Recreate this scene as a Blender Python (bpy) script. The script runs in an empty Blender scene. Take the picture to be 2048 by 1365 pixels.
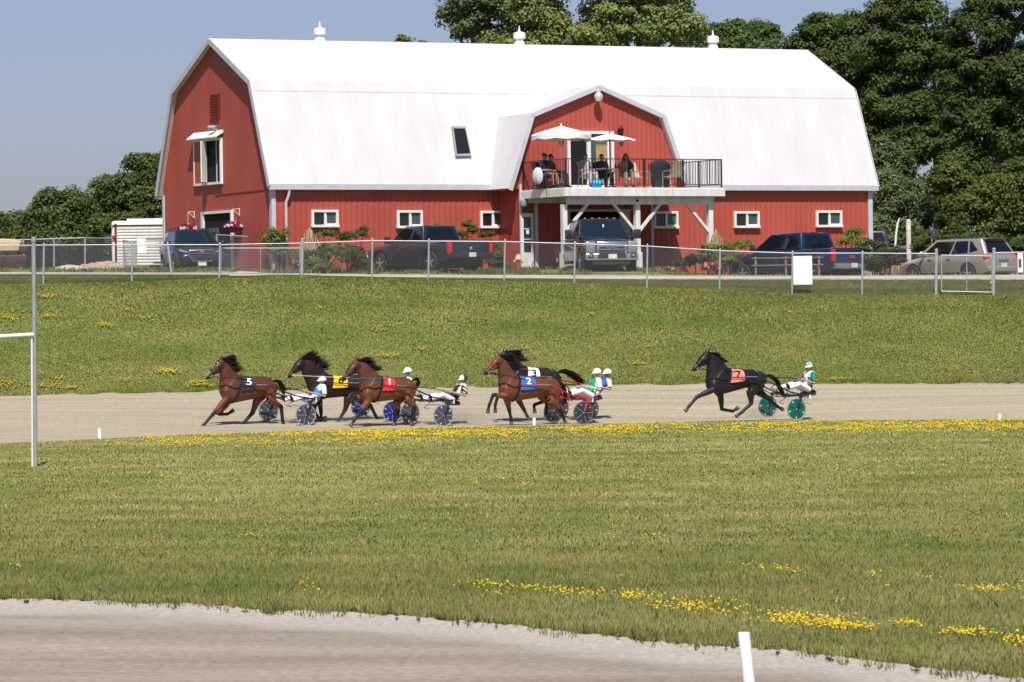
import bpy, bmesh, math, random
import numpy as np
from mathutils import Vector, Matrix
R = math.radians
random.seed(11)
rng = np.random.default_rng(11)
scene = bpy.context.scene
COL = scene.collection

# ------------------------------------------------------------------ camera
FPX = 9000.0          # focal length in pixels of the 2048 px wide photograph
HC = 2.75             # eye height above the inner rail of the far straight
ROLL = 0.0150
PITCH = 15.5 / FPX
cam_d = bpy.data.cameras.new('camera')
cam = bpy.data.objects.new('camera', cam_d)
COL.objects.link(cam)
cam_d.sensor_width = 36.0
cam_d.lens = 36.0 * FPX / 2048.0
cam_d.clip_start = 0.5
cam_d.clip_end = 8000
Fw = Vector((0, math.cos(PITCH), -math.sin(PITCH)))
Up = Vector((0, math.sin(PITCH), math.cos(PITCH)))
Rt = Vector((1, 0, 0))
cr, sr = math.cos(ROLL), math.sin(ROLL)
c_r = Rt * cr - Up * sr
c_u = Rt * sr + Up * cr
CAM = Vector((0, 0, HC))
cam.matrix_world = Matrix(((c_r.x, c_u.x, -Fw.x, 0), (c_r.y, c_u.y, -Fw.y, 0), (c_r.z, c_u.z, -Fw.z, HC), (0, 0, 0, 1)))
cam_d.dof.use_dof = True
cam_d.dof.focus_distance = 137.0
cam_d.dof.aperture_fstop = 11.0
scene.camera = cam

# ------------------------------------------------------------------ daylight
SUN_E = R(57)
SUN_V = Vector((0.03 * math.cos(SUN_E), -1.0 * math.cos(SUN_E), math.sin(SUN_E))).normalized()   # towards the sun
world = bpy.data.worlds.new('World')
scene.world = world
world.use_nodes = True
wn = world.node_tree.nodes
wl = world.node_tree.links
sky = wn.new('ShaderNodeTexSky')
sky.sky_type = 'NISHITA'
sky.sun_disc = False
sky.sun_elevation = SUN_E
sky.sun_rotation = math.atan2(SUN_V.x, SUN_V.y)
sky.altitude = 300
sky.air_density = 0.8
sky.dust_density = 1.5
sky.ozone_density = 10.0
tone = wn.new('ShaderNodeVectorMath'); tone.operation = 'MULTIPLY'
tone.inputs[1].default_value = (1.38, 1.01, .91)       # thin summer haze warms the blue a little
wl.new(sky.outputs[0], tone.inputs[0])
wl.new(tone.outputs[0], wn['Background'].inputs[0])
wn['Background'].inputs[1].default_value = 0.08
sun_d = bpy.data.lights.new('sun', 'SUN')
sun_d.energy = 4.0
sun_d.angle = R(0.53)
sun_d.color = (1.0, 0.955, 0.89)
sun = bpy.data.objects.new('sun', sun_d)
COL.objects.link(sun)
sun.rotation_euler = SUN_V.to_track_quat('Z', 'Y').to_euler()
sun.location = (20, -60, 90)
scene.view_settings.view_transform = 'Standard'
scene.view_settings.look = 'None'
scene.view_settings.exposure = 0.5
scene.view_settings.gamma = 1.0
scene.cycles.max_bounces = 6
scene.cycles.transparent_max_bounces = 12

# ------------------------------------------------------------------ pixel geometry (photograph 2048 x 1365)
def ray(px, py):
    return (Fw + c_r * ((px - 1024.0) / FPX) + c_u * ((682.5 - py) / FPX))
def at(px, py, Y):
    d = ray(px, py)
    return CAM + d * (Y / d.y)
def on_plane(px, py, p0, nrm):
    d = ray(px, py)
    return CAM + d * ((p0 - CAM).dot(nrm) / d.dot(nrm))
def zpix(px, py, Y):
    return at(px, py, Y).z

# ------------------------------------------------------------------ objects
def tag(o, label=None, cat=None, group=None, kind=None):
    if label: o['label'] = label
    if cat: o['category'] = cat
    if group: o['group'] = group
    if kind: o['kind'] = kind
    return o
def thing(name, label, cat, loc=(0, 0, 0), rz=0.0, group=None):
    o = bpy.data.objects.new(name, None)
    o.empty_display_size = 0.2
    COL.objects.link(o)
    o.location = loc
    o.rotation_euler = (0, 0, rz)
    return tag(o, label, cat, group)
def link_mesh(name, me, parent=None):
    o = bpy.data.objects.new(name, me)
    COL.objects.link(o)
    if parent is not None: o.parent = parent
    return o
def dup(root, loc, rz=None, label=None, group=None, scale=None):
    def cp(o, par):
        c = o.copy()
        COL.objects.link(c)
        if par is not None: c.parent = par
        for ch in list(o.children): cp(ch, c)
        return c
    r = cp(root, None)
    r.location = loc
    if rz is not None: r.rotation_euler = (0, 0, rz)
    if scale is not None: r.scale = scale
    if label: r['label'] = label
    if group: r['group'] = group
    return r

class MB:
    """collects shapes, links them as ONE mesh object"""
    def __init__(s):
        s.v = []; s.f = []
    def add(s, vs, fs):
        b = len(s.v)
        s.v.extend([tuple(q) for q in vs])
        s.f.extend([tuple(i + b for i in f) for f in fs])
        return s
    def box(s, c, d, M=None):
        x, y, z = c; a, b, h = d[0] / 2, d[1] / 2, d[2] / 2
        vs = [Vector((i * a, j * b, k * h)) for i in (-1, 1) for j in (-1, 1) for k in (-1, 1)]
        if M is not None: vs = [M @ q for q in vs]
        vs = [q + Vector((x, y, z)) for q in vs]
        return s.add(vs, [(0, 1, 3, 2), (4, 6, 7, 5), (0, 4, 5, 1), (2, 3, 7, 6), (0, 2, 6, 4), (1, 5, 7, 3)])
    def bar(s, p, q, w, h=None, up=(0, 0, 1)):
        p, q = Vector(p), Vector(q); h = h or w
        d = (q - p).normalized(); u = Vector(up)
        if abs(d.dot(u)) > .98: u = Vector((0, 1, 0))
        a = d.cross(u).normalized() * (w / 2); b = a.cross(d).normalized() * (h / 2)
        vs = [p - a - b, p + a - b, p + a + b, p - a + b, q - a - b, q + a - b, q + a + b, q - a + b]
        return s.add(vs, [(0, 1, 2, 3), (7, 6, 5, 4), (0, 4, 5, 1), (1, 5, 6, 2), (2, 6, 7, 3), (3, 7, 4, 0)])
    def tube(s, pts, rad, n=8, cap=True, flat=1.0, up=None):
        """pts: points, rad: radius or list of (r) or (ra, rb)"""
        pts = [Vector(p) for p in pts]; m = len(pts)
        if not hasattr(rad, '__len__'): rad = [rad] * m
        b0 = len(s.v); ref = None
        for i, p in enumerate(pts):
            t = (pts[min(i + 1, m - 1)] - pts[max(i - 1, 0)])
            if t.length < 1e-9: t = Vector((0, 0, 1))
            t.normalize()
            if up is not None: ref = Vector(up)
            if ref is None or abs(ref.dot(t)) > .97:
                ref = Vector((0, 0, 1)) if abs(t.z) < .9 else Vector((0, 1, 0))
            a = t.cross(ref).normalized(); c = a.cross(t).normalized()
            if up is None: ref = c
            r = rad[i]
            ra, rb = (r if hasattr(r, '__len__') else (r, r * flat))
            for k in range(n):
                w = 2 * math.pi * k / n
                s.v.append(tuple(p + a * (math.cos(w) * ra) + c * (math.sin(w) * rb)))
        for i in range(m - 1):
            for k in range(n):
                k2 = (k + 1) % n
                s.f.append((b0 + i * n + k, b0 + i * n + k2, b0 + (i + 1) * n + k2, b0 + (i + 1) * n + k))
        if cap:
            s.f.append(tuple(b0 + k for k in range(n))[::-1])
            s.f.append(tuple(b0 + (m - 1) * n + k for k in range(n)))
        return s
    def lathe(s, prof, c=(0, 0, 0), n=16, axis='z', M=None):
        """prof: list of (r, h)"""
        b0 = len(s.v); c = Vector(c)
        for r, h in prof:
            for k in range(n):
                w = 2 * math.pi * k / n
                q = Vector((r * math.cos(w), r * math.sin(w), h))
                if axis == 'y': q = Vector((q.x, q.z, -q.y))
                elif axis == 'x': q = Vector((q.z, q.y, -q.x))
                if M is not None: q = M @ q
                s.v.append(tuple(q + c))
        m = len(prof)
        for i in range(m - 1):
            for k in range(n):
                k2 = (k + 1) % n
                s.f.append((b0 + i * n + k, b0 + i * n + k2, b0 + (i + 1) * n + k2, b0 + (i + 1) * n + k))
        s.f.append(tuple(b0 + k for k in range(n))[::-1])
        s.f.append(tuple(b0 + (m - 1) * n + k for k in range(n)))
        return s
    def ell(s, c, r, n=12, m=8, M=None):
        prof = [(max(1e-4, math.sin(math.pi * i / m)), -math.cos(math.pi * i / m)) for i in range(m + 1)]
        b0 = len(s.v)
        s.lathe(prof, (0, 0, 0), n)
        c = Vector(c)
        for i in range(b0, len(s.v)):
            q = Vector(s.v[i]); q = Vector((q.x * r[0], q.y * r[1], q.z * r[2]))
            if M is not None: q = M @ q
            s.v[i] = tuple(q + c)
        return s
    def prism(s, poly, off, closed=True):
        """poly: list of 3d points, extruded by the vector off"""
        n = len(poly); off = Vector(off)
        vs = [Vector(p) for p in poly] + [Vector(p) + off for p in poly]
        fs = [(i, (i + 1) % n, n + (i + 1) % n, n + i) for i in range(n)]
        fs += [tuple(range(n))[::-1], tuple(range(n, 2 * n))]
        return s.add(vs, fs)
    def sheet(s, rows, thick=None):
        """rows: grid of points"""
        n = len(rows[0]); b0 = len(s.v)
        for r in rows: s.v.extend([tuple(p) for p in r])
        for i in range(len(rows) - 1):
            for k in range(n - 1):
                a = b0 + i * n + k
                s.f.append((a, a + 1, a + n + 1, a + n))
        return s
    def mesh(s, name):
        me = bpy.data.meshes.new(name)
        me.from_pydata(s.v, [], s.f)
        me.update()
        return me
    def build(s, name, m, parent=None, smooth=False, fix=True, rel=None):
        if rel is not None:
            inv = rel.matrix_basis.inverted()
            s.v = [tuple(inv @ Vector(q)) for q in s.v]
        me = s.mesh(name)
        if fix:
            bm = bmesh.new(); bm.from_mesh(me)
            bmesh.ops.recalc_face_normals(bm, faces=bm.faces)
            bm.to_mesh(me); bm.free()
        if m is not None: me.materials.append(m)
        if smooth:
            me.polygons.foreach_set('use_smooth', [True] * len(me.polygons))
            if smooth != 'all':
                me.set_sharp_from_angle(angle=R(38))
        return link_mesh(name, me, parent)

def np_mesh(name, V, F, m, parent=None, attr=None, smooth=False):
    """numpy mesh; attr: per-vertex RGB"""
    me = bpy.data.meshes.new(name)
    V = np.asarray(V, dtype=np.float32); F = np.asarray(F, dtype=np.int32)
    me.vertices.add(len(V)); me.vertices.foreach_set('co', V.ravel())
    k = F.shape[1]
    me.loops.add(F.size); me.loops.foreach_set('vertex_index', F.ravel())
    me.polygons.add(len(F))
    me.polygons.foreach_set('loop_start', np.arange(0, F.size, k, dtype=np.int32))
    me.update(calc_edges=True)
    if attr is not None:
        a = me.color_attributes.new('tint', 'FLOAT_COLOR', 'POINT')
        C = np.ones((len(V), 4), dtype=np.float32); C[:, :3] = attr
        a.data.foreach_set('color', C.ravel())
    if smooth: me.polygons.foreach_set('use_smooth', [True] * len(F))
    if m is not None: me.materials.append(m)
    return link_mesh(name, me, parent)

# ------------------------------------------------------------------ materials
def nodes_of(name):
    m = bpy.data.materials.new(name); m.use_nodes = True
    nt = m.node_tree
    return m, nt.nodes, nt.links, nt.nodes['Principled BSDF']
def mat(name, col, rough=.6, metal=0.0, var=.12, scale=6.0, spec=.4, bump=0.0, stretch=(1, 1, 1), col2=None, coat=0.0, dirt=0.0):
    """plain surface whose colour wanders a little, from world position"""
    m, N, L, b = nodes_of(name)
    b.inputs['Roughness'].default_value = rough
    b.inputs['Metallic'].default_value = metal
    b.inputs['Specular IOR Level'].default_value = spec
    b.inputs['Coat Weight'].default_value = coat
    g = N.new('ShaderNodeNewGeometry')
    mp = N.new('ShaderNodeMapping'); mp.inputs['Scale'].default_value = stretch
    L.new(g.outputs['Position'], mp.inputs[0])
    n = N.new('ShaderNodeTexNoise'); n.inputs['Scale'].default_value = scale; n.inputs['Detail'].default_value = 5
    L.new(mp.outputs[0], n.inputs['Vector'])
    rp = N.new('ShaderNodeValToRGB')
    c = Vector(col[:3]); d = Vector(col2[:3]) if col2 else c * (1 + var)
    a = c * (1 - var) if col2 is None else c
    rp.color_ramp.elements[0].position = .3; rp.color_ramp.elements[1].position = .7
    rp.color_ramp.elements[0].color = (*a, 1); rp.color_ramp.elements[1].color = (*d, 1)
    L.new(n.outputs[0], rp.inputs[0]); L.new(rp.outputs[0], b.inputs['Base Color'])
    if bump:
        bp = N.new('ShaderNodeBump'); bp.inputs['Strength'].default_value = bump; bp.inputs['Distance'].default_value = .02
        L.new(n.outputs[0], bp.inputs['Height']); L.new(bp.outputs[0], b.inputs['Normal'])
    return m
def tint_mat(name, rough=.7, spec=.3, sss=0.0, noise=.18, scale=30.0, trans=0.0):
    """surface whose own colours are stored per vertex"""
    m, N, L, b = nodes_of(name)
    b.inputs['Roughness'].default_value = rough
    b.inputs['Specular IOR Level'].default_value = spec
    a = N.new('ShaderNodeAttribute'); a.attribute_name = 'tint'
    g = N.new('ShaderNodeNewGeometry')
    n = N.new('ShaderNodeTexNoise'); n.inputs['Scale'].default_value = scale; n.inputs['Detail'].default_value = 4
    L.new(g.outputs['Position'], n.inputs['Vector'])
    mr = N.new('ShaderNodeMapRange'); mr.inputs['To Min'].default_value = 1 - noise; mr.inputs['To Max'].default_value = 1 + noise
    mr.inputs['From Min'].default_value = .25; mr.inputs['From Max'].default_value = .75
    L.new(n.outputs[0], mr.inputs['Value'])
    mx = N.new('ShaderNodeVectorMath'); mx.operation = 'SCALE'
    L.new(a.outputs['Color'], mx.inputs[0]); L.new(mr.outputs[0], mx.inputs['Scale'])
    L.new(mx.outputs[0], b.inputs['Base Color'])
    if trans:
        t = N.new('ShaderNodeBsdfTranslucent'); L.new(mx.outputs[0], t.inputs['Color'])
        ms = N.new('ShaderNodeMixShader'); ms.inputs[0].default_value = trans
        out = [q for q in N if q.type == 'OUTPUT_MATERIAL'][0]
        L.new(b.outputs[0], ms.inputs[1]); L.new(t.outputs[0], ms.inputs[2]); L.new(ms.outputs[0], out.inputs['Surface'])
    return m
def glass_mat(name, col=(.02, .025, .03), rough=.05):
    m, N, L, b = nodes_of(name)
    b.inputs['Base Color'].default_value = (*col, 1)
    b.inputs['Roughness'].default_value = rough
    b.inputs['Specular IOR Level'].default_value = .6
    return m

def interp(tab, x):
    xs = [a for a, b in tab]; ys = [b for a, b in tab]
    return np.interp(x, xs, ys)
def vnoise(x, y, seed=0):
    """smooth value noise on arrays"""
    x = np.asarray(x, float); y = np.asarray(y, float)
    xi = np.floor(x); yi = np.floor(y); fx = x - xi; fy = y - yi
    fx = fx * fx * (3 - 2 * fx); fy = fy * fy * (3 - 2 * fy)
    def h(i, j):
        s_ = np.sin(i * 127.1 + j * 311.7 + seed * 74.7) * 43758.5453
        return s_ - np.floor(s_)
    return (h(xi, yi) * (1 - fx) + h(xi + 1, yi) * fx) * (1 - fy) + (h(xi, yi + 1) * (1 - fx) + h(xi + 1, yi + 1) * fx) * fy
def fbm(x, y, seed=0, o=4):
    t = 0; a = .5; s_ = 0
    for k in range(o):
        t = t + a * vnoise(x * 2 ** k, y * 2 ** k, seed + k); s_ += a; a *= .55
    return t / s_
def text_mesh(body, size):
    cu = bpy.data.curves.new('lettering', 'FONT')
    cu.body = body; cu.size = size; cu.align_x = 'CENTER'; cu.align_y = 'CENTER'
    cu.offset = size * .02
    o = bpy.data.objects.new('lettering', cu)
    COL.objects.link(o)
    dg = bpy.context.evaluated_depsgraph_get()
    me = bpy.data.meshes.new_from_object(o.evaluated_get(dg))
    bpy.data.objects.remove(o); bpy.data.curves.remove(cu)
    return me
def put_text(body, size, name, m, parent, M, thick=.004):
    """lettering on a flat surface: M maps text x,y to the parent's space"""
    me = text_mesh(body, size)
    bm = bmesh.new(); bm.from_mesh(me)
    r = bmesh.ops.extrude_face_region(bm, geom=bm.faces[:])
    bmesh.ops.translate(bm, vec=(0, 0, thick), verts=[q for q in r['geom'] if isinstance(q, bmesh.types.BMVert)])
    bmesh.ops.recalc_face_normals(bm, faces=bm.faces)
    bm.transform(M); bm.to_mesh(me); bm.free()
    me.materials.clear(); me.materials.append(m)
    return link_mesh(name, me, parent)
# ================================================================== THE GROUND
# heights are worked out per viewing column (p = photograph column) and distance Y
def T_near(p): return interp([(-900, 112), (0, 120), (200, 124), (420, 128.3), (600, 130), (1024, 132.8), (1400, 135.0), (2048, 131.7), (2900, 126)], p)
YF = 149.5
FY, R0, R1, PK = 155.5, 158.0, 160.5, 162.0
T_zf = [(-900, .95), (0, .91), (512, .95), (1024, .95), (1500, .94), (2048, .80), (2900, .6)]
def tab_z(tab, Y):
    return [(p, zpix(p, y, Y)) for p, y in tab]
T_fen = tab_z([(0, 569), (88, 568), (265, 564), (440, 556), (605, 552), (745, 556), (1010, 562), (1150, 565), (1295, 575), (1440, 580), (1585, 588), (1725, 590), (1990, 590), (2048, 589)], FY)
T_rf = tab_z([(0, 550), (430, 551), (745, 557), (1300, 560.5), (2048, 561)], R0)
T_rb = tab_z([(0, 546), (430, 547), (745, 550), (1300, 552.5), (1700, 553), (2048, 551)], R1)
T_pk = [(-900, 5.35), (0, 5.3), (430, 5.2), (640, 5.0), (900, 4.95), (1300, 4.9), (1420, 4.5), (1500, 4.46), (2048, 4.34), (2900, 4.4)]
T_bg = [(-900, 5.4), (430, 5.15), (1250, 5.1), (1420, 4.75), (1500, 4.46), (2048, 4.36), (2900, 4.3)]
ST_Y = [FY, R0, R1, PK, 168.0, 190.0, 260.0, 600.0, 3500.0]
def ground_z(p, Y):
    p = np.asarray(p, float); Y = np.asarray(Y, float)
    yn = T_near(p)
    zi = -0.44 * np.clip((yn - Y) / 95, 0, 1.05)
    zi = np.where(Y > yn, 0.0, zi)
    zi = np.minimum(zi, 0.0)
    zf = interp(T_zf, p)
    t = np.clip((Y - yn - 5.5) / (YF - yn - 5.5), 0, 1)
    z = np.where(Y < yn, zi, -.06 * np.clip((Y - yn) / .5, 0, 1) + (zf + .06) * t ** 1.12)
    zs = [interp(T_fen, p), interp(T_rf, p), interp(T_rb, p), interp(T_pk, p), interp(T_bg, p), interp(T_bg, p), interp(T_bg, p) + .3, interp(T_bg, p) * 0 + 5.5, interp(T_bg, p) * 0 + 6]
    u = np.clip((Y - YF) / (FY - YF), 0, 1)
    z = np.where(Y > YF, zf + (zs[0] - zf) * (u * .8 + .2 * u * u * (3 - 2 * u)), z)
    for i in range(len(ST_Y) - 1):
        a, b = ST_Y[i], ST_Y[i + 1]
        w = np.clip((Y - a) / (b - a), 0, 1)
        z = np.where(Y > a, zs[i] + (zs[i + 1] - zs[i]) * w, z)
    return z
def gz(X, Y):
    p = 1024 + X * FPX / np.maximum(Y, 1)
    return ground_z(p, Y)
def gzf(X, Y): return float(gz(np.array([X]), np.array([Y]))[0])
def T_edge(p): return interp([(-900, 56), (-300, 54), (0, 52.7), (200, 52.3), (390, 51.8), (533, 50.5), (700, 50.2), (1000, 47.9), (1350, 44.9), (1554, 43.8), (1725, 42.4), (1861, 41.2), (2400, 37.5), (2900, 35)], p)

def fan(name, ps, Ys_of, m, dz=0.0, kind='structure', parent=None, bumpy=None):
    """sheet over columns ps; Ys_of(t) gives the distances per column for t in 0..1"""
    ps = np.asarray(ps, float)
    rows = []
    for Yr in Ys_of:
        Y = Yr if hasattr(Yr, '__len__') else np.full(len(ps), float(Yr))
        X = (ps - 1024) / FPX * Y
        z = ground_z(ps, Y) + dz
        if bumpy is not None: z = z + bumpy(X, Y)
        rows.append(np.stack([X, Y, z], 1))
    V = np.concatenate(rows); n = len(ps)
    i = np.arange(len(rows) - 1)[:, None] * n + np.arange(n - 1)[None, :]
    F = np.stack([i, i + 1, i + n + 1, i + n], -1).reshape(-1, 4)
    o = np_mesh(name, V, F, m, parent, smooth=True)
    tag(o, kind=kind)
    return o

def grass_ground_mat():
    m, N, L, b = nodes_of('turf')
    b.inputs['Roughness'].default_value = .95; b.inputs['Specular IOR Level'].default_value = .1
    g = N.new('ShaderNodeNewGeometry')
    def noise(sc, st, det=6):
        mp = N.new('ShaderNodeMapping'); mp.inputs['Scale'].default_value = st
        n = N.new('ShaderNodeTexNoise'); n.inputs['Scale'].default_value = sc; n.inputs['Detail'].default_value = det
        L.new(g.outputs['Position'], mp.inputs[0]); L.new(mp.outputs[0], n.inputs['Vector'])
        return n
    n1 = noise(.55, (.45, 1.6, 1)); n2 = noise(14, (.7, 1.2, 1), 3)
    r1 = N.new('ShaderNodeValToRGB'); e = r1.color_ramp.elements
    e[0].position = .32; e[0].color = (.12, .155, .036, 1); e[1].position = .68; e[1].color = (.21, .21, .07, 1)
    r2 = N.new('ShaderNodeValToRGB'); e = r2.color_ramp.elements
    e[0].position = .3; e[0].color = (.78, .78, .78, 1); e[1].position = .72; e[1].color = (1.2, 1.2, 1.15, 1)
    L.new(n1.outputs[0], r1.inputs[0]); L.new(n2.outputs[0], r2.inputs[0])
    mx = N.new('ShaderNodeMix'); mx.data_type = 'RGBA'; mx.blend_type = 'MULTIPLY'; mx.inputs[0].default_value = 1
    L.new(r1.outputs[0], mx.inputs[6]); L.new(r2.outputs[0], mx.inputs[7])
    L.new(mx.outputs[2], b.inputs['Base Color'])
    return m
def dirt_mat(name, ca, cb, cc, streak=(.06, 1.1, 1), sc=1.3):
    """limestone screenings: long streaks left by the grader, fine grit"""
    m, N, L, b = nodes_of(name)
    b.inputs['Roughness'].default_value = .95; b.inputs['Specular IOR Level'].default_value = .1
    g = N.new('ShaderNodeNewGeometry')
    def noise(s_, st, det=6):
        mp = N.new('ShaderNodeMapping'); mp.inputs['Scale'].default_value = st
        n = N.new('ShaderNodeTexNoise'); n.inputs['Scale'].default_value = s_; n.inputs['Detail'].default_value = det
        L.new(g.outputs['Position'], mp.inputs[0]); L.new(mp.outputs[0], n.inputs['Vector'])
        return n
    n1 = noise(sc, streak); n2 = noise(13, (.8, .8, 1), 10)
    r1 = N.new('ShaderNodeValToRGB'); e = r1.color_ramp.elements
    e[0].position = .3; e[0].color = (*ca, 1); e[1].position = .7; e[1].color = (*cc, 1)
    k = e.new(.5); k.color = (*cb, 1)
    r2 = N.new('ShaderNodeValToRGB'); e = r2.color_ramp.elements
    e[0].position = .25; e[0].color = (.72, .72, .72, 1); e[1].position = .75; e[1].color = (1.22, 1.22, 1.22, 1)
    L.new(n1.outputs[0], r1.inputs[0]); L.new(n2.outputs[0], r2.inputs[0])
    mx = N.new('ShaderNodeMix'); mx.data_type = 'RGBA'; mx.blend_type = 'MULTIPLY'; mx.inputs[0].default_value = 1
    L.new(r1.outputs[0], mx.inputs[6]); L.new(r2.outputs[0], mx.inputs[7])
    L.new(mx.outputs[2], b.inputs['Base Color'])
    bp = N.new('ShaderNodeBump'); bp.inputs['Strength'].default_value = .35; bp.inputs['Distance'].default_value = .03
    L.new(n2.outputs[0], bp.inputs['Height']); L.new(bp.outputs[0], b.inputs['Normal'])
    return m
M_turf = grass_ground_mat()
def edge_attr(o):
    me = o.data; n = len(me.vertices); co = np.empty(n * 3, dtype=np.float32); me.vertices.foreach_get('co', co); co = co.reshape(-1, 3)
    a = me.attributes.new('inset', 'FLOAT', 'POINT')
    a.data.foreach_set('value', (T_edge(1024 + co[:, 0] * FPX / co[:, 1]) - co[:, 1]).astype(np.float32))
M_track = dirt_mat('track_screenings', (.305, .262, .19), (.355, .31, .225), (.395, .348, .258))
M_near = dirt_mat('near_track_screenings', (.215, .182, .142), (.28, .24, .19), (.35, .305, .248), streak=(.16, .8, 1), sc=.8)
def shoulder(m):
    """paler loose gravel lies along the outer metres of the near track"""
    N, L = m.node_tree.nodes, m.node_tree.links; b = N['Principled BSDF']
    old = b.inputs['Base Color'].links[0].from_socket
    at_ = N.new('ShaderNodeAttribute'); at_.attribute_name = 'inset'
    g = N.new('ShaderNodeNewGeometry')
    n = N.new('ShaderNodeTexNoise'); n.inputs['Scale'].default_value = .7; n.inputs['Detail'].default_value = 6; L.new(g.outputs['Position'], n.inputs['Vector'])
    n2 = N.new('ShaderNodeTexNoise'); n2.inputs['Scale'].default_value = 16; n2.inputs['Detail'].default_value = 6; L.new(g.outputs['Position'], n2.inputs['Vector'])
    ad = N.new('ShaderNodeMath'); ad.operation = 'MULTIPLY_ADD'; ad.inputs[1].default_value = 2.6
    L.new(n.outputs[0], ad.inputs[0]); L.new(at_.outputs['Fac'], ad.inputs[2])
    mr = N.new('ShaderNodeMapRange'); mr.interpolation_type = 'SMOOTHSTEP'; mr.inputs['From Min'].default_value = 2.6; mr.inputs['From Max'].default_value = 4.6
    L.new(ad.outputs[0], mr.inputs['Value'])
    rp = N.new('ShaderNodeValToRGB'); e = rp.color_ramp.elements
    e[0].position = .3; e[0].color = (.285, .252, .212, 1); e[1].position = .7; e[1].color = (.46, .425, .375, 1)
    L.new(n2.outputs[0], rp.inputs[0])
    mx = N.new('ShaderNodeMix'); mx.data_type = 'RGBA'
    L.new(mr.outputs[0], mx.inputs[0]); L.new(rp.outputs[0], mx.inputs[6]); L.new(old, mx.inputs[7]); L.new(mx.outputs[2], b.inputs['Base Color'])
shoulder(M_near)
M_road = dirt_mat('road_gravel', (.36, .32, .26), (.44, .40, .33), (.5, .46, .39), streak=(.3, .8, 1), sc=1.2)

PS = np.concatenate([np.linspace(-900, 0, 24)[:-1], np.linspace(0, 2048, 129), np.linspace(2048, 2950, 24)[1:]])
yn_ = T_near(PS)
Yrows = [10, 25, 35, 45, 55, 70, 90, 100, 106] + [yn_ + d for d in (-4, -2, -1, -.01, .5, 3, 5.5, 8)] + [yn_ + 8 + (YF - .05 - yn_ - 8) * t for t in np.linspace(.1, .98, 10)] + [YF] + list(np.linspace(YF + .6, FY, 10)) + [FY + .8, FY + 1.6, R0, (R0 + R1) / 2, R1, R1 + .7, PK, 165, 168, 178, 190, 220, 260, 400, 600, 1200, 3500]
Yrows = [r if hasattr(r, '__len__') else np.full(len(PS), float(r)) for r in Yrows]
ground = fan('ground', PS, Yrows, M_turf)
far_track = fan('far_track', PS, [yn_ + .25 * (vnoise(PS * .05, PS * 0, 3) - .5), yn_ + .5, yn_ + 3, yn_ + 5.5, yn_ + 8] + [yn_ + 8 + (YF - .05 - yn_ - 8) * t for t in np.linspace(.1, .98, 10)] + [YF + .3 * (vnoise(PS * .06, PS * 0, 5) - .5)], M_track, dz=.014)
PE = np.linspace(-900, 2950, 1400)
ye_ = T_edge(PE) + .55 * (fbm(PE * .022, PE * 0, 8) - .5) + .7 * (vnoise(PE * .07, PE * 0, 2) - .5)
def lip(X, Y):
    return (.05 * np.clip(1 - np.abs(Y - T_edge(1024 + X * FPX / Y) + .2) / .45, 0, 1) + .04 * (fbm(X * 3, Y * 2, 4) - .5)) * np.clip((Y - T_edge(1024 + X * FPX / Y) + 3) / 2, 0, 1)
near_track = fan('near_track', PE, [np.full(len(PE), q) for q in (8, 20, 30)] + [T_edge(PE) - d for d in (4.5, 3.6, 2.8, 2.2, 1.6, 1.1, .7, .35)] + [ye_ - .12, ye_], M_near, dz=.012, bumpy=lip)
edge_attr(near_track)
road = fan('gravel_road', PS, [R0 + .25 * (vnoise(PS * .08, PS * 0, 9) - .5), R0 + .8, R0 + 1.7, np.full(len(PS), R1)], M_road, dz=.02)
# ================================================================== THE BARN
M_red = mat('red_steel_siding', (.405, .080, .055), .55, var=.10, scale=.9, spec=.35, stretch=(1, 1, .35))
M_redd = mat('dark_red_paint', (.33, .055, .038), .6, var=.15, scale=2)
M_roof = mat('white_roof_steel', (.578, .578, .58), .5, var=.05, scale=1.2, stretch=(1, 1, .2))
M_trim = mat('grey_trim', (.52, .53, .58), .5, var=.08, scale=3)
M_white = mat('white_paint', (.78, .77, .74), .5, var=.05, scale=4)
M_oldwhite = mat('weathered_white_paint', (.58, .57, .54), .7, scale=3.5, col2=(.78, .77, .74), stretch=(1.5, 1.5, .5))
M_dark = mat('dark_interior', (.006, .006, .008), .9, var=.2)
M_glass = glass_mat('window_glass', (.012, .018, .018), .04)
M_glassg = glass_mat('screened_glass', (.05, .09, .085), .18)
M_black = mat('black_metal', (.015, .015, .016), .45, var=.2, spec=.4)
M_galv = mat('galvanised_steel', (.42, .44, .46), .45, metal=.35, var=.12, scale=12)
M_grey = mat('grey_metal', (.30, .31, .33), .5, var=.1)
M_curtain = mat('tan_curtain', (.42, .29, .13), .9, var=.15, scale=8)
M_lamp = mat('silver_lamp', (.62, .60, .56), .35, metal=.3, var=.08)

BGZ = 5.10
BX, BY = (549 - 1024) * 166.0 / FPX, 166.0
TH = R(28)
barn = thing('barn', 'big red barn with a white gambrel roof standing behind the parked vehicles', 'barn', (BX, BY, BGZ), TH)
MBN = Matrix.Translation((BX, BY, BGZ)) @ Matrix.Rotation(TH, 4, 'Z')
MBI = MBN.inverted()
BU = Vector((math.cos(TH), math.sin(TH), 0)); BN = Vector((-math.sin(TH), math.cos(TH), 0))
def B(px, py, axis, val):
    """where the sight line through a photograph point meets a plane of the barn, in barn coordinates"""
    n = BU if axis == 'x' else BN
    p0 = MBN @ (Vector((val, 0, 0)) if axis == 'x' else Vector((0, val, 0)))
    return MBI @ on_plane(px, py, p0, n)
LB, WB = 26.1, 10.0
GAM = [(-.20, 3.28), (1.42, 7.2), (5.0, 8.98), (8.58, 7.2), (10.20, 3.28)]
def gam_z(y): return float(np.interp(y, [a for a, b in GAM], [b for a, b in GAM]))

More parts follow.
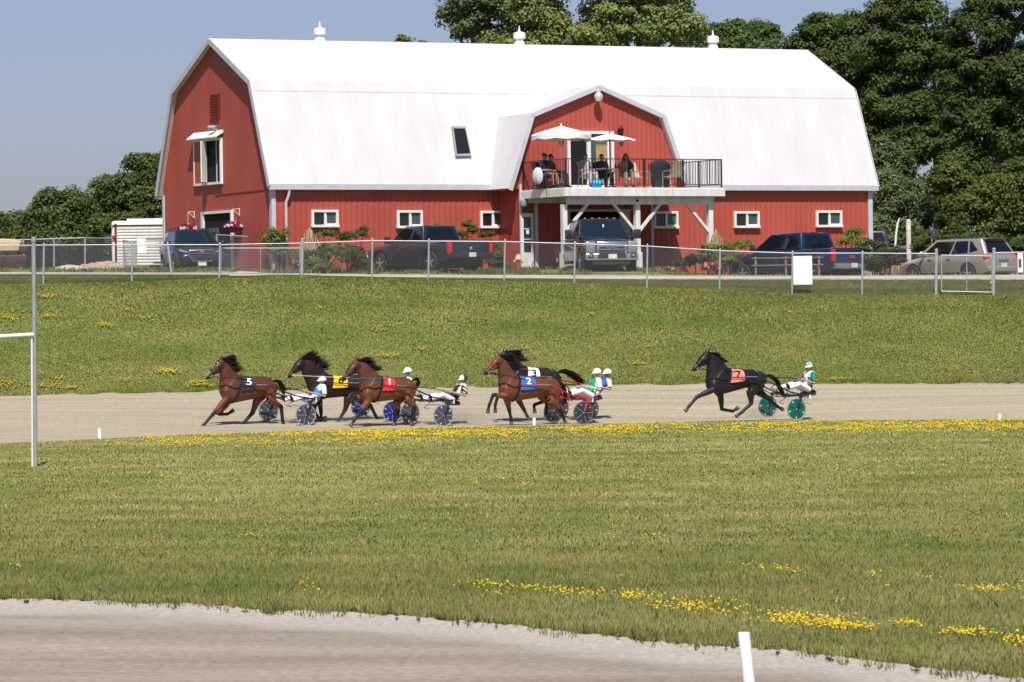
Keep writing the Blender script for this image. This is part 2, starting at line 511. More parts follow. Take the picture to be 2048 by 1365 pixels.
def ribbed(mb, u0, u1, top, bot, place, pitch=.23, depth=.013):
    """ribbed steel sheet: place(u, depth, z) -> point"""
    n = int((u1 - u0) / pitch)
    cols = []
    for i in range(n + 1):
        u = u0 + (u1 - u0) * i / n
        for du, d in ((0, 0), (.42, 0), (.56, depth), (.84, depth)):
            uu = u + du * (u1 - u0) / n
            if uu <= u1 + 1e-6: cols.append((uu, d))
    rows = [[place(u, d, bot(u)) for u, d in cols], [place(u, d, top(u)) for u, d in cols]]
    mb.sheet(rows)

# walls
f = MB(); ribbed(f, 0, LB, lambda u: 3.32, lambda u: -.5, lambda u, d, z: (u, -d, z))
front_wall = f.build('front_wall', M_red, barn, fix=False)
f = MB(); ribbed(f, 0, WB, lambda u: gam_z(u) - .06, lambda u: -.5, lambda u, d, z: (-d, WB - u, z), pitch=.2, depth=.007)
gable_wall = f.build('gable_wall', M_red, barn, fix=False)
f = MB()
f.prism([(LB - .02, .02, -.5), (LB - .02, WB, -.5), (LB - .02, WB, 3.3)] + [(LB - .02, y, z - .06) for y, z in GAM[3:0:-1]] + [(LB - .02, .02, 3.3)], (-.1, 0, 0))
f.box((LB / 2, WB - .05, 1.4), (LB - .06, .1, 3.8))
f.build('rear_walls', M_red, barn)

# roof: thick shell with ribs
f = MB()
x0, x1 = -.22, LB + .22
prof = [(y, z) for y, z in GAM]
inn = [(y + (.05 if y < 5 else -.05 if y > 5 else 0), z - .12) for y, z in GAM]
f.prism([(x0, y, z) for y, z in prof] + [(x0, y, z) for y, z in inn[::-1]], (x1 - x0, 0, 0))
roof = f.build('roof', M_roof, barn)
f = MB()
for i in range(int((x1 - x0) / .3)):
    x = x0 + .1 + i * .3
    for k in range(2):
        (ya, za), (yb, zb) = GAM[k], GAM[k + 1]
        d = Vector((0, yb - ya, zb - za)).normalized(); nn = Vector((0, -d.z, d.y)) * .0035
        f.bar(Vector((x, ya, za)) + nn + d * .03, Vector((x, yb, zb)) + nn - d * .03, .035, .007, up=nn)
f.build('roof_ribs', M_roof, roof)
f = MB()
d = Vector((0, GAM[1][0] - GAM[0][0], GAM[1][1] - GAM[0][1])).normalized()
sn_ = Vector((0, -d.z, d.y)); q_ = Vector((0, 1.42, 7.2)) - d * .42
f.bar(Vector((x0 + .02, 0, 0)) + q_ + sn_ * .003, Vector((x1 - .02, 0, 0)) + q_ + sn_ * .003, .05, .010, up=sn_)
f.build('lap_seam', mat('lap_seam_grey', (.52, .52, .515), .6, var=.12, scale=5), roof)
# rake and eave trim
f = MB()
for xx in (x0 - .012, x1 + .012):
    for k in range(4):
        (ya, za), (yb, zb) = GAM[k], GAM[k + 1]
        f.bar((xx, ya, za - .085), (xx, yb, zb - .085), .03, .21, up=(0, -(zb - za), (yb - ya)))
    f.build('rake_trim', M_trim, barn); f = MB()
f = MB()
f.bar((x0, -.215, 3.16), (x1, -.215, 3.16), .10, .17)
f.bar((x0 + .05, -.095, 3.1), (x1 - .05, -.095, 3.1), .14, .03)
gut = f.build('gutter', M_trim, barn); f = MB()
f.bar((x0, WB + .25, 3.16), (x1, WB + .25, 3.16), .13, .17)
gut = f.build('gutter', M_trim, barn)
for px, dx in ((574, 0), (1746, 0)):
    xx = B(px, 420, 'y', -.1).x if px < 1000 else LB + .02
    f = MB()
    if px < 1000:
        f.tube([(xx + .06, -.2, 3.08), (xx + .05, -.19, 2.9), (xx - .03, -.1, 2.62), (xx - .03, -.1, -.2)], .055, 8)
        f.build('downspout', M_trim, barn, smooth=True)
f = MB()
f.box((.02, -.045, 1.35), (.17, .05, 3.5)); f.box((-.04, .06, 1.35), (.04, .17, 3.5))
f.build('corner_trim', M_trim, barn); f = MB()
f.box((LB - .05, -.045, 1.35), (.2, .05, 3.5))
f.build('corner_trim', M_trim, barn); f = MB()
f.box((-.04, WB - .08, 1.4), (.05, .14, 3.6))
f.build('corner_trim', M_trim, barn)

# front windows
def slider(pxa, pya, pxb, pyb, yv, name='window', ax='y'):
    a, b = B(pxa, pyb, ax, yv), B(pxb, pya, ax, yv)
    w, h = b.x - a.x, b.z - a.z
    cx, cz = (a.x + b.x) / 2, (a.z + b.z) / 2
    f = MB(); t = .09
    yy = yv - .05
    f.box((cx, yy, b.z - t / 2), (w, .09, t)); f.box((cx, yy - .015, a.z + t / 2), (w + .03, .13, t))
    f.box((a.x + t / 2, yy, cz), (t, .09, h - 2 * t)); f.box((b.x - t / 2, yy, cz), (t, .09, h - 2 * t))
    f.box((cx, yy + .005, cz), (.06, .07, h - 2 * t)); f.box((cx + w * .24 - .02, yy + .02, a.z + t + .025), (w * .42, .03, .05))
    f.box((cx + .065, yy + .02, cz), (.04, .03, h - 2 * t))
    o = f.build(name, M_white, barn)
    g = MB(); g.box((cx - w * .24, yy + .03, cz), (w * .44, .02, h - 2 * t)); g.build('open_pane', M_glass, o)
    g = MB(); g.box((cx + w * .24, yy + .032, cz), (w * .44, .02, h - 2 * t)); g.build('screened_pane', M_glassg, o)
for r in ((622, 420, 675, 455), (793, 421, 843.5, 457), (959.5, 422, 1008, 457), (1306, 423, 1354.5, 457.5), (1467, 423, 1517, 456.5), (1631, 421.5, 1682, 455)):
    slider(*r, -.03)

# gable: louvre, loft door with little roof, lamp, lower door
a, b = B(421, 239, 'x', -.03), B(438, 186, 'x', -.03)
f = MB()
yc, zc, w, h = (a.y + b.y) / 2, (a.z + b.z) / 2, abs(a.y - b.y), b.z - a.z
for i in range(16):
    z = a.z + h * (i + .5) / 16
    f.box((-.05, yc, z), (.05, w, h / 16 * .36), Matrix.Rotation(R(-35), 4, 'Y'))
f.build('louvre_vent', M_redd, barn)
f = MB(); f.box((-.018, yc, zc), (.012, w, h)); f.build('louvre_backing', M_dark, barn)
a, b = B(391, 373, 'x', -.03), B(444, 275, 'x', -.03)
ya, yb = max(a.y, b.y), min(a.y, b.y)
f = MB(); t = .09
f.box((-.06, (ya + yb) / 2, a.z + t / 2), (.1, ya - yb, t)); f.box((-.06, (ya + yb) / 2, b.z - t / 2), (.1, ya - yb, t))
for y in (ya - t / 2, yb + t / 2): f.box((-.06, y, (a.z + b.z) / 2), (.1, t, b.z - a.z - 2 * t))
loft = f.build('loft_door', M_white, barn)
f = MB(); f.box((-.02, (ya + yb) / 2, (a.z + b.z) / 2), (.02, ya - yb - .02, b.z - a.z - .02)); f.build('opening', M_dark, loft)
wl_ = (ya - yb)
f = MB(); f.box((-.075, ya - wl_ * .24, (a.z + b.z) / 2), (.04, wl_ * .44, b.z - a.z - .2)); f.build('closed_leaf', M_red, loft)
f = MB(); hinge = Vector((-.12, ya - wl_ * .48, a.z + .1))
q = Matrix.Rotation(R(-70), 4, 'Z')
f.box((-.30, ya - wl_ * .56, (a.z + b.z) / 2), (.42, .05, b.z - a.z - .2), Matrix.Rotation(R(38), 4, 'Z'))
f.build('open_leaf', M_white, loft)
f = MB(); f.box((-.04, yb + wl_ * .2, (a.z + b.z) / 2), (.03, .05, b.z - a.z - .2)); f.build('mullion', M_trim, loft)
ym = (ya + yb) / 2; zt = b.z + .06
f = MB()
f.prism([(-.02, ya + .1, zt + .22), (-.34, ya + .1, zt - .02), (-.34, ya + .1, zt - .07), (-.02, ya + .1, zt + .12)], (0, yb - ya - .2, 0))
f.build('loft_awning', M_white, barn)
a = B(427, 256, 'x', -.15)
f = MB(); f.tube([(-.02, a.y, a.z + .05), (-.2, a.y, a.z + .08)], .03, 8); f.ell((-.24, a.y + .1, a.z), (.12, .09, .1)); f.ell((-.24, a.y - .12, a.z), (.12, .09, .1)); f.box((-.05, a.y, a.z - .1), (.06, .12, .14))
f.build('flood_lamp', M_grey, barn, smooth=True)
a, b = B(407, 560, 'x', -.03), B(466, 420, 'x', -.03)
ya, yb = max(a.y, b.y), min(a.y, b.y)
f = MB(); t = .1; zb_, zt = -.4, b.z
f.box((-.06, (ya + yb) / 2, zt - t / 2), (.1, ya - yb, t))
for y in (ya - t, yb + t / 2): f.box((-.06, y, (zb_ + zt) / 2 - t / 2), (.1, t * (2 if y > 0 and y == ya - t else 1), zt - zb_ - t))
door = f.build('barn_door', M_white, barn)
f = MB(); f.box((-.02, (ya + yb) / 2, (zb_ + zt) / 2), (.02, ya - yb - .02, zt - zb_)); f.build('opening', M_dark, door)
f = MB()
for i in range(2):
    for j in range(3): f.box((-.04, ya - .75 - .32 * j, zt - .75 - .34 * i), (.03, .22, .24))
f.build('far_window_panes', mat('far_pane', (.10, .11, .11), .4), door)
f = MB(); f.box((-.045, ym - .1, zt - 1.15), (.03, 1.1, .7)); f.build('green_panel', mat('dark_green_board', (.01, .05, .02), .7), door)
# faint lap line across the gable
f = MB(); a, b = B(430, 390, 'x', -.02), B(543, 378, 'x', -.02)
f.bar((-.02, a.y, a.z), (-.02, .25, b.z), .02, .018); f.build('gable_lap', M_redd, barn)

# skylight on the lower slope
p0 = Vector((0, GAM[0][0], GAM[0][1])); sl = Vector((0, GAM[1][0] - GAM[0][0], GAM[1][1] - GAM[0][1])).normalized(); sn = Vector((0, -sl.z, sl.y))
def SL(px, py, off=0.0):
    w = MBI @ on_plane(px, py, MBN @ (p0 + sn * off), (MBN.to_3x3() @ sn))
    return w
qd = [SL(902, 255), SL(929, 255), SL(941, 314), SL(910, 315)]
cc = sum(qd, Vector()) / 4
f = MB()
f.prism([q + sn * .005 for q in qd], sn * .10)
skl = f.build('skylight', M_grey, barn)
f = MB()
f.prism([cc + (q - cc) * .84 + sn * .106 for q in qd], sn * .012)
f.build('pane', M_glass, skl)

# ridge ventilators
for px in (640, 1039, 1426):
    a = B(px, 88, 'y', 5.0)
    f = MB()
    f.lathe([(.27, -.22), (.20, .10), (.17, .2), (.17, .24)], (a.x, 5, 8.95), 16)
    f.lathe([(.20, .24), (.245, .25), (.245, .46), (.20, .49), (.06, .53), (.035, .58), (.02, .72), (.008, .76)], (a.x, 5, 8.95), 16)
    f.build('roof_ventilator', M_white, barn, smooth=True)

# dormer bay
YB = -1.7
pk = B(1196, 171, 'y', YB - .12); kl = B(1063, 229, 'y', YB - .12); kr = B(1325, 228, 'y', YB - .12); bl = B(1018.5, 377, 'y', YB - .12)
br = Vector((2 * pk.x - bl.x, 0, bl.z)); 
DOR = [(bl.x, bl.z), (kl.x, (kl.z + kr.z) / 2), (pk.x, pk.z), (kr.x, (kl.z + kr.z) / 2), (br.x, bl.z)]
def dor_z(x): return float(np.interp(x, [q[0] for q in DOR], [q[1] for q in DOR]))
f = MB()
inn = [(DOR[0][0] + .12, DOR[0][1]), (DOR[1][0] + .1, DOR[1][1] - .1), (DOR[2][0], DOR[2][1] - .14), (DOR[3][0] - .1, DOR[3][1] - .1), (DOR[4][0] - .12, DOR[4][1])]
f.prism([(x, YB - .2, z) for x, z in DOR] + [(x, YB - .2, z) for x, z in inn[::-1]], (0, 3.35, 0))
droof = f.build('dormer_roof', M_roof, barn)
f = MB()
for k in range(4):
    (xa, za), (xb, zb) = DOR[k], DOR[k + 1]
    f.bar((xa, YB - .225, za - .075), (xb, YB - .225, zb - .075), .17, .04, up=(0, 1, 0))
f.build('dormer_trim', M_trim, barn)
f = MB(); ribbed(f, DOR[0][0] + .1, DOR[4][0] - .1, lambda u: dor_z(u) - .1, lambda u: bl.z - .02, lambda u, d, z: (u, YB - d, z), pitch=.2)
f.build('dormer_wall', M_red, barn, fix=False)
bxl, bxr = B(1040, 450, 'y', YB).x, B(1305, 450, 'y', YB).x
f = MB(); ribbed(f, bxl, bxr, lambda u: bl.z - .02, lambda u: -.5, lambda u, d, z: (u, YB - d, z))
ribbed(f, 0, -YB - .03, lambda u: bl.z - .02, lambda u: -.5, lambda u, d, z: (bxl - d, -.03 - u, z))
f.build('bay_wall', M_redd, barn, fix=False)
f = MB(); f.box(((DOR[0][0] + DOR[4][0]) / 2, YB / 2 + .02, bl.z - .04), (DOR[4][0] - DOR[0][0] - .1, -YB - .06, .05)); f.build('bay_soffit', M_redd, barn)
f = MB()
f.box((bxl + .02, YB - .03, 1.4), (.08, .06, 3.7)); f.build('bay_trim', M_trim, barn); f = MB(); f.box((bxr - .03, YB - .03, 1.4), (.1, .06, 3.7))
f.build('bay_trim', M_trim, barn); f = MB()
xt = B(1071, 450, 'y', YB).x
f.box((xt, YB - .06, 1.35), (.12, .07, 3.5))
f.build('bay_trim', M_trim, barn)
# entrance door
a, b = B(1043, 537, 'y', YB - .06), B(1066, 427, 'y', YB - .06)
f = MB(); cx = (a.x + b.x) / 2; w = b.x - a.x
f.box((cx, YB - .05, (a.z + b.z) / 2), (w, .05, b.z - a.z))
ed = f.build('entrance_door', M_oldwhite, barn)
f = MB()
for k, (za, zb) in enumerate(((.30, .52), (.55, .71), (.74, .93))):
    f.box((cx, YB - .085, a.z + (b.z - a.z) * (za + zb) / 2), (w * .58, .02, (b.z - a.z) * (zb - za)))
f.build('glass_pane', M_glass, ed)
f = MB(); f.box((cx, YB - .1, a.z + (b.z - a.z) * .66), (w * .22, .006, .16)); f.build('notice', M_white, ed)
f = MB(); f.ell((cx + w * .4, YB - .11, a.z + 1.0), (.035, .035, .035)); f.build('handle', M_galv, ed)
# garage opening
a, b = B(1137, 545, 'y', YB - .05), B(1256, 424, 'y', YB - .05)
f = MB(); f.box(((a.x + b.x) / 2, YB - .035, (a.z + b.z) / 2), (b.x - a.x, .02, b.z - a.z)); gar = f.build('garage_opening', M_dark, barn)
f = MB()
f.box((a.x - .02, YB - .06, (a.z + b.z) / 2), (.2, .08, b.z - a.z)); f.box((b.x - .16, YB - .06, (a.z + b.z) / 2), (.42, .08, b.z - a.z)); f.box(((a.x + b.x) / 2, YB - .06, b.z + .05), (b.x - a.x + .2, .08, .1))
f.build('garage_frame', mat('dull_white', (.48, .48, .46), .7), gar)
# round lamp beside the entrance, and a lantern pair and a yard lamp on the dormer
a = B(1046, 404, 'y', YB - .2)
f = MB(); f.tube([(a.x, YB - .02, a.z + .05), (a.x, YB - .22, a.z + .05)], .03, 8); f.lathe([(.06, .12), (.15, .05), (.16, -.1), (.12, -.18)], (a.x, YB - .25, a.z), 12); f.build('round_lamp', M_grey, barn, smooth=True)
a = B(1196, 189, 'y', YB - .3)
f = MB(); f.tube([(a.x, YB - .02, a.z + .1), (a.x, YB - .32, a.z + .14)], .03, 8)
f.lathe([(.045, .34), (.06, .2), (.09, .17), (.09, .08), (.16, .0), (.17, -.12), (.13, -.24), (.02, -.27)], (a.x, YB - .34, a.z - .02), 14)
f.build('yard_lamp', M_lamp, barn, smooth=True)
for px, py in ((1121, 264), (1241, 264)):
    a = B(px, py, 'y', YB - .15)
    f = MB(); f.box((a.x, YB - .06, a.z), (.1, .1, .2)); f.lathe([(.02, .24), (.03, .16), (.13, .1), (.1, .08), (.08, -.12), (.03, -.2)], (a.x, YB - .19, a.z), 8)
    f.build('wall_lantern', M_black, barn, smooth=True)
# sliding door of the dormer
a, b = B(1135.5, 377, 'y', YB - .05), B(1226, 263, 'y', YB - .05)
w = b.x - a.x; zc = (a.z + b.z) / 2; h = b.z - a.z
f = MB(); t = .11
f.box(((a.x + b.x) / 2, YB - .07, b.z - t / 2), (w, .1, t)); f.box(((a.x + b.x) / 2, YB - .07, a.z + .06), (w, .1, .12))
for x in (a.x + t / 2, b.x - t / 2): f.box((x, YB - .07, zc), (t, .1, h - 2 * t))
f.box((a.x + w * .455, YB - .07, zc), (.15, .1, h - 2 * t))
f.box((b.x - w * .12, YB - .06, zc), (.07, .08, h - 2 * t))
sd = f.build('sliding_door', M_white, barn)
f = MB(); f.box(((a.x + b.x) / 2, YB - .03, zc), (w - .05, .012, h - .05)); f.build('door_opening', M_dark, sd)
f = MB(); f.box((a.x + w * .66, YB - .045, zc), (w * .38, .012, h - .25)); f.build('pane', M_glassg, sd)
f = MB(); rows = []
for j in (0, 1): rows.append([(a.x + w * (.62 + .24 * i / 24), YB - .058 - .012 * (i % 2), (a.z + .1, b.z - .45 - .07 * (i % 3))[j]) for i in range(25)])
f.sheet(rows); f.build('curtain', M_curtain, sd, fix=False)

# deck
YD = YB - 3.5
dl = B(1040.5, 379, 'y', YB).x - .05; dfl = B(1131, 377, 'y', YD); dfr = B(1447, 374, 'y', YD)
ZD = (dfl.z + dfr.z) / 2
deck = thing('deck', 'raised white wooden deck on posts in front of the barn, with black railing', 'deck', MBN @ Vector((dfl.x, YD, 0)), TH)
def D(q): return (q[0] - dfl.x, q[1] - YD, q[2])
f = MB()
for i in range(24):
    y = YB - .07 - (i + .5) * 3.45 / 24
    f.box(D(((dfl.x + dfr.x) / 2, y, ZD - .02)), (dfr.x - dfl.x, 3.45 / 24 - .012, .04))
f.build('deck_boards', M_oldwhite, deck)
f = MB()
f.box(D(((dfl.x + dfr.x) / 2, YD - .02, ZD - .18)), (dfr.x - dfl.x + .08, .05, .28))
f.box(D((dfl.x - .02, (YB + YD) / 2, ZD - .18)), (.05, 3.4, .28)); f.box(D((dfr.x + .02, (YB + YD) / 2, ZD - .18)), (.05, 3.4, .28))
f.build('fascia', M_oldwhite, deck)
f = MB()
f.box(D(((dfl.x + dfr.x) / 2, YD + .35, ZD - .47)), (dfr.x - dfl.x - .5, .14, .3))
f.box(D(((dfl.x + dfr.x) / 2, YB - .2, ZD - .35)), (dfr.x - dfl.x - .3, .1, .25))
for i in range(9): f.box(D((dfl.x + .4 + i * (dfr.x - dfl.x - .8) / 8, (YB + YD) / 2, ZD - .18)), (.05, 3.3, .26))
f.build('beam', M_oldwhite, deck)
xs = []
for px in (1128, 1274, 1420):
    a = B(px, 450, 'y', YD + .35); xs.append(a.x)
    f = MB(); f.box(D((a.x, YD + .35, (ZD - .62 - .7) / 2)), (.19, .19, ZD - .62 + .7)); f.box(D((a.x, YD + .35, .15)), (.27, .27, .9))
    f.build('post', M_oldwhite, deck)
for x, sg in ((xs[0], (1,)), (xs[1], (-1, 1)), (xs[2], (-1,))):
    for s_ in sg:
        f = MB(); f.bar(D((x + s_ * .08, YD + .35, ZD - 1.62)), D((x + s_ * 1.0, YD + .35, ZD - .6)), .1, .1); f.build('brace', M_oldwhite, deck)
f = MB(); f.ell(D((xs[1] - .02, YD + .26, ZD - .48)), (.05, .05, .05)); f.build('beam_knot', M_dark, deck)
# railing
def rail(p, q, nm=None, step=.125, posts=(0, 1)):
    f = MB(); p, q = Vector(p), Vector(q); L_ = (q - p).length
    f.bar(p + Vector((0, 0, 1.06)), q + Vector((0, 0, 1.06)), .045, .03); f.bar(p + Vector((0, 0, .12)), q + Vector((0, 0, .12)), .03, .025)
    n = int(L_ / step)
    for i in range(1, n):
        c = p + (q - p) * i / n
        f.bar(c + Vector((0, 0, .13)), c + Vector((0, 0, 1.05)), .016)
    for t_ in posts:
        c = p + (q - p) * t_
        f.bar(c, c + Vector((0, 0, 1.07)), .05)
    return f
A_, B_, C_, D_ = D((dfl.x + .05, YB - .12, ZD)), D((dfl.x + .05, YD + .06, ZD)), D((dfr.x - .05, YD + .06, ZD)), D((dfr.x - .05, YB - .12, ZD))
rail(A_, B_, posts=(0, .5)).build('side_railing', M_black, deck)
rail(B_, C_, posts=(0, .26, .5, .75, 1)).build('front_railing', M_black, deck)
rail(D_, C_, posts=(.02, .5)).build('side_railing', M_black, deck)
# ================================================================== GRASS AND WILD FLOWERS
M_blade = tint_mat('grass_blades', .8, .12, noise=.06, scale=5, trans=.38)
def soften(m, k):
    """a tuft stands for many blades: its shading leans towards that of the turf as a whole"""
    N, L = m.node_tree.nodes, m.node_tree.links
    g = N.new('ShaderNodeNewGeometry'); v = N.new('ShaderNodeVectorMath'); v.operation = 'MULTIPLY_ADD'; v.inputs[1].default_value = (1 - k,) * 3; v.inputs[2].default_value = (0, -.15 * k, k)
    n = N.new('ShaderNodeVectorMath'); n.operation = 'NORMALIZE'
    L.new(g.outputs['Normal'], v.inputs[0]); L.new(v.outputs[0], n.inputs[0])
    for q in N:
        if q.type in ('BSDF_PRINCIPLED', 'BSDF_TRANSLUCENT'): L.new(n.outputs[0], q.inputs['Normal'])
soften(M_blade, .88)
M_petal = tint_mat('petals', .7, .2, noise=.15, scale=20, trans=.2)
def grass_tint(X, Y, n, seed, dry=0.0, fx=1.0, fy=1.0):
    """living green to straw, in drifts that follow the mower"""
    a = fbm(X * .22 * fx, Y * .16 * fy, seed) * .45 + fbm(X * .9 * fx, Y * .6 * fy, seed + 7) * .55
    k = np.clip((a - .5) * 2.0 + .42 + dry + (rng.random(n) - .5) * .22, 0, 1)
    g = np.array([.118, .158, .032]); s_ = np.array([.30, .265, .10])
    c = g[None] * (1 - k[:, None]) + s_[None] * k[:, None]
    straw = rng.random(n) < (.008 + .025 * k)
    c[straw] = np.array([.52, .43, .22])
    return c * (0.92 + .16 * rng.random(n))[:, None]
def blades(name, P, h, w, tint, m, label_kind='stuff', lean=.45):
    """P: (n,3) roots. one bent triangle pair per tuft"""
    n = len(P)
    a = rng.random(n) * 2 * np.pi
    d = np.stack([np.cos(a), np.sin(a), np.zeros(n)], 1)
    b = rng.random(n) * 2 * np.pi
    ln = np.stack([np.cos(b), np.sin(b), np.zeros(n)], 1) * (lean * h * (.25 + 1.2 * rng.random(n)))[:, None]
    w2 = (w * .5)[:, None]
    v0 = P - d * w2; v1 = P + d * w2
    top = P + ln; top[:, 2] += h
    V = np.stack([v0, v1, top], 1).reshape(-1, 3)
    F = np.arange(3 * n).reshape(-1, 3)
    T = np.repeat(tint, 3, 0)
    o = np_mesh(name, V, F, m, attr=T)
    tag(o, kind='stuff')
    return o
def scatter(n, p0, p1, y0, y1, dens=None):
    """even over the ground between columns p0..p1 and distances y0..y1"""
    out = []
    Y = np.sqrt(rng.random(n) * (y1 ** 2 - y0 ** 2) + y0 ** 2)
    p = p0 + rng.random(n) * (p1 - p0)
    return p, (p - 1024) / FPX * Y, Y
parts_ = []
# infield, in rings of distance so that the tufts keep their size in the picture
for (y0, y1, n, w, h) in ((38, 62, 230000, .010, .07), (62, 90, 210000, .016, .05), (90, 140, 290000, .024, .042)):
    p, X, Y = scatter(int(n * 1.22), -360, 2430, y0, y1)
    e = T_edge(p); nn = T_near(p)
    wob = .55 * (fbm(p * .022, p * 0, 8) - .5) + .7 * (vnoise(p * .07, p * 0, 2) - .5)
    keep = (Y > e + wob * .8 + .05) & (Y < nn - .1 + .25 * (vnoise(p * .05, p * 0, 3) - .5))
    p, X, Y = p[keep], X[keep], Y[keep]
    parts_.append((p, X, Y, w, h))
Ps, hs, ws, ts = [], [], [], []
for p, X, Y, w, h in parts_:
    n = len(p); z = ground_z(p, Y)
    fr = np.clip(1 - (Y - T_edge(p)) / 1.6, 0, 1)
    clump = fbm(X * .9, Y * .45, 31)
    hh = h * (.55 + .5 * rng.random(n)) * (.8 + .4 * clump) * (1 + .35 * fr * rng.random(n))
    Ps.append(np.stack([X, Y, z], 1)); hs.append(hh); ws.append(w * (.7 + .6 * rng.random(n)))
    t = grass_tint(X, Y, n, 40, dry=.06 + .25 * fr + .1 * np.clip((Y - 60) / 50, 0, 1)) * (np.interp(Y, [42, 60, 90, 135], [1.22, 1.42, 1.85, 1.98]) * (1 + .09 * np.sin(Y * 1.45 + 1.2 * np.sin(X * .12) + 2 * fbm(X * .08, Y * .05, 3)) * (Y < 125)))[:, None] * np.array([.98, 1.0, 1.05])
    ts.append(t)
# ragged tufts on the gravel edge
n = 3800
p = rng.random(n) * 2700 - 330
cl = fbm(p * .03, p * 0, 77)
Y = T_edge(p) - rng.random(n) ** 2 * 1.1 * np.clip(cl * 2.2 - .75, 0, 1)
X = (p - 1024) / FPX * Y
Ps.append(np.stack([X, Y, ground_z(p, Y) + .03], 1)); hs.append(.04 + .13 * rng.random(n) ** 2); ws.append(np.full(n, .014)); ts.append(grass_tint(X, Y, n, 3, dry=-.2))
blades('infield_grass', np.concatenate(Ps), np.concatenate(hs), np.concatenate(ws), np.concatenate(ts), M_blade)
# the bank beyond the far straight, and the strip behind the fence
p, X, Y = scatter(500000, -360, 2430, YF - .05, R0 + .1)
cl = fbm(X * .8, Y * .8, 51)
z = ground_z(p, Y)
foot = np.clip(1 - (Y - YF) / .6, 0, 1) * np.clip((fbm(X * .9, X * 0, 17) - .35) * 4, .1, 1)
hh = .045 * (.6 + .5 * rng.random(len(p))) * (.75 + .5 * cl) * (1 + .9 * foot)
fl_ = np.clip(1 - np.abs(Y - FY - .1) / .35, 0, 1) * (p > 1150)
dark = np.clip(1 - np.abs(Y - FY - .3) / .5, 0, 1) * (p > 1500)
tt = grass_tint(X, Y, len(p), 60, fx=.7, fy=3.4, dry=-.17 + .35 * foot + .35 * fl_)
blades('bank_grass', np.stack([X, Y, z], 1), hh, .032 * (.6 + .7 * rng.random(len(p))), tt * np.array([.90, .96, .83]), M_blade)
p, X, Y = scatter(31000, -360, 2430, R1 - .1, 168)
nz = fbm(p * .02, Y * .5, 9)
kp = (nz > .42) & ((p < 1500) | (Y < 163))
p, X, Y = p[kp], X[kp], Y[kp]
blades('parking_grass', np.stack([X, Y, ground_z(p, Y)], 1), .05 + .13 * rng.random(len(p)), np.full(len(p), .06), grass_tint(X, Y, len(p), 71, dry=-.1), M_blade)

# small yellow heads: a five-sided button each
def buttons(name, X, Y, z, r, col):
    n = len(X)
    k = 5
    ang = np.arange(k) * 2 * np.pi / k
    ring = np.stack([np.cos(ang), np.sin(ang), np.zeros(k)], 1)
    C = np.stack([X, Y, z], 1)
    V = np.empty((n, k + 2, 3))
    V[:, :k] = C[:, None] + ring[None] * r[:, None, None]
    V[:, k] = C + np.stack([0 * r, 0 * r, r * .75], 1)
    V[:, k + 1] = C - np.stack([0 * r, 0 * r, r * .5], 1)
    f = np.array([[i, (i + 1) % k, k] for i in range(k)] + [[(i + 1) % k, i, k + 1] for i in range(k)])
    F = (np.arange(n)[:, None, None] * (k + 2) + f[None]).reshape(-1, 3)
    o = np_mesh(name, V.reshape(-1, 3), F, M_petal, attr=np.repeat(col, k + 2, 0))
    return tag(o, kind='stuff')
def yellow(n): 
    c = np.array([.78, .60, .012])[None] * (.75 + .4 * rng.random(n))[:, None]
    c[:, 1] *= .80 + .35 * rng.random(n); c[:, 2] += .10 * rng.random(n) ** 3
    return c
# the band along the inner edge of the far straight (photograph rows)
n = 112000
p = rng.random(n) * 2700 - 260
yr = 832 + rng.random(n) * 68
mid = interp([(-100, 885), (0, 884), (200, 884), (300, 880), (500, 872), (700, 868), (1024, 862), (1300, 857), (1600, 853), (2048, 850)], p)
wid = interp([(-100, 4), (200, 6), (300, 12), (700, 17), (1000, 15), (1300, 10), (1700, 13), (2048, 11)], p)
dn = interp([(-100, .08), (200, .2), (300, .6), (600, .9), (1100, .9), (1300, .7), (1500, 1.0), (2048, 1.0)], p)
# work on the ground: turn the row into a distance
def row_to_Y(p, row):
    Yg = np.linspace(36, 140, 1400)
    out = np.empty(len(p))
    for b in range(-4, 26):
        sel = (np.floor(p / 100) == b)
        if not sel.any(): continue
        pc = b * 100 + 50
        zz = ground_z(np.full(len(Yg), pc), Yg)
        cc = 667 + (HC - zz) * FPX / Yg - (pc - 1024) * .015
        i = np.argsort(cc)
        out[sel] = np.interp(row[sel] + (p[sel] - pc) * .015, cc[i], Yg[i])
    return out
Y = row_to_Y(p, yr); X = (p - 1024) / FPX * Y
dd = np.exp(-((yr - mid) / wid) ** 2) * dn
nz = fbm(X * .8, Y * .5, 90) * .5 + fbm(X * 3.0, Y * 1.6, 91) * .5
keep = (rng.random(n) < dd * .85 * np.clip((nz - .45) * 7.0, 0, 1)) & (Y < T_near(p) - .25)
p, X, Y = p[keep], X[keep], Y[keep]
buttons('wildflowers', X, Y, ground_z(p, Y) + .045 + .03 * rng.random(len(p)), .018 + .022 * rng.random(len(p)) ** 1.5, yellow(len(p)))
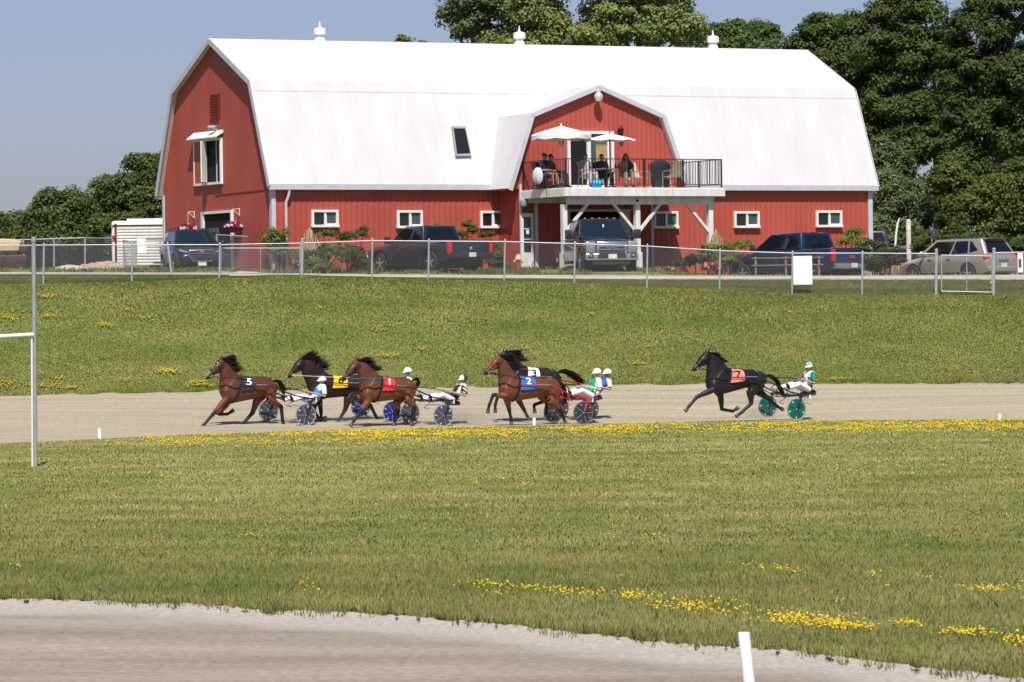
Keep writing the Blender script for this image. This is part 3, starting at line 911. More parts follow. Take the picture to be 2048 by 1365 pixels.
# scattered patches: (column, row, half width, half height, count)
FG = [(1000, 1180, 110, 9, 90), (1120, 1192, 90, 9, 80), (1270, 1200, 45, 10, 60), (1390, 1222, 85, 16, 150), (1600, 1250, 100, 14, 260), (1680, 1262, 60, 8, 120), (1810, 1258, 35, 5, 40), (1920, 1275, 70, 9, 90), (2030, 1290, 30, 14, 60), (1970, 1186, 55, 7, 60), (2045, 1185, 15, 8, 16), (1560, 1147, 45, 6, 36), (1500, 1138, 50, 5, 14), (1745, 1157, 14, 8, 12), (1670, 1213, 16, 5, 6), (1768, 1182, 5, 3, 4), (1850, 1165, 40, 8, 8), (490, 1079, 30, 4, 16), (1310, 1080, 26, 4, 12), (1215, 1058, 16, 4, 7), (1216, 1078, 12, 3, 5), (605, 1180, 26, 10, 16), (24, 1140, 12, 6, 10), (645, 959, 30, 4, 26), (335, 959, 30, 3, 22), (950, 972, 10, 3, 9), (1043, 975, 20, 3, 20), (1305, 966, 26, 3, 12), (1140, 968, 6, 3, 3), (800, 942, 10, 3, 5), (1200, 1190, 6, 3, 4), (1235, 1163, 7, 3, 3), (990, 1197, 20, 4, 10), (1305, 1223, 16, 5, 12), (1255, 1205, 24, 6, 20)]
cp, cy_, rr = [], [], []
for a, b, w, h, c in FG:
    c = int(c * .95)
    g1 = rng.normal(0, .5, c).clip(-1.2, 1.2); g2 = rng.normal(0, .5, c).clip(-1.2, 1.2)
    cp.append(a + g1 * w); cy_.append(b + g2 * h + g1 * w * .06)
p = np.concatenate(cp); yr = np.concatenate(cy_)
Y = row_to_Y(p, yr); X = (p - 1024) / FPX * Y
kp = Y > T_edge(p) + .1; p, X, Y = p[kp], X[kp], Y[kp]
buttons('infield_flowers', X, Y, ground_z(p, Y) + .05 + .03 * rng.random(len(p)), .010 + .015 * rng.random(len(p)), yellow(len(p)))
# white clover
n = 1500
p = rng.random(n) * 2048; yr = 1010 + rng.normal(0, 1, n) * 60
yr = np.where(rng.random(n) < .5, 1060 + rng.normal(0, 1, n) * 14 + (p - 500) * .02, yr)
Y = row_to_Y(p, np.clip(yr, 900, 1190)); X = (p - 1024) / FPX * Y
kp = fbm(X * .4, Y * .3, 15) > .5; p, X, Y = p[kp], X[kp], Y[kp]
buttons('clover_blossoms', X, Y, ground_z(p, Y) + .04, .008 + .006 * rng.random(len(p)), np.full((len(p), 3), .5))
# flowers on the bank
HF = [(335, 747, 26, 7, 150), (100, 597, 28, 5, 60), (210, 655, 20, 4, 60), (100, 637, 22, 5, 50), (20, 640, 26, 7, 70), (285, 640, 28, 6, 30), (253, 623, 10, 4, 12), (485, 622, 8, 3, 8), (1185, 634, 10, 4, 16), (1587, 630, 8, 3, 7), (1270, 731, 18, 5, 60), (1295, 698, 10, 3, 12), (770, 716, 26, 5, 60), (795, 714, 12, 5, 30), (842, 703, 16, 4, 20), (750, 664, 30, 4, 26), (10, 770, 30, 10, 70), (90, 775, 50, 6, 80), (120, 762, 22, 6, 30), (400, 776, 40, 4, 60), (135, 780, 40, 4, 60), (255, 765, 18, 4, 18), (390, 770, 20, 5, 60), (1910, 744, 16, 4, 12), (1420, 759, 20, 3, 18), (1680, 763, 40, 3, 40), (470, 776, 30, 3, 30), (620, 775, 10, 3, 8), (1060, 700, 12, 3, 5), (900, 693, 10, 3, 4), (1990, 746, 9, 3, 5), (640, 620, 9, 3, 4)]
cp, cy_ = [], []
for a, b, w, h, c in HF:
    c = int(c * 1.0)
    g1 = rng.normal(0, .5, c); g2 = rng.normal(0, .5, c)
    cp.append(a + g1 * w); cy_.append(b + g2 * h)
p = np.concatenate(cp); yr = np.concatenate(cy_)
Yg = np.linspace(YF, FY, 200); Y = np.empty(len(p))
for i in range(len(p)):
    zz = ground_z(np.full(200, p[i]), Yg); cc = 667 + (HC - zz) * FPX / Yg - (p[i] - 1024) * .015
    Y[i] = np.interp(-yr[i], -cc, Yg)
X = (p - 1024) / FPX * Y
buttons('bank_flowers', X, Y, ground_z(p, Y) + .07 + .05 * rng.random(len(p)), .014 + .020 * rng.random(len(p)), yellow(len(p)) * np.array([1, 1.06, 1.6]))

# marker pylons of the inner rail
M_pyl = mat('white_plastic', (.80, .80, .80), .4, var=.03)
def pylon(p, row_base, Y, h, r, label):
    X = (p - 1024) / FPX * Y; z = float(ground_z(np.array([p]), np.array([Y]))[0])
    f = MB(); f.lathe([(r, -.3), (r * .98, h - .012), (r * .9, h), (r * .3, h + .003)], (0, 0, 0), 16)
    o = f.build('marker_post', M_pyl, None, smooth=True)
    o.location = (X, Y, z)
    tag(o, label, 'marker post', 'marker posts along the inner edge of the track')
    return o
yy = 39.4
o = pylon(1484, 1400, yy, 0, .053, 'large white marker post nearest the camera, at the edge of the gravel')
bpy.data.objects.remove(o)
ztop = zpix(1477, 1265, yy)
z0 = float(ground_z(np.array([1484.]), np.array([yy]))[0])
f = MB(); f.tube([(.035, 0, -.1), (-.022, 0, ztop - z0 - .004), (-.022, 0, ztop - z0)], [.053, .053, .049], 16)
o = f.build('marker_post', M_pyl, None, smooth=True); o.location = ((1484 - 1024) / FPX * yy, yy, z0)
tag(o, 'large white marker post nearest the camera, leaning beside the gravel edge', 'marker post', 'marker posts along the inner edge of the track')
for p, top, lab in ((196.5, 857, 'small white marker post in the grass edge by the tall pole'), (1066, 836.5, 'small white marker post in front of the blue clothed horse'), (1997, 828, 'small white marker post at the flower band on the far right')):
    Y = float(T_near(np.array([p]))[0]) - .15
    zg = float(ground_z(np.array([p]), np.array([Y]))[0])
    pylon(p, 0, Y, zpix(p, top, Y) - zg, .05, lab)
# ================================================================== TREES
M_bark = mat('bark', (.09, .07, .055), .9, var=.3, scale=5, bump=.4)
def leaf_mat(name, trans=.3):
    m, N, L, b = nodes_of(name)
    b.inputs['Roughness'].default_value = .55; b.inputs['Specular IOR Level'].default_value = .25
    a = N.new('ShaderNodeAttribute'); a.attribute_name = 'tint'
    L.new(a.outputs['Color'], b.inputs['Base Color'])
    t = N.new('ShaderNodeBsdfTranslucent')
    hs = N.new('ShaderNodeVectorMath'); hs.operation = 'MULTIPLY'; hs.inputs[1].default_value = (1.3, 1.25, .6)
    L.new(a.outputs['Color'], hs.inputs[0]); L.new(hs.outputs[0], t.inputs['Color'])
    ms = N.new('ShaderNodeMixShader'); ms.inputs[0].default_value = trans
    out = [q for q in N if q.type == 'OUTPUT_MATERIAL'][0]
    L.new(b.outputs[0], ms.inputs[1]); L.new(t.outputs[0], ms.inputs[2]); L.new(ms.outputs[0], out.inputs['Surface'])
    return m
M_leaf = leaf_mat('leaves')
def leaves(name, C, Nrm, size, col, parent, m=None):
    """pointed four-sided leaf per centre, lying across its normal"""
    n = len(C)
    r = rng.normal(size=(n, 3))
    a = np.cross(Nrm, r); a /= np.linalg.norm(a, axis=1)[:, None] + 1e-9
    b = np.cross(Nrm, a); b /= np.linalg.norm(b, axis=1)[:, None] + 1e-9
    s = size[:, None]
    V = np.stack([C - a * s, C + b * s * .55 - a * s * .1, C + a * s, C - b * s * .55 - a * s * .1], 1).reshape(-1, 3)
    F = np.arange(4 * n).reshape(-1, 4)
    return np_mesh(name, V, F, m or M_leaf, parent, attr=np.repeat(col, 4, 0))
def crown_points(balls, n_clump, n_leaf, r_clump, droop=.25):
    """clumps sit in the outer half of each ball; returns leaf centres, normals, clump brightness"""
    Cs, Ns, Ks = [], [], []
    vol = np.array([b[3] * b[4] * b[5] for b in balls]) ** (2 / 3.); vol = vol / vol.sum()
    for (cx, cy, cz, rx, ry, rz), v in zip(balls, vol):
        k = max(4, int(n_clump * v))
        d = rng.normal(size=(k, 3)); d /= np.linalg.norm(d, axis=1)[:, None]
        d[:, 2] = np.where(d[:, 2] < -.5, -d[:, 2] * .6, d[:, 2])
        rad = (.45 + .6 * rng.random(k) ** .6)
        cc = np.stack([cx + d[:, 0] * rx * rad, cy + d[:, 1] * ry * rad, cz + d[:, 2] * rz * rad], 1)
        kb = .8 + .4 * rng.random(k)
        rc = r_clump * (.6 + .8 * rng.random(k))
        m = int(n_leaf)
        e = rng.normal(size=(k, m, 3)); e /= np.linalg.norm(e, axis=2)[:, :, None]
        q = rng.random((k, m)) ** .55
        off = e * (q * rc[:, None])[:, :, None]
        off[:, :, 2] *= .62
        P = cc[:, None] + off
        nn = e * .5 + d[:, None] * .35 + np.array([0, -.05, .55]) + rng.normal(size=(k, m, 3)) * .45
        nn /= np.linalg.norm(nn, axis=2)[:, :, None]
        Cs.append(P.reshape(-1, 3)); Ns.append(nn.reshape(-1, 3)); Ks.append(np.repeat(kb, m))
    return np.concatenate(Cs), np.concatenate(Ns), np.concatenate(Ks)
def tree(name, label, cat, base, balls, n_clump, n_leaf, r_clump, leaf, col, trunk_r=.25, group='trees behind the barn', limbs=True):
    """balls are crown masses relative to the base"""
    t = thing(name, label, cat, base, 0, group)
    f = MB()
    zs = [b[2] for b in balls]; top = max(zs)
    cx = sum(b[0] for b in balls) / len(balls); cy = sum(b[1] for b in balls) / len(balls)
    pts = [Vector((0, 0, -.3)), Vector((.1, .05, top * .3)), Vector((cx * .5 - .1, cy * .5, top * .6)), Vector((cx, cy, top))]
    f.tube(pts, [trunk_r * 1.25, trunk_r, trunk_r * .65, trunk_r * .2], 8)
    for b in balls:
        q = Vector(b[:3]); s_ = pts[1].lerp(pts[3], min(.85, max(0., (q.z / max(top, .1)) * .7 - .15)))
        mid = s_.lerp(q, .5) + Vector((0, 0, .25 * (q - s_).length * .4))
        f.tube([s_, mid, q], [trunk_r * .42, trunk_r * .28, trunk_r * .1], 6)
        for _ in range(4):
            e = q + Vector((random.uniform(-1, 1) * b[3], random.uniform(-1, 1) * b[4], random.uniform(-.3, 1) * b[5])) * .8
            f.tube([mid.lerp(q, .4), q.lerp(e, .5) + Vector((0, 0, .1)), e], [trunk_r * .16, trunk_r * .1, trunk_r * .03], 5)
    f.build('trunk', M_bark, t, smooth=True)
    C, Nn, K = crown_points(balls, n_clump, n_leaf, r_clump)
    n = len(C)
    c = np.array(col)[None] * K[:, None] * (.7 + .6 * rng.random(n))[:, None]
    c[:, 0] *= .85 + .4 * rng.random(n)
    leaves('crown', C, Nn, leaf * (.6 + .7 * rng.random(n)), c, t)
    return t
def px_balls(base, Y, lst):
    """crown masses given where they stand in the photograph: (px, py, rx, rz[, dy])"""
    out = []
    for b in lst:
        px, py, rx, rz = b[:4]; dy = b[4] if len(b) > 4 else 0
        q = at(px, py, Y + dy) - Vector(base); k = (Y + dy) / FPX
        out.append((q.x, q.y, q.z, rx * k, rx * k * .8, rz * k))
    return out
def tree_px(name, label, cat, pxb, Y, lst, n_clump, n_leaf, r_clump, leaf, col, **kw):
    leaf *= .60; n_leaf = int(n_leaf * 1.75); n_clump = int(n_clump * 1.25); r_clump *= .92
    X = (pxb - 1024) / FPX * Y
    base = (X, Y, gzf(X, Y))
    return tree(name, label, cat, base, px_balls(base, Y, lst), n_clump, n_leaf, r_clump, leaf, col, **kw)
G_maple = (.072, .115, .028); G_bright = (.205, .26, .085); G_left = (.085, .12, .032); G_low = (.07, .105, .033)
GL = 'trees at the left of the barn'; GR = 'dark trees at the right of the barn'; GB = 'trees rising behind the barn roof'
# left of the barn
tree_px('maple_tree', 'round bushy tree with dense crown behind the chain-link corner on the left', 'tree', 130, 205, [(120, 430, 62, 48), (75, 445, 30, 30), (158, 455, 38, 34), (110, 475, 75, 30), (160, 480, 50, 30)], 190, 130, .55, .15, G_left, group=GL)
tree_px('ash_tree', 'taller leafy tree behind the white trailer, touching the barn gable', 'tree', 245, 210, [(235, 395, 50, 42), (280, 420, 45, 50), (215, 430, 35, 40), (255, 450, 70, 40), (300, 400, 30, 50)], 190, 130, .55, .15, G_left, group=GL)
tree_px('ash_tree', 'thin open tree whose top shows a trunk beside the barn eave', 'tree', 300, 222, [(272, 325, 20, 18), (300, 335, 28, 22), (325, 330, 18, 26), (300, 380, 36, 30)], 100, 110, .5, .15, G_left, group=GL, trunk_r=.2)
tree_px('bush_tree', 'low pointed bush tree left of the round bushy tree', 'tree', 40, 212, [(40, 450, 22, 22), (52, 470, 30, 20), (25, 478, 26, 16)], 60, 110, .5, .15, G_left, group=GL, trunk_r=.12)
tree_px('bush_tree', 'dark bush tree cut by the left edge of the picture', 'tree', -10, 216, [(-8, 450, 18, 20), (-20, 470, 32, 26)], 60, 110, .5, .15, (.055, .09, .03), group=GL, trunk_r=.12)
# behind the roof
PB = [(945, 60, 52, 70), (905, 45, 26, 26), (985, 20, 50, 60), (930, 0, 45, 60), (1010, 90, 60, 40), (950, -80, 90, 70)]
tree_px('poplar_tree', 'tall airy poplar with sky gaps left above the barn roof', 'tree', 960, 206, PB, 150, 90, .62, .15, (.15, .20, .085), group=GB, trunk_r=.3)
tree_px('poplar_tree', 'tall bright green poplar in the middle above the barn roof', 'tree', 1120, 204, [(1090, 60, 60, 50), (1070, 10, 50, 50), (1130, 80, 60, 40), (1100, -60, 80, 60), (1050, 100, 60, 30)], 190, 110, .6, .15, G_bright, group=GB, trunk_r=.3)
tree_px('poplar_tree', 'tall bright green poplar on the right above the dormer', 'tree', 1270, 205, [(1240, 40, 70, 60), (1300, 60, 70, 60), (1340, 30, 50, 50), (1370, 60, 34, 50), (1200, 80, 60, 50), (1280, -60, 110, 60)], 260, 110, .6, .15, G_bright, group=GB, trunk_r=.3)
tree_px('poplar_sapling', 'small treetop peeping over the barn ridge between two ventilators', 'tree', 808, 203, [(807, 80, 11, 10), (803, 96, 14, 14)], 18, 60, .3, .13, G_bright, group=GB, trunk_r=.08)
tree_px('poplar_sapling', 'tiniest treetop just showing over the barn ridge', 'tree', 845, 203, [(846, 90, 6, 6), (846, 104, 9, 10)], 10, 40, .25, .13, G_bright, group=GB, trunk_r=.06)
# right of the barn
tree_px('maple_tree', 'dark maple crown behind the right end of the barn ridge', 'tree', 1490, 224, [(1440, 75, 40, 24), (1490, 66, 36, 26), (1540, 75, 36, 26), (1480, 110, 90, 40), (1420, 70, 30, 20), (1515, 60, 16, 18)], 150, 120, .6, .16, (.08, .125, .038), group=GR)
tree_px('maple_tree', 'dark maple with an uneven top right of the third ventilator', 'tree', 1680, 212, [(1640, 80, 44, 44), (1700, 70, 44, 40), (1655, 45, 22, 20), (1720, 130, 60, 70), (1650, 140, 70, 60), (1600, 90, 30, 24), (1760, 190, 50, 70)], 240, 130, .6, .16, G_maple, group=GR)
tree_px('maple_tree', 'tallest dark maple beside the barn roof edge', 'tree', 1820, 208, [(1790, 40, 50, 44), (1840, 30, 40, 40), (1770, 110, 60, 50), (1840, 120, 70, 60), (1800, 210, 80, 60), (1780, 300, 70, 60), (1850, 290, 70, 70), (1810, -5, 40, 30)], 300, 140, .62, .16, G_maple, group=GR, trunk_r=.4)
tree_px('maple_tree', 'huge dark maple filling the upper right corner', 'tree', 1985, 200, [(1960, 60, 60, 60), (2020, 30, 70, 70), (1940, 140, 60, 60), (2030, 150, 80, 70), (1980, 240, 80, 70), (2060, 270, 80, 80), (1920, 230, 50, 60), (2080, -20, 80, 60), (1940, 330, 60, 50)], 330, 140, .62, .16, (.058, .094, .023), group=GR, trunk_r=.45)
tree_px('maple_tree', 'maple with yellow green boughs low at the right edge', 'tree', 2000, 196, [(1990, 400, 70, 50), (2040, 380, 60, 60), (1930, 420, 60, 50), (1960, 450, 70, 36), (2040, 450, 60, 40), (1900, 360, 40, 40)], 260, 130, .55, .15, (.095, .13, .028), group=GR, trunk_r=.2)
tree_px('willow_bush', 'pale leafy bush tree standing just right of the barn corner', 'tree', 1800, 198, [(1800, 400, 50, 44), (1770, 380, 30, 40), (1830, 410, 40, 44), (1790, 450, 60, 40), (1760, 430, 30, 50), (1855, 450, 40, 30)], 210, 120, .45, .12, (.13, .175, .075), group=GR, trunk_r=.15)
tree_px('willow_bush', 'grey green bush behind the barn corner trim', 'tree', 1765, 203, [(1765, 320, 30, 40), (1775, 360, 36, 36), (1800, 340, 30, 40)], 80, 120, .5, .13, (.11, .15, .065), group=GR, trunk_r=.12)
# fill the dark wood behind
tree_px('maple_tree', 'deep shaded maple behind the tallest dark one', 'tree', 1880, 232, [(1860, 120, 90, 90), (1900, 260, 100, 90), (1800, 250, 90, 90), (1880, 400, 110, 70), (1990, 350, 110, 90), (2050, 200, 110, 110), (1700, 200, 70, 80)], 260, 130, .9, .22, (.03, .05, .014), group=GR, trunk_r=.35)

# undergrowth that closes the view beneath the crowns
for px_, lab in ((-8, 'low bushy undergrowth cut by the left edge behind the beige cart'), (54, 'low bushy undergrowth behind the top of the tall grey pole'), (116, 'low bushy undergrowth under the middle of the round bushy tree'),
                 (178, 'low bushy undergrowth just left of the white trailer'), (240, 'low bushy undergrowth right behind the left end of the white trailer'), (302, 'low bushy undergrowth between the white trailer and the barn gable')):
    tree_px('hedge_bush', lab, 'bush', px_, 206 + (px_ % 4), [(px_ - 22, 505, 32, 24), (px_ + 24, 500, 32, 24), (px_, 530, 44, 20)], 70, 90, .5, .17, (.06, .09, .028), group='undergrowth under the left trees', trunk_r=.08)
for px_, lab in ((1750, 'low bushy undergrowth behind the dark truck at the barn corner'), (1816, 'low bushy undergrowth behind the thick weathered pipe post'), (1882, 'low bushy undergrowth behind the small blue sign'),
                 (1948, 'low bushy undergrowth behind the roof of the silver car'), (2014, 'low bushy undergrowth behind the rear window of the silver car'), (2080, 'low bushy undergrowth at the right edge behind the white post')):
    tree_px('hedge_bush', lab, 'bush', px_, 192 + (px_ % 5), [(px_ - 24, 495, 34, 26), (px_ + 26, 488, 34, 26), (px_, 525, 46, 24)], 70, 90, .5, .16, (.07, .10, .026), group='undergrowth under the right trees', trunk_r=.08)
# ================================================================== FENCES, POLES, SIGNS, PLANTS
M_wire = mat('galvanised_wire', (.33, .34, .36), .5, metal=.2, var=.1, scale=20)
def P3(p, row, Y): return at(p, row, Y)
TOPS = [(-400, 495), (-120, 493), (0, 492), (88, 491), (265, 490), (440, 490), (600, 487), (745, 482), (1010, 484), (1150, 488), (1295, 493), (1440, 502), (1585, 507), (1725, 507), (1875, 508), (2048, 505), (2200, 503), (2500, 500)]
YFN = FY
def ftop(p): return at(p, float(interp(TOPS, p)), YFN)
def fbot(p): 
    X = (p - 1024) / FPX * YFN
    return Vector((X, YFN, float(ground_z(np.array([p]), np.array([YFN]))[0])))
def mesh_wires(f, A, Bt, Ct, Dt, pitch=.07, r=.0017, y_off=.0):
    """chain-link cloth between bottom edge A->Bt and top edge Dt->Ct (flat panel), woven of two slanting sets"""
    A, Bt, Ct, Dt = map(Vector, (A, Bt, Ct, Dt))
    L_ = (Bt - A).length; H_ = ((Dt - A).length + (Ct - Bt).length) / 2
    def pt(u, v):
        lo = A.lerp(Bt, u / L_); hi = Dt.lerp(Ct, u / L_)
        return lo.lerp(hi, v / H_)
    slope = 1.0
    n = int((L_ + H_) / pitch)
    for sgn in (1, -1):
        for i in range(n + 1):
            u0 = -H_ + i * pitch if sgn > 0 else i * pitch
            ua, va, ub, vb = u0, 0.0, u0 + sgn * H_, H_
            def clip(u, v, u2, v2):
                if u < 0: v, u = v + (0 - u) * (v2 - v) / (u2 - u), 0.0
                if u > L_: v, u = v + (L_ - u) * (v2 - v) / (u2 - u), L_
                return u, v
            if max(ua, ub) <= 0 or min(ua, ub) >= L_: continue
            a2 = clip(ua, va, ub, vb); b2 = clip(ub, vb, ua, va)
            p, q = pt(*a2), pt(*b2)
            if (q - p).length < .02: continue
            d = (q - p).normalized(); off = Vector((0, .004 * sgn, 0))
            a = d.cross(Vector((0, 1, 0))).normalized() * r; b = Vector((0, 1, 0)) * r
            p = p + off; q = q + off
            f.add([p - a, p + b, p + a, p - b, q - a, q + b, q + a, q - b], [(0, 1, 5, 4), (1, 2, 6, 5), (2, 3, 7, 6), (3, 0, 4, 7)])
def pole(f, a, b, r, n=10): f.tube([a, b], r, n)
POST_P = [-390, -230, -70, 88, 265, 440, 605, 745, 858, 1010, 1150, 1295, 1440, 1585, 1725, 1873, 1988, 2130, 2275, 2420]
b0 = fbot(1010)
fence = thing('chain_link_fence', 'long galvanised chain-link fence along the top of the grassy bank', 'fence', b0)
segs = [q for q in POST_P]
for i in range(len(segs) - 1):
    pa, pb = segs[i], segs[i + 1]
    if (pa, pb) == (1873, 1988): continue
    f = MB(); mesh_wires(f, fbot(pa) + Vector((0, 0, .03)), fbot(pb) + Vector((0, 0, .03)), ftop(pb), ftop(pa))
    f.build('mesh_panel', M_wire, fence, fix=False, rel=fence)
    f = MB(); pole(f, ftop(pa), ftop(pb), .022); f.build('top_rail', M_galv, fence, smooth=True, rel=fence)
for p in segs:
    r = .055 if p in (605, 1873, 1988) else .033
    f = MB(); pole(f, fbot(p) + Vector((0, 0, -.2)), ftop(p) + Vector((0, 0, .03 if r < .05 else .12)), r, 12)
    f.lathe([(r * 1.1, 0), (r * 1.1, .02), (r * .6, .05), (.004, .06)], ftop(p) + Vector((0, 0, .03 if r < .05 else .12)), 12)
    f.build('fence_post', M_galv, fence, smooth=True, rel=fence)
# small gate at the right
def gate(name, label, pl, pr, Y, tl, tr, bl_, br_, mid=True, depth=0, grp=None):
    a, b, c, d = at(pl, bl_, Y), at(pr, br_, Y + depth), at(pr, tr, Y + depth), at(pl, tl, Y)
    g = thing(name, label, 'gate', a, 0, grp)
    f = MB()
    for q, w in ((a, b), (b, c), (c, d), (d, a)): pole(f, q, w, .021)
    if mid: pole(f, (a + b) / 2, (c + d) / 2, .016)
    f.build('gate_frame', M_galv, g, smooth=True, rel=g)
    f = MB(); mesh_wires(f, a, b, c, d); f.build('mesh_panel', M_wire, g, fix=False, rel=g)
    f = MB(); f.box(b + Vector((-.03, -.03, .35)), (.08, .05, .08)); f.build('latch', M_galv, g, rel=g)
    return g
gate('chain_link_gate', 'narrow pipe framed chain-link gate at the right of the long fence', 1883, 1984, FY, 511, 513, 583, 585)
gate('chain_link_gate', 'wide chain-link gate standing ajar beside the dark car on the left', 442, 600, FY + .1, 497, 497, 545, 550, True, .4)
# taller chain-link panels behind on the left
def panel(label, pts, grp='chain-link fences of the yard on the left'):
    """pts: (p, top, bottom, Y)"""
    a0 = at(pts[0][0], pts[0][2], pts[0][3])
    t = thing('chain_link_fence', label, 'fence', a0, 0, grp)
    for k in range(len(pts) - 1):
        (p, tp, bt, Y), (p2, tp2, bt2, Y2) = pts[k], pts[k + 1]
        a, b, c, d = at(p, bt, Y), at(p2, bt2, Y2), at(p2, tp2, Y2), at(p, tp, Y)
        f = MB(); mesh_wires(f, a, b, c, d, pitch=.08); f.build('mesh_panel', M_wire, t, fix=False, rel=t)
        f = MB(); pole(f, d, c, .02); f.build('top_rail', M_galv, t, smooth=True, rel=t)
    for (p, tp, bt, Y) in pts:
        f = MB(); pole(f, at(p, bt + 2, Y), at(p, tp - 1, Y), .035); f.build('fence_post', M_galv, t, smooth=True, rel=t)
panel('tall chain-link fence in front of the left trees and trailer', [(-60, 482, 545, 181), (47, 480, 545, 181), (108, 478, 541, 181), (170, 476, 541, 181), (228, 477, 540, 180), (272, 486, 541, 174)])
panel('tall chain-link panel running from the dark car towards the barn', [(433, 470, 546, 167.5), (500, 474, 546, 168), (535, 480, 547, 168), (569, 484, 548, 168)])
# leaning stakes and slim brace behind the fence
for a, b, lab in (((400, 388, 172.5), (446, 470, 169.5), 'thin dark stake leaning on the gable below the loft door'), ((418, 388, 172.2), (484, 472, 169.3), 'thin dark stake leaning right of its twin on the gable')):
    p, q = at(*a), at(*b); q.z = min(q.z, gzf(q.x, q.y) + .9)
    f = MB(); f.tube([q, q.lerp(p, .97), p], [.022, .02, .026], 8); o = f.build('stake', M_black, None, smooth=True); tag(o, lab, 'stake', 'stakes leaning on the barn')
p, q = at(335, 485, FY + 1.4), at(343, 545, FY + 1.2)
f = MB(); f.tube([p, q + Vector((0, 0, -.1))], .04, 10); o = f.build('brace_pole', M_galv, None, smooth=True); tag(o, 'galvanised pipe leaning against the fence in front of the dark car', 'pole')
# flower baskets on brackets
M_leafy = leaf_mat('plant_leaves', .25)
def bush(name, label, cat, base, balls, ncl, nlf, rcl, leaf, col, group=None, m=None, stems=True):
    t = thing(name, label, cat, base, 0, group)
    C, Nn, K = crown_points(balls, ncl, nlf, rcl)
    n = len(C); c = np.array(col)[None] * K[:, None] * (.65 + .7 * rng.random(n))[:, None]
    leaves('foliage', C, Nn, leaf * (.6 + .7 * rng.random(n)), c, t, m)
    if stems:
        f = MB()
        for b in balls:
            f.tube([(b[0] * .3, b[1] * .3, -.15), (b[0] * .7, b[1] * .7, b[2] * .5), (b[0], b[1], b[2] + b[5] * .4)], [.035, .025, .01], 5)
        f.build('stem', M_bark, t, smooth=True)
    return t
def petals(name, C, r, cols, parent):
    n = len(C); k = 5
    ang = np.arange(k) * 2 * np.pi / k
    nn = rng.normal(size=(n, 3)); nn[:, 1] -= 1.0; nn /= np.linalg.norm(nn, axis=1)[:, None]
    a = np.cross(nn, np.array([0, 0, 1.0])); a /= np.linalg.norm(a, axis=1)[:, None] + 1e-9; b = np.cross(nn, a)
    V = np.empty((n, k + 1, 3))
    for i in range(k): V[:, i] = C + (a * math.cos(ang[i]) + b * math.sin(ang[i])) * r[:, None]
    V[:, k] = C + nn * (r * .5)[:, None]
    f = np.array([[i, (i + 1) % k, k] for i in range(k)])
    F = (np.arange(n)[:, None, None] * (k + 1) + f[None]).reshape(-1, 3)
    return np_mesh(name, V.reshape(-1, 3), F, M_petal, parent, attr=np.repeat(cols, k + 1, 0))
def basket(label, pa, ra, br, group='hanging flower baskets on the gable'):
    """pa, ra: photograph point of the ball; br: bracket corner points on the wall"""
    w = B(pa, ra, 'x', -.30); c = MBN @ w
    t = thing('hanging_basket', label, 'flower basket', c, 0, group)
    n = 260
    d = rng.normal(size=(n, 3)); d /= np.linalg.norm(d, axis=1)[:, None]; d[:, 2] = np.abs(d[:, 2]) * .9 - .25
    C = d * np.array([.36, .36, .20]) * (.85 + .2 * rng.random(n))[:, None]
    kind = (fbm(C[:, 0] * 5 + 3, C[:, 2] * 6 + C[:, 1] * 4, 5) > .5)
    cols = np.where(kind[:, None], np.array([[.62, .50, .56]]), np.array([[.22, .012, .06]])) * (.8 + .4 * rng.random(n))[:, None]
    petals('blossoms', C, .045 + .02 * rng.random(n), cols, t)
    C2, N2, K2 = crown_points([(0, 0, -.02, .3, .3, .16)], 14, 40, .1)
    leaves('foliage', C2, N2, np.full(len(C2), .05), np.array([[.05, .09, .02]]) * K2[:, None], t, M_leafy)
    f = MB(); f.lathe([(.10, -.26), (.2, -.12), (.22, 0)], (0, 0, 0), 14); f.build('pot', M_redd, t, smooth=True)
    wl_ = MBN @ Vector((-.03, w.y, 0)) - c
    top = .52
    f = MB(); q = Vector((wl_.x, wl_.y, top + .12)); e = Vector((0, 0, top + .1))
    f.bar(q, e, .022); f.bar(Vector((wl_.x, wl_.y, top + .14)), Vector((wl_.x, wl_.y, top - .14)), .022); f.bar(Vector((wl_.x, wl_.y, top - .12)), e * 1.0, .018)
    f.tube([e, (0, 0, .1)], .007, 5)
    f.build('bracket', M_white, t)
basket('hanging basket of white and purple petunias left of the barn door, above the dark car', 376, 457, None)
basket('hanging basket of white and purple petunias right of the barn door', 466, 452, None)
p = at(470, 397, 171.5); q = at(472, 470, 171.5)
f = MB(); f.tube([q + Vector((0, 0, -.9)), p - Vector((0, 0, .14)), p], [.035, .03, .045], 8); o = f.build('pipe_post', M_white, None, smooth=True); tag(o, 'slim white pipe post standing in front of the gable by the right flower basket', 'post')
# white boards
def board(label, p0, r0, p1, r1, Y, m=M_white):
    a, b = at(p0, r1, Y), at(p1, r0, Y)
    f = MB(); f.box(((a + b) / 2), (b.x - a.x, .012, b.z - a.z)); o = f.build('blank_board', m, None); tag(o, label, 'sign board'); return o
M_board = mat('white_coroplast', (.74, .78, .82), .5, var=.02)
board('tall blank white board wired to the fence in front of the blue pickup', 1587, 512, 1624, 570, FY - .07, M_board)
board('small blank white card on the fence before the trailer, upper one', 274, 477, 292, 489, 168.0, M_board)
board('small blank white card hanging just under the fence rail before the trailer', 275, 492, 293, 507, FY - .07, M_board)
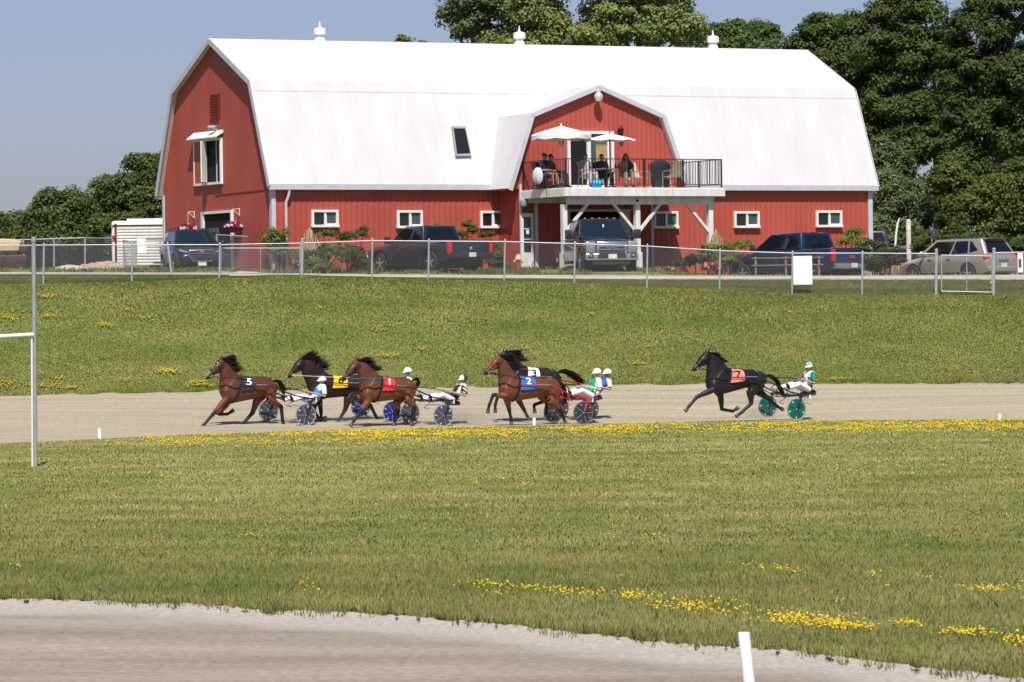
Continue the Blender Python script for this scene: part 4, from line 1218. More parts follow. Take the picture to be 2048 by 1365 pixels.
# tall grey pole and white pipe frame on the infield
Yp = float(row_to_Y(np.array([68.]), np.array([934.]))[0])
a, b = at(70.5, 936, Yp), at(67, 480, Yp)
f = MB(); f.tube([a + Vector((0, 0, -.3)), a.lerp(b, .5), b], .05, 14); f.lathe([(.062, 0), (.062, .1), (.02, .12)], b - Vector((0, 0, .05)), 14)
o = f.build('tall_pole', mat('dull_galvanised', (.36, .38, .40), .5, metal=.3, var=.1, scale=4), None, smooth=True); tag(o, 'tall slim grey steel pole standing on the infield at the far left', 'pole')
a, c, e = at(64.5, 934, Yp - .1), at(63.5, 670, Yp - .1), at(-90, 679, Yp - .9)
f = MB(); f.tube([a + Vector((0, 0, -.3)), c + Vector((0, 0, -.02))], .024, 10); 
f.tube([c + Vector((.03, 0, .0)), c.lerp(e, .5), e], .05, 12); f.tube([e, Vector((e.x, e.y, gzf(e.x, e.y) - .2))], .04, 10)
o = f.build('goal_post', M_white, None, smooth=True); tag(o, 'white pipe frame with crossbar beside the tall grey pole', 'goal frame')
# white post with purple band at the right edge
a = at(2041, 545, 161); 
t = thing('sign_post', 'white post with a dark purple patch at the far right edge', 'post', a)
f = MB(); f.box((0, 0, .34), (.2, .06, .7)); f.build('board', M_white, t)
f = MB(); f.box((-.02, -.034, .32), (.09, .008, .3)); f.build('patch', mat('purple_patch', (.06, .02, .09), .6), t)
# utility pipe and bent rod right of the barn corner, blue parking sign
a, b = at(1817.5, 498, 181), at(1817.5, 441, 181)
f = MB(); f.lathe([(.10, -1.0), (.10, (b - a).length), (.085, (b - a).length + .02), (.02, (b - a).length + .05)], a, 16); f.lathe([(.108, .72), (.108, .76)], a, 16)
o = f.build('bollard_pipe', mat('weathered_pale_pipe', (.42, .38, .37), .7, col2=(.62, .56, .54), scale=3), None, smooth=True); tag(o, 'thick weathered pale pipe post right of the barn corner', 'post')
f = MB(); f.tube([at(1790, 498, 180), at(1792, 470, 180), at(1795, 448, 180), at(1799, 436, 180)], [.05, .045, .04, .02], 8)
o = f.build('bent_rod', M_white, None, smooth=True); tag(o, 'slim bent white rod standing left of the thick pipe post', 'rod')
a = at(1864, 508, 178)
t = thing('parking_sign', 'small blue accessible parking sign on a thin post above the silver car', 'sign', a)
zt = zpix(1867, 462, 178) - a.z
f = MB(); f.tube([(0, 0, -.6), (0, 0, zt)], .025, 8); f.build('post', M_galv, t, smooth=True)
f = MB(); f.box((.06, -.04, zt - .12), (.22, .02, .3)); f.build('plate', mat('sign_blue', (.02, .07, .35), .5), t)
# fire hydrant
a = at(1037, 550, 163); a.z = gzf(a.x, a.y)
t = thing('fire_hydrant', 'red fire hydrant with a cream cap standing by the entrance', 'fire hydrant', a)
k = (zpix(1037, 508, 163) - a.z) / .78
f = MB(); f.lathe([(.15 * k, 0), (.15 * k, .06 * k), (.105 * k, .08 * k), (.105 * k, .52 * k)], (0, 0, 0), 16); f.build('barrel', mat('hydrant_red', (.30, .05, .045), .6), t, smooth=True)
f = MB(); f.lathe([(.15 * k, .52 * k), (.15 * k, .57 * k), (.125 * k, .6 * k), (.11 * k, .68 * k), (.06 * k, .73 * k), (.035 * k, .74 * k), (.035 * k, .79 * k)], (0, 0, 0), 16); f.build('bonnet', mat('hydrant_cream', (.62, .42, .30), .6), t, smooth=True)
for s_ in (-1, 1):
    f = MB(); f.lathe([(.06 * k, .08 * k), (.065 * k, .17 * k), (.04 * k, .2 * k), (.02 * k, .22 * k)], (0, 0, .46 * k), 12, 'x', Matrix.Rotation(0 if s_ > 0 else math.pi, 4, 'Z')); f.build('side_cap', bpy.data.materials['hydrant_cream'], t, smooth=True)
# two-rail wooden benches in front of the blue pickup
M_wood = mat('faded_wood', (.27, .165, .12), .8, var=.2, scale=5)
def bench(label, pl, pr, Y, top, low):
    a = at(pl, 547, Y); a.z = gzf(a.x, Y)
    t = thing('timber_rail', label, 'rail')
    t.location = a
    L_ = at(pr, 540, Y).x - a.x
    for nm, row in (('rail', top), ('rail', low)):
        z = zpix(pl, row, Y) - a.z
        f = MB(); f.box((L_ / 2, 0, z), (L_, .03, .035)); f.build(nm, M_wood, t)
    for fx in (.06, .48, .94):
        f = MB(); f.box((L_ * fx, .05, (zpix(pl, top, Y) - a.z) / 2 - .1), (.07, .06, zpix(pl, top, Y) - a.z + .3)); f.build('post', M_wood, t)
    return t
bench('low two-rail timber barrier in front of the blue pickup', 1503, 1647, 163.5, 517, 531.5)
# sleeping animal-like mound of fieldstone on the left, gravel bits
def mound(label, px, row, Y, rx, rz, m, seed):
    a = at(px, row, Y); a.z = gzf(a.x, Y) - .05
    f = MB(); f.ell((0, 0, 0), (rx, rx * .7, rz), 22, 12)
    f.v = [(x + .14 * rx * (vnoise(x * 4 + seed, z * 4 + y)- .5), y, max(-.1, z * (1 + .5 * (float(vnoise(x * 3 + seed, y * 3)) - .5)))) for x, y, z in f.v]
    o = f.build('stone_heap', m, None, smooth=True); o.location = a; tag(o, label, 'stone heap', 'stone heaps behind the left fence'); return o
M_rub = mat('rubble', (.26, .17, .12), .9, scale=6, col2=(.42, .34, .28), bump=.6)
M_rub2 = mat('pale_rubble', (.36, .33, .29), .9, scale=6, col2=(.52, .48, .42), bump=.6)
mound('long brownish heap of rubble behind the chain-link fence on the left', 200, 540, 163, .95, .38, M_rub, 1)
mound('low pale heap of stones left of the brown rubble', 135, 543, 162.5, .75, .22, M_rub2, 2)
mound('pinkish broken stones at the foot of the ajar gate', 492, 551, FY + 1.5, .7, .22, mat('pink_stone', (.36, .26, .22), .9, scale=7, col2=(.5, .42, .36), bump=.6), 5)

# shrubs along the barn
G_jun = (.17, .205, .045); G_yew = (.10, .145, .04)
def shrub(label, px, row, Y, lst, ncl, nlf, rcl, leaf, col, name='juniper_shrub', cat='shrub', group='shrubs along the barn front'):
    X = (px - 1024) / FPX * Y; base = Vector((X, Y, gzf(X, Y)))
    balls = []
    for a, b, rx, rz in lst:
        q = at(a, b, Y) - base; k = .9 * Y / FPX
        balls.append((q.x, random.uniform(-.25, .25), q.z, rx * k, rx * k, rz * k))
    return bush(name, label, cat, base, balls, ncl, nlf, rcl, leaf, col, group)
shrub('spiky juniper at the barn corner beside the downspout', 555, 500, 165.8, [(555, 480, 20, 14), (548, 465, 14, 10), (574, 462, 8, 12), (530, 480, 12, 10), (560, 500, 22, 16)], 60, 60, .2, .042, G_jun)
shrub('dense yew hedge shrub left of the second fence span', 630, 520, 163.4, [(630, 515, 28, 24), (600, 520, 20, 20), (655, 500, 20, 18), (650, 470, 26, 10), (680, 510, 30, 26), (640, 535, 40, 14)], 110, 70, .2, .042, G_yew, 'yew_shrub')
shrub('broad green shrub under the first window', 700, 520, 164.2, [(705, 515, 30, 26), (725, 530, 24, 16), (715, 470, 20, 10), (690, 475, 14, 8), (728, 462, 10, 8)], 100, 70, .2, .042, (.07, .105, .025))
shrub('juniper tips rising behind the black pickup cab', 868, 500, 168.2, [(862, 468, 12, 10), (882, 462, 10, 10), (872, 455, 6, 8), (870, 490, 24, 24), (870, 525, 20, 20)], 60, 60, .17, .042, G_jun)
shrub('pale leafed sapling rising behind the black pickup bed', 932, 500, 167.6, [(925, 470, 10, 12), (945, 462, 10, 8), (936, 450, 7, 7), (928, 495, 14, 16), (930, 525, 14, 18)], 50, 60, .17, .055, (.095, .12, .03))
shrub('rounded boxwood right behind the black pickup tailgate', 985, 520, 166.8, [(985, 520, 24, 26), (990, 490, 16, 14), (972, 470, 14, 10), (1000, 535, 16, 14), (975, 500, 16, 18)], 90, 70, .18, .04, (.095, .115, .03), 'boxwood_shrub')
shrub('low spreading juniper behind the right deck post', 1450, 500, 167.5, [(1470, 492, 24, 12), (1440, 500, 30, 14), (1410, 498, 18, 12), (1495, 490, 10, 9), (1450, 520, 40, 18)], 90, 60, .2, .042, G_jun)
shrub('bushy juniper by the right barn window', 1700, 490, 168.3, [(1705, 470, 18, 14), (1690, 485, 16, 12), (1715, 462, 10, 10), (1725, 490, 24, 14), (1715, 515, 30, 20)], 80, 60, .2, .042, G_jun)
shrub('mixed pale shrub at the right barn corner', 1755, 500, 167.8, [(1745, 492, 16, 10), (1765, 495, 18, 12), (1782, 500, 18, 12), (1740, 515, 26, 20), (1775, 522, 30, 18)], 90, 60, .2, .055, (.10, .12, .05))
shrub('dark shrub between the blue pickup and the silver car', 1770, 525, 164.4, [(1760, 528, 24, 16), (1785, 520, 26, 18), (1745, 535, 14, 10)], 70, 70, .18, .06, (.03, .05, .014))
shrub('narrow golden bush behind the silver car hood', 1845, 490, 172, [(1845, 485, 16, 16), (1860, 478, 16, 16), (1835, 498, 18, 12), (1850, 505, 26, 18)], 70, 60, .2, .042, (.10, .125, .03))
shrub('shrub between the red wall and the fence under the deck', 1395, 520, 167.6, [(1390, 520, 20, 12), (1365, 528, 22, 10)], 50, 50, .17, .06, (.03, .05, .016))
shrub('clipped green shrub at the right edge behind the white post', 2040, 500, 170, [(2040, 490, 20, 14), (2025, 498, 14, 12), (2060, 490, 24, 22), (2045, 515, 24, 20)], 70, 60, .2, .042, (.07, .10, .025))
# dead grass clumps
M_straw = tint_mat('dry_stalks', .85, .1, noise=.2, scale=14)
def straw(label, px, row, Y, top, half, n=520, col=(.42, .31, .20)):
    X = (px - 1024) / FPX * Y; z0 = gzf(X, Y); H_ = zpix(px, top, Y) - z0; W_ = half * Y / FPX
    f = MB(); V, F, T = [], [], []
    for i in range(n):
        a = random.uniform(-1, 1); b = random.uniform(-.6, .6)
        h = H_ * (1 - .55 * abs(a) ** 1.3) * random.uniform(.6, 1.0)
        p0 = Vector((a * W_ * .35, b * W_ * .35, 0)); p1 = Vector((a * W_ * .55, b * W_ * .5, h * .7)); p2 = Vector((a * W_ * .9, b * W_ * .7, h)); p3 = Vector((a * W_ * 1.2 + random.uniform(-.05, .05), b * W_ * .8, h * random.uniform(.35, .8)))
        w = Vector((random.uniform(.5, 1), random.uniform(-1, 1), 0)).normalized() * .007
        b_ = len(V)
        for q in (p0, p1, p2, p3): V += [q - w, q + w]; T += [Vector(col) * random.uniform(.7, 1.35)] * 2
        for k in range(3): F.append((b_ + 2 * k, b_ + 2 * k + 1, b_ + 2 * k + 3, b_ + 2 * k + 2))
    t = np_mesh('dry_grass_clump', [tuple(q) for q in V], F, M_straw, None, attr=[tuple(q) for q in T])
    t.location = (X, Y, z0); tag(t, label, 'ornamental grass', 'dead grass clumps along the barn'); return t
straw('dead drooping tan grass clump under the first window', 622, 500, 166.2, 453, 30)
straw('dead tan grass clump beside the right deck post', 1436, 500, 168.0, 456, 26)
straw('small dead grass clump at the barn right corner', 1735, 490, 169.5, 466, 10, 200)
straw('bits of dead twigs between the dark shrub and the pipe post', 1790, 500, 170.5, 496, 36, 160)
# pink flowers
def posy(label, px, row, Y, rx, rz, n, ca, cb):
    c = at(px, row, Y); z0 = gzf(c.x, Y)
    t = thing('flower_pot', label, 'flowers', (c.x, Y, z0), 0)
    k = Y / FPX
    d = rng.normal(size=(n, 3)); d /= np.linalg.norm(d, axis=1)[:, None]
    C = d * np.array([rx * k, rx * k * .8, rz * k]) * (.5 + .5 * rng.random(n))[:, None] + np.array([0, 0, c.z - z0])
    cols = np.where((rng.random(n) < .5)[:, None], np.array([ca]), np.array([cb])) * (.8 + .4 * rng.random(n))[:, None]
    petals('blossoms', C, .05 + .035 * rng.random(n), cols, t)
    C2, N2, K2 = crown_points([(0, 0, c.z - z0, rx * k * .9, rx * k * .7, rz * k * .8)], 14, 40, .1)
    leaves('foliage', C2, N2, np.full(len(C2), .05), np.array([[.04, .075, .02]]) * K2[:, None], t, M_leafy)
    f = MB(); f.lathe([(.14, -.05), (.2, max(.1, c.z - z0 - .1)), (.21, max(.12, c.z - z0 - .08))], (0, 0, 0), 14); f.build('pot', M_redd, t, smooth=True)
posy('pot of coral pink geraniums at the foot of the right deck post', 1423, 533, 163.6, 20, 9, 60, (.62, .16, .14), (.70, .24, .22))
posy('small pot of pale pink flowers beside the big truck wheel', 1138, 540, 162.6, 8, 5, 26, (.62, .30, .36), (.70, .5, .52))
posy('low tuft of white blossoms in the shade beneath the window', 1335, 540, 167.2, 16, 4, 22, (.5, .4, .38), (.5, .48, .2))
# ================================================================== VEHICLES
def paint(name, c, rough=.32, metal=.25):
    m = mat(name, c, rough, metal=metal, var=.06, scale=1.5, spec=.5, coat=.6)
    return m
M_tint = glass_mat('tinted_glass', (.006, .009, .012), .03)
M_shield = glass_mat('windshield_glass', (.008, .018, .028), .03)
M_shield.node_tree.nodes['Principled BSDF'].inputs['Specular IOR Level'].default_value = .35
M_rubber = mat('tyre_rubber', (.022, .022, .023), .8, var=.2)
M_alloy = mat('alloy_wheel', (.45, .45, .46), .35, metal=.7, var=.08)
M_chrome = mat('chrome', (.62, .63, .65), .18, metal=.95, var=.04)
M_tail = mat('tail_light_red', (.55, .012, .012), .2, var=.15, coat=.5)
M_head = mat('headlight_glass', (.30, .32, .34), .12, metal=.4, var=.2, scale=12, coat=.6)
M_plast = mat('dark_plastic', (.022, .022, .024), .6, var=.2)
M_plate = mat('plate_white', (.62, .64, .70), .5, var=.05)
M_plblue = mat('plate_blue', (.03, .06, .25), .5)
M_amber = mat('amber_lens', (.62, .20, .05), .3)
def solid_mesh(name, mb, m, parent, bevel=0.0, seg=2, cut=None, smooth=True):
    me = mb.mesh(name)
    bm = bmesh.new(); bm.from_mesh(me); bmesh.ops.remove_doubles(bm, verts=bm.verts, dist=1e-5); bmesh.ops.recalc_face_normals(bm, faces=bm.faces); bm.to_mesh(me); bm.free()
    o = bpy.data.objects.new(name, me); COL.objects.link(o)
    tmp = []
    if bevel:
        b = o.modifiers.new('b', 'BEVEL'); b.width = bevel; b.segments = seg; b.limit_method = 'ANGLE'; b.angle_limit = R(28)
    for c in (cut or []):
        cm = c.mesh('cutter'); co = bpy.data.objects.new('cutter', cm); COL.objects.link(co); tmp.append(co)
        q = o.modifiers.new('c', 'BOOLEAN'); q.operation = 'DIFFERENCE'; q.object = co; q.solver = 'EXACT'
    dg = bpy.context.evaluated_depsgraph_get()
    nm = bpy.data.meshes.new_from_object(o.evaluated_get(dg)); nm.name = name
    bpy.data.objects.remove(o)
    for c in tmp: bpy.data.objects.remove(c)
    if smooth:
        nm.polygons.foreach_set('use_smooth', [True] * len(nm.polygons)); nm.set_sharp_from_angle(angle=R(34))
    nm.materials.clear(); nm.materials.append(m)
    return link_mesh(name, nm, parent)
def loft(st):
    """st: list of (x, z_bottom, z_mid, z_top, half_bottom, half_mid, half_top, crown)"""
    f = MB(); n = 10
    for x, zb, zm, zt, wb, wm, wt, cr in st:
        f.v += [(x, -wb, zb), (x, -wm, zm), (x, -wm * .995, (zm + zt) / 2), (x, -wt, zt), (x, -wt * .5, zt + cr), (x, wt * .5, zt + cr), (x, wt, zt), (x, wm * .995, (zm + zt) / 2), (x, wm, zm), (x, wb, zb)]
    for i in range(len(st) - 1):
        for k in range(n):
            k2 = (k + 1) % n; f.f.append((i * n + k, i * n + k2, (i + 1) * n + k2, (i + 1) * n + k))
    f.f.append(tuple(range(n))[::-1]); f.f.append(tuple((len(st) - 1) * n + k for k in range(n)))
    return f
def wheel(parent, x, y, r, w, alloy=M_alloy, nsp=5):
    s_ = 1 if y > 0 else -1
    f = MB(); f.lathe([(r * .62, -w / 2), (r * .9, -w / 2), (r, -w * .32), (r, w * .32), (r * .9, w / 2), (r * .62, w / 2)], (x, y, r), 28, 'y')
    o = f.build('wheel', M_rubber, parent, smooth=True)
    f = MB(); f.lathe([(r * .64, -.01), (r * .64, .03), (r * .58, .035), (r * .56, .0)], (x, y + s_ * w * .42, r), 26, 'y', Matrix.Rotation(0 if s_ < 0 else math.pi, 4, 'X'))
    for i in range(nsp):
        a = 2 * math.pi * i / nsp + .3; d = Vector((math.cos(a), 0, math.sin(a)))
        c = Vector((x, y + s_ * w * .45, r)); f.bar(c + d * r * .08, c + d * r * .6, r * .20, .03, up=(0, 1, 0))
    f.lathe([(r * .16, -.02), (r * .16, .02), (.01, .03)], (x, y + s_ * w * .46, r), 12, 'y')
    f.build('rim', alloy, o, smooth=True)
    f = MB(); f.lathe([(r * .6, -.02), (r * .6, .02)], (x, y + s_ * w * .30, r), 20, 'y'); f.build('rim_well', M_plast, o)
    return o
def green_house(name, m, parent, zb, zt, xr, xf, xr2, xf2, wb, wt, bevel=.06, crown=.03):
    """cabin between the belt and the roof; returns a mapper onto its faces"""
    f = MB()
    xm2 = (xr2 + xf2) / 2
    f.v = [(xr, -wb, zb), (xf, -wb, zb), (xf, wb, zb), (xr, wb, zb), (xr2, -wt, zt), (xf2, -wt, zt), (xf2, wt, zt), (xr2, wt, zt),
           (xr2 + .15, 0, zt + crown), (xf2 - .15, 0, zt + crown)]
    f.f = [(0, 3, 2, 1), (0, 1, 5, 4), (2, 3, 7, 6), (1, 2, 6, 5), (3, 0, 4, 7), (4, 5, 9, 8), (6, 7, 8, 9), (4, 8, 7), (5, 6, 9)]
    o = solid_mesh(name, f, m, parent, bevel, 3)
    def face(which):
        V_ = Vector
        if which == 'R': q = [V_((xr, -wb, zb)), V_((xf, -wb, zb)), V_((xf2, -wt, zt)), V_((xr2, -wt, zt))]
        if which == 'L': q = [V_((xr, wb, zb)), V_((xf, wb, zb)), V_((xf2, wt, zt)), V_((xr2, wt, zt))]
        if which == 'F': q = [V_((xf, -wb, zb)), V_((xf, wb, zb)), V_((xf2, wt, zt)), V_((xf2, -wt, zt))]
        if which == 'B': q = [V_((xr, -wb, zb)), V_((xr, wb, zb)), V_((xr2, wt, zt)), V_((xr2, -wt, zt))]
        n = (q[1] - q[0]).cross(q[3] - q[0]).normalized()
        c = sum(q, V_()) / 4 - V_(((xr + xf) / 2, 0, (zb + zt) / 2))
        if n.dot(c) < 0: n = -n
        def P(u, v): return q[0].lerp(q[1], u).lerp(q[3].lerp(q[2], u), v)
        return P, n
    return o, face
def pane(parent, face, which, poly, m, name='window', off=.004, th=.01):
    P, n = face(which)
    f = MB(); f.prism([P(u, v) + n * (off - th) for u, v in poly], n * th)
    o = solid_mesh(name, f, m, parent, 0)
    return o
def number_plate(parent, x, z, sgn, y=0.0, w=.31, h=.155):
    f = MB(); f.box((x, y, z), (.012, w, h)); o = f.build('number_plate', M_plate, parent)
    M = Matrix.Translation((x + sgn * .0065, y, z - .005)) @ Matrix.Rotation(sgn * math.pi / 2, 4, 'Z') @ Matrix.Rotation(math.pi / 2, 4, 'X')
    return o, M
def pickup(label, px, Y, z, heading, col, col2=None, L=5.75, Wd=2.0, Hh=1.88, ride=.0, bumper=None, group='pickup trucks by the barn'):
    """full-size crew cab, origin at the ground under its middle; heading: unit xy"""
    X = (px - 1024) / FPX * Y
    t = thing('pickup_truck', label, 'pickup truck', (X, Y, z), math.atan2(heading[1], heading[0]), group)
    w = Wd / 2; h = Hh
    zb = .40 + ride; belt = h * .655; hood = h * .59
    xf, xr = L / 2, -L / 2
    wr = .40 + ride * .4; ax_f, ax_r = xf - .98, xr + 1.22
    st = [(xr + .06, zb + .08, .80, belt + .02, w * .93, w * .97, w * .92, 0), (xr + .5, zb, .85, belt + .03, w * .95, w, w * .94, 0), (xr + 1.72, zb, .85, belt + .02, w * .95, w, w * .94, 0), (xr + 1.75, zb, .85, belt - .0, w * .95, w, w * .93, .01),
          (xf - 1.62, zb, .85, belt - .0, w * .95, w, w * .92, .03), (xf - 1.45, zb, .85, hood + .07, w * .95, w, w * .90, .06), (xf - .55, zb, .82, hood + .02, w * .94, w * .985, w * .86, .05), (xf - .16, zb + .05, .78, hood - .05, w * .90, w * .94, w * .82, .03), (xf - .06, zb + .1, .75, hood - .16, w * .84, w * .90, w * .80, .01)]
    cuts = []
    for ax in (ax_f, ax_r):
        for s_ in (-1, 1):
            c = MB(); c.lathe([(wr + .09, -.3), (wr + .09, .3)], (ax, s_ * (w + .05), wr + .02), 24, 'y'); cuts.append(c)
    body = solid_mesh('body', loft(st), col, t, .035, 2, cuts)
    if col2 is not None:
        for s_ in (-1, 1):
            f = MB(); f.prism([(ax_f - .62, s_ * (w * .975), zb + .02), (ax_f - .62, s_ * (w + .006), .82), (ax_r + .62, s_ * (w + .006), .82), (ax_r + .62, s_ * w * .975, zb + .02)], (0, s_ * .01, 0)); f.build('lower_panel', col2, t)
    xc_r, xc_f = xr + 1.75, xf - 1.50
    gh, face = green_house('cab', col, t, belt - .03, h, xc_r + .02, xc_f + .12, xc_r + .22, xc_f - .78, w * .915, w * .74, .07)
    pane(t, face, 'F', [(.06, .08), (.94, .08), (.93, .9), (.07, .9)], M_shield, 'windshield')
    pane(t, face, 'B', [(.09, .18), (.91, .18), (.87, .86), (.13, .86)], M_tint, 'rear_window')
    for s_ in 'RL':
        pane(t, face, s_, [(.06, .12), (.39, .12), (.40, .86), (.12, .86)], M_tint, 'side_window')
        pane(t, face, s_, [(.44, .12), (.86, .12), (.95, .30), (.93, .86), (.45, .86)], M_tint, 'side_window')
    f = MB(); f.box((-.05, 0, zb - .06), (L * .88, Wd * .72, .30)); f.build('chassis', M_plast, t)
    # bed recess
    f = MB(); f.box(((xr + xr + 1.7) / 2 + .05, 0, belt + .037), (1.5, w * 1.7, .015)); f.build('bed_cover', M_plast, t)
    for ax in (ax_f, ax_r):
        for s_ in (-1, 1): wheel(t, ax, s_ * (w - .13), wr, .26)
    # trim shared by all
    for s_ in (-1, 1):
        f = MB(); q = Vector((xc_f - .15, s_ * (w + .12), belt + .1)); f.box(q, (.12, .2, .26)); f.box((xc_f - .12, s_ * (w * .96), belt + .02), (.08, .22, .05))
        solid_mesh('mirror', f, M_plast, t, .02)
        f = MB(); f.box((0.25, s_ * (w - .02), zb - .06), (2.1, .12, .05)); f.build('side_step', M_plast, t)
        for xx in (-.18, .85):
            f = MB(); f.box((xx, s_ * (w + .012), belt - .17), (.2, .03, .035)); f.build('door_handle', col, t)
        f = MB(); f.box((xr + .10, s_ * (w * .935), belt - .24), (.16, .16, .46)); solid_mesh('tail_light', f, M_tail, t, .02)
    f = MB(); f.box((xr + .02, 0, .62), (.16, Wd * .97, .22)); solid_mesh('rear_bumper', f, bumper or M_chrome, t, .03)
    f = MB(); f.box((xr + .065, 0, belt - .27), (.05, Wd * .78, .52)); tg = solid_mesh('tailgate', f, col, t, .02)
    f = MB(); f.box((xr + .035, 0, belt - .12), (.02, .22, .06)); f.build('tailgate_handle', M_plast, tg)
    f = MB(); f.box((xf - .04, 0, .60), (.20, Wd * .95, .26)); solid_mesh('front_bumper', f, M_chrome, t, .05, 3)
    o, M = number_plate(t, xr - .07, .64, -1); 
    return t, dict(xf=xf, xr=xr, w=w, belt=belt, hood=hood, h=h, zb=zb, plate=(o, M), face=face, tg=tg, gh=gh)
def suv(label, px, Y, z, heading, col, L=4.72, Wd=1.84, Hh=1.67, group='sport utility cars by the barn'):
    X = (px - 1024) / FPX * Y
    t = thing('parked_car', label, 'car', (X, Y, z), math.atan2(heading[1], heading[0]), group)
    w = Wd / 2; h = Hh; xf, xr = L / 2, -L / 2
    belt = h * .63; hood = h * .60; zb = .30
    ax_f, ax_r = xf - .95, xr + .98; wr = .36
    st = [(xr + .02, zb + .2, .72, belt - .12, w * .80, w * .88, w * .80, 0), (xr + .14, zb + .08, .72, belt + .0, w * .88, w * .95, w * .86, 0), (xr + .55, zb, .75, belt + .03, w * .93, w, w * .90, 0), (xr + 1.6, zb, .75, belt + .0, w * .94, w * .985, w * .90, 0),
          (xf - 1.55, zb, .75, belt - .03, w * .94, w * .985, w * .90, .02), (xf - 1.25, zb, .75, hood - .0, w * .94, w * .995, w * .86, .06), (xf - .5, zb, .72, hood - .12, w * .92, w * .97, w * .80, .06), (xf - .12, zb + .03, .62, hood - .24, w * .82, w * .86, w * .70, .03), (xf - .0, zb + .10, .58, hood - .34, w * .70, w * .74, w * .62, .0)]
    cuts = []
    for ax in (ax_f, ax_r):
        for s_ in (-1, 1):
            c = MB(); c.lathe([(wr + .07, -.3), (wr + .07, .3)], (ax, s_ * (w + .05), wr + .01), 24, 'y'); cuts.append(c)
    body = solid_mesh('body', loft(st), col, t, .04, 3, cuts)
    gh, face = green_house('cabin', col, t, belt - .04, h - .03, xr + .10, xf - 1.02, xr + .52, xf - 1.95, w * .90, w * .70, .09, .03)
    pane(t, face, 'F', [(.06, .06), (.94, .06), (.92, .9), (.08, .9)], M_shield, 'windshield')
    pane(t, face, 'B', [(.09, .14), (.91, .14), (.87, .84), (.13, .84)], M_tint, 'rear_window')
    for s_ in 'RL':
        pane(t, face, s_, [(.10, .30), (.235, .16), (.235, .84), (.20, .84)], M_tint, 'side_window')
        pane(t, face, s_, [(.26, .14), (.50, .12), (.52, .86), (.27, .86)], M_tint, 'side_window')
        pane(t, face, s_, [(.53, .12), (.83, .12), (.93, .30), (.92, .86), (.545, .86)], M_tint, 'side_window')
    for s_ in (-1, 1):
        for ax in (ax_f, ax_r): pass
        wheel(t, ax_f, s_ * (w - .11), wr, .22); wheel(t, ax_r, s_ * (w - .11), wr, .22)
        f = MB(); f.ell((xf - 1.55, s_ * (w + .10), belt + .1), (.08, .12, .08), 12, 8); f.box((xf - 1.5, s_ * w * .95, belt + .04), (.06, .16, .04)); f.build('mirror', col, t, smooth=True)
        f = MB(); f.tube([(xr + .75, s_ * w * .63, h - .03), (xr + .95, s_ * w * .63, h + .035), (xf - 2.2, s_ * w * .63, h + .03), (xf - 2.0, s_ * w * .63, h - .03)], .018, 8); f.build('roof_rail', M_plast, t, smooth=True)
        f = MB(); f.ell((xr + .16, s_ * w * .80, belt - .14), (.14, .16, .15), 14, 10); f.build('tail_light', M_tail, t, smooth=True)
        f = MB(); f.box((0.1, s_ * (w * .965), zb + .06), (2.2, .06, .12)); f.build('sill', M_plast, t)
        for xx in (-.42, .55):
            f = MB(); f.box((xx, s_ * (w * .985), belt - .14), (.2, .05, .035)); f.build('door_handle', col, t)
    f = MB(); f.box((0, 0, .24), (L * .84, Wd * .78, .2)); f.build('chassis', M_plast, t)
    f = MB(); f.box((xr + .05, 0, .52), (.14, Wd * .84, .22)); solid_mesh('rear_bumper', f, col, t, .05, 3)
    f = MB(); f.prism([(xr + .38, -w * .62, h - .07), (xr + .34, -w * .58, h - .03), (xr + .34, w * .58, h - .03), (xr + .38, w * .62, h - .07)], (.25, 0, .02)); f.build('spoiler', col, t)
    return t, dict(xf=xf, xr=xr, w=w, belt=belt, hood=hood, h=h, zb=zb, face=face)
def hd(deg): return (math.cos(R(deg)), math.sin(R(deg)))
P_navy = paint('midnight_blue_paint', (.014, .020, .042)); P_black = paint('blue_black_paint', (.016, .020, .034)); P_green = paint('deep_teal_paint', (.008, .022, .034)); P_tan = paint('pewter_tan_paint', (.11, .09, .058))
P_blue = paint('deep_blue_paint', (.008, .022, .078)); P_silver = paint('champagne_silver_paint', (.40, .37, .32), .35, .5)
# dark sport utility at the left, nose to the camera
t, d = suv('dark blue sport utility car parked nose out behind the fence left of the ajar gate', 387, 166.8, gzf((387 - 1024) / FPX * 166.8, 166.8) - .06, hd(-77), P_navy, 4.65, 1.86, 1.68)
xf, w = d['xf'], d['w']
for s_ in (-1, 1):
    f = MB(); f.prism([(xf - .30, s_ * w * .86, .80), (xf - .10, s_ * w * .62, .74), (xf - .05, s_ * w * .50, .77), (xf - .34, s_ * w * .84, .90)], (.06, 0, 0.02)); solid_mesh('headlight', f, M_head, t, .01)
    f = MB(); f.ell((xf - .12, s_ * w * .70, .42), (.08, .10, .09), 12, 8); f.build('fog_lamp', M_head, t, smooth=True)
f = MB(); f.prism([(xf - .02, -w * .52, .72), (xf + .015, -w * .36, .46), (xf + .015, w * .36, .46), (xf - .02, w * .52, .72)], (.02, 0, 0)); g = solid_mesh('grille', f, M_plast, t, .01)
f = MB()
pts = [(xf + .02, -w * .54, .73), (xf + .055, -w * .37, .45), (xf + .06, w * .37, .45), (xf + .02, w * .54, .73)]
f.tube(pts + [pts[0]], .016, 6); f.tube([(xf - .03, -w * .5, .84), (xf + .0, 0, .86), (xf - .03, w * .5, .84)], .012, 6); f.build('grille_surround', M_chrome, g, smooth=True)
f = MB(); f.box((xf + .02, 0, .79), (.03, .05, .055)); f.box((xf + .02, 0, .79), (.028, .17, .03)); f.build('gold_emblem', mat('gold_emblem', (.60, .42, .10), .3, metal=.5), g)
f = MB(); f.box((xf + .04, 0, .36), (.012, .31, .15)); f.build('number_plate', M_plate, t)
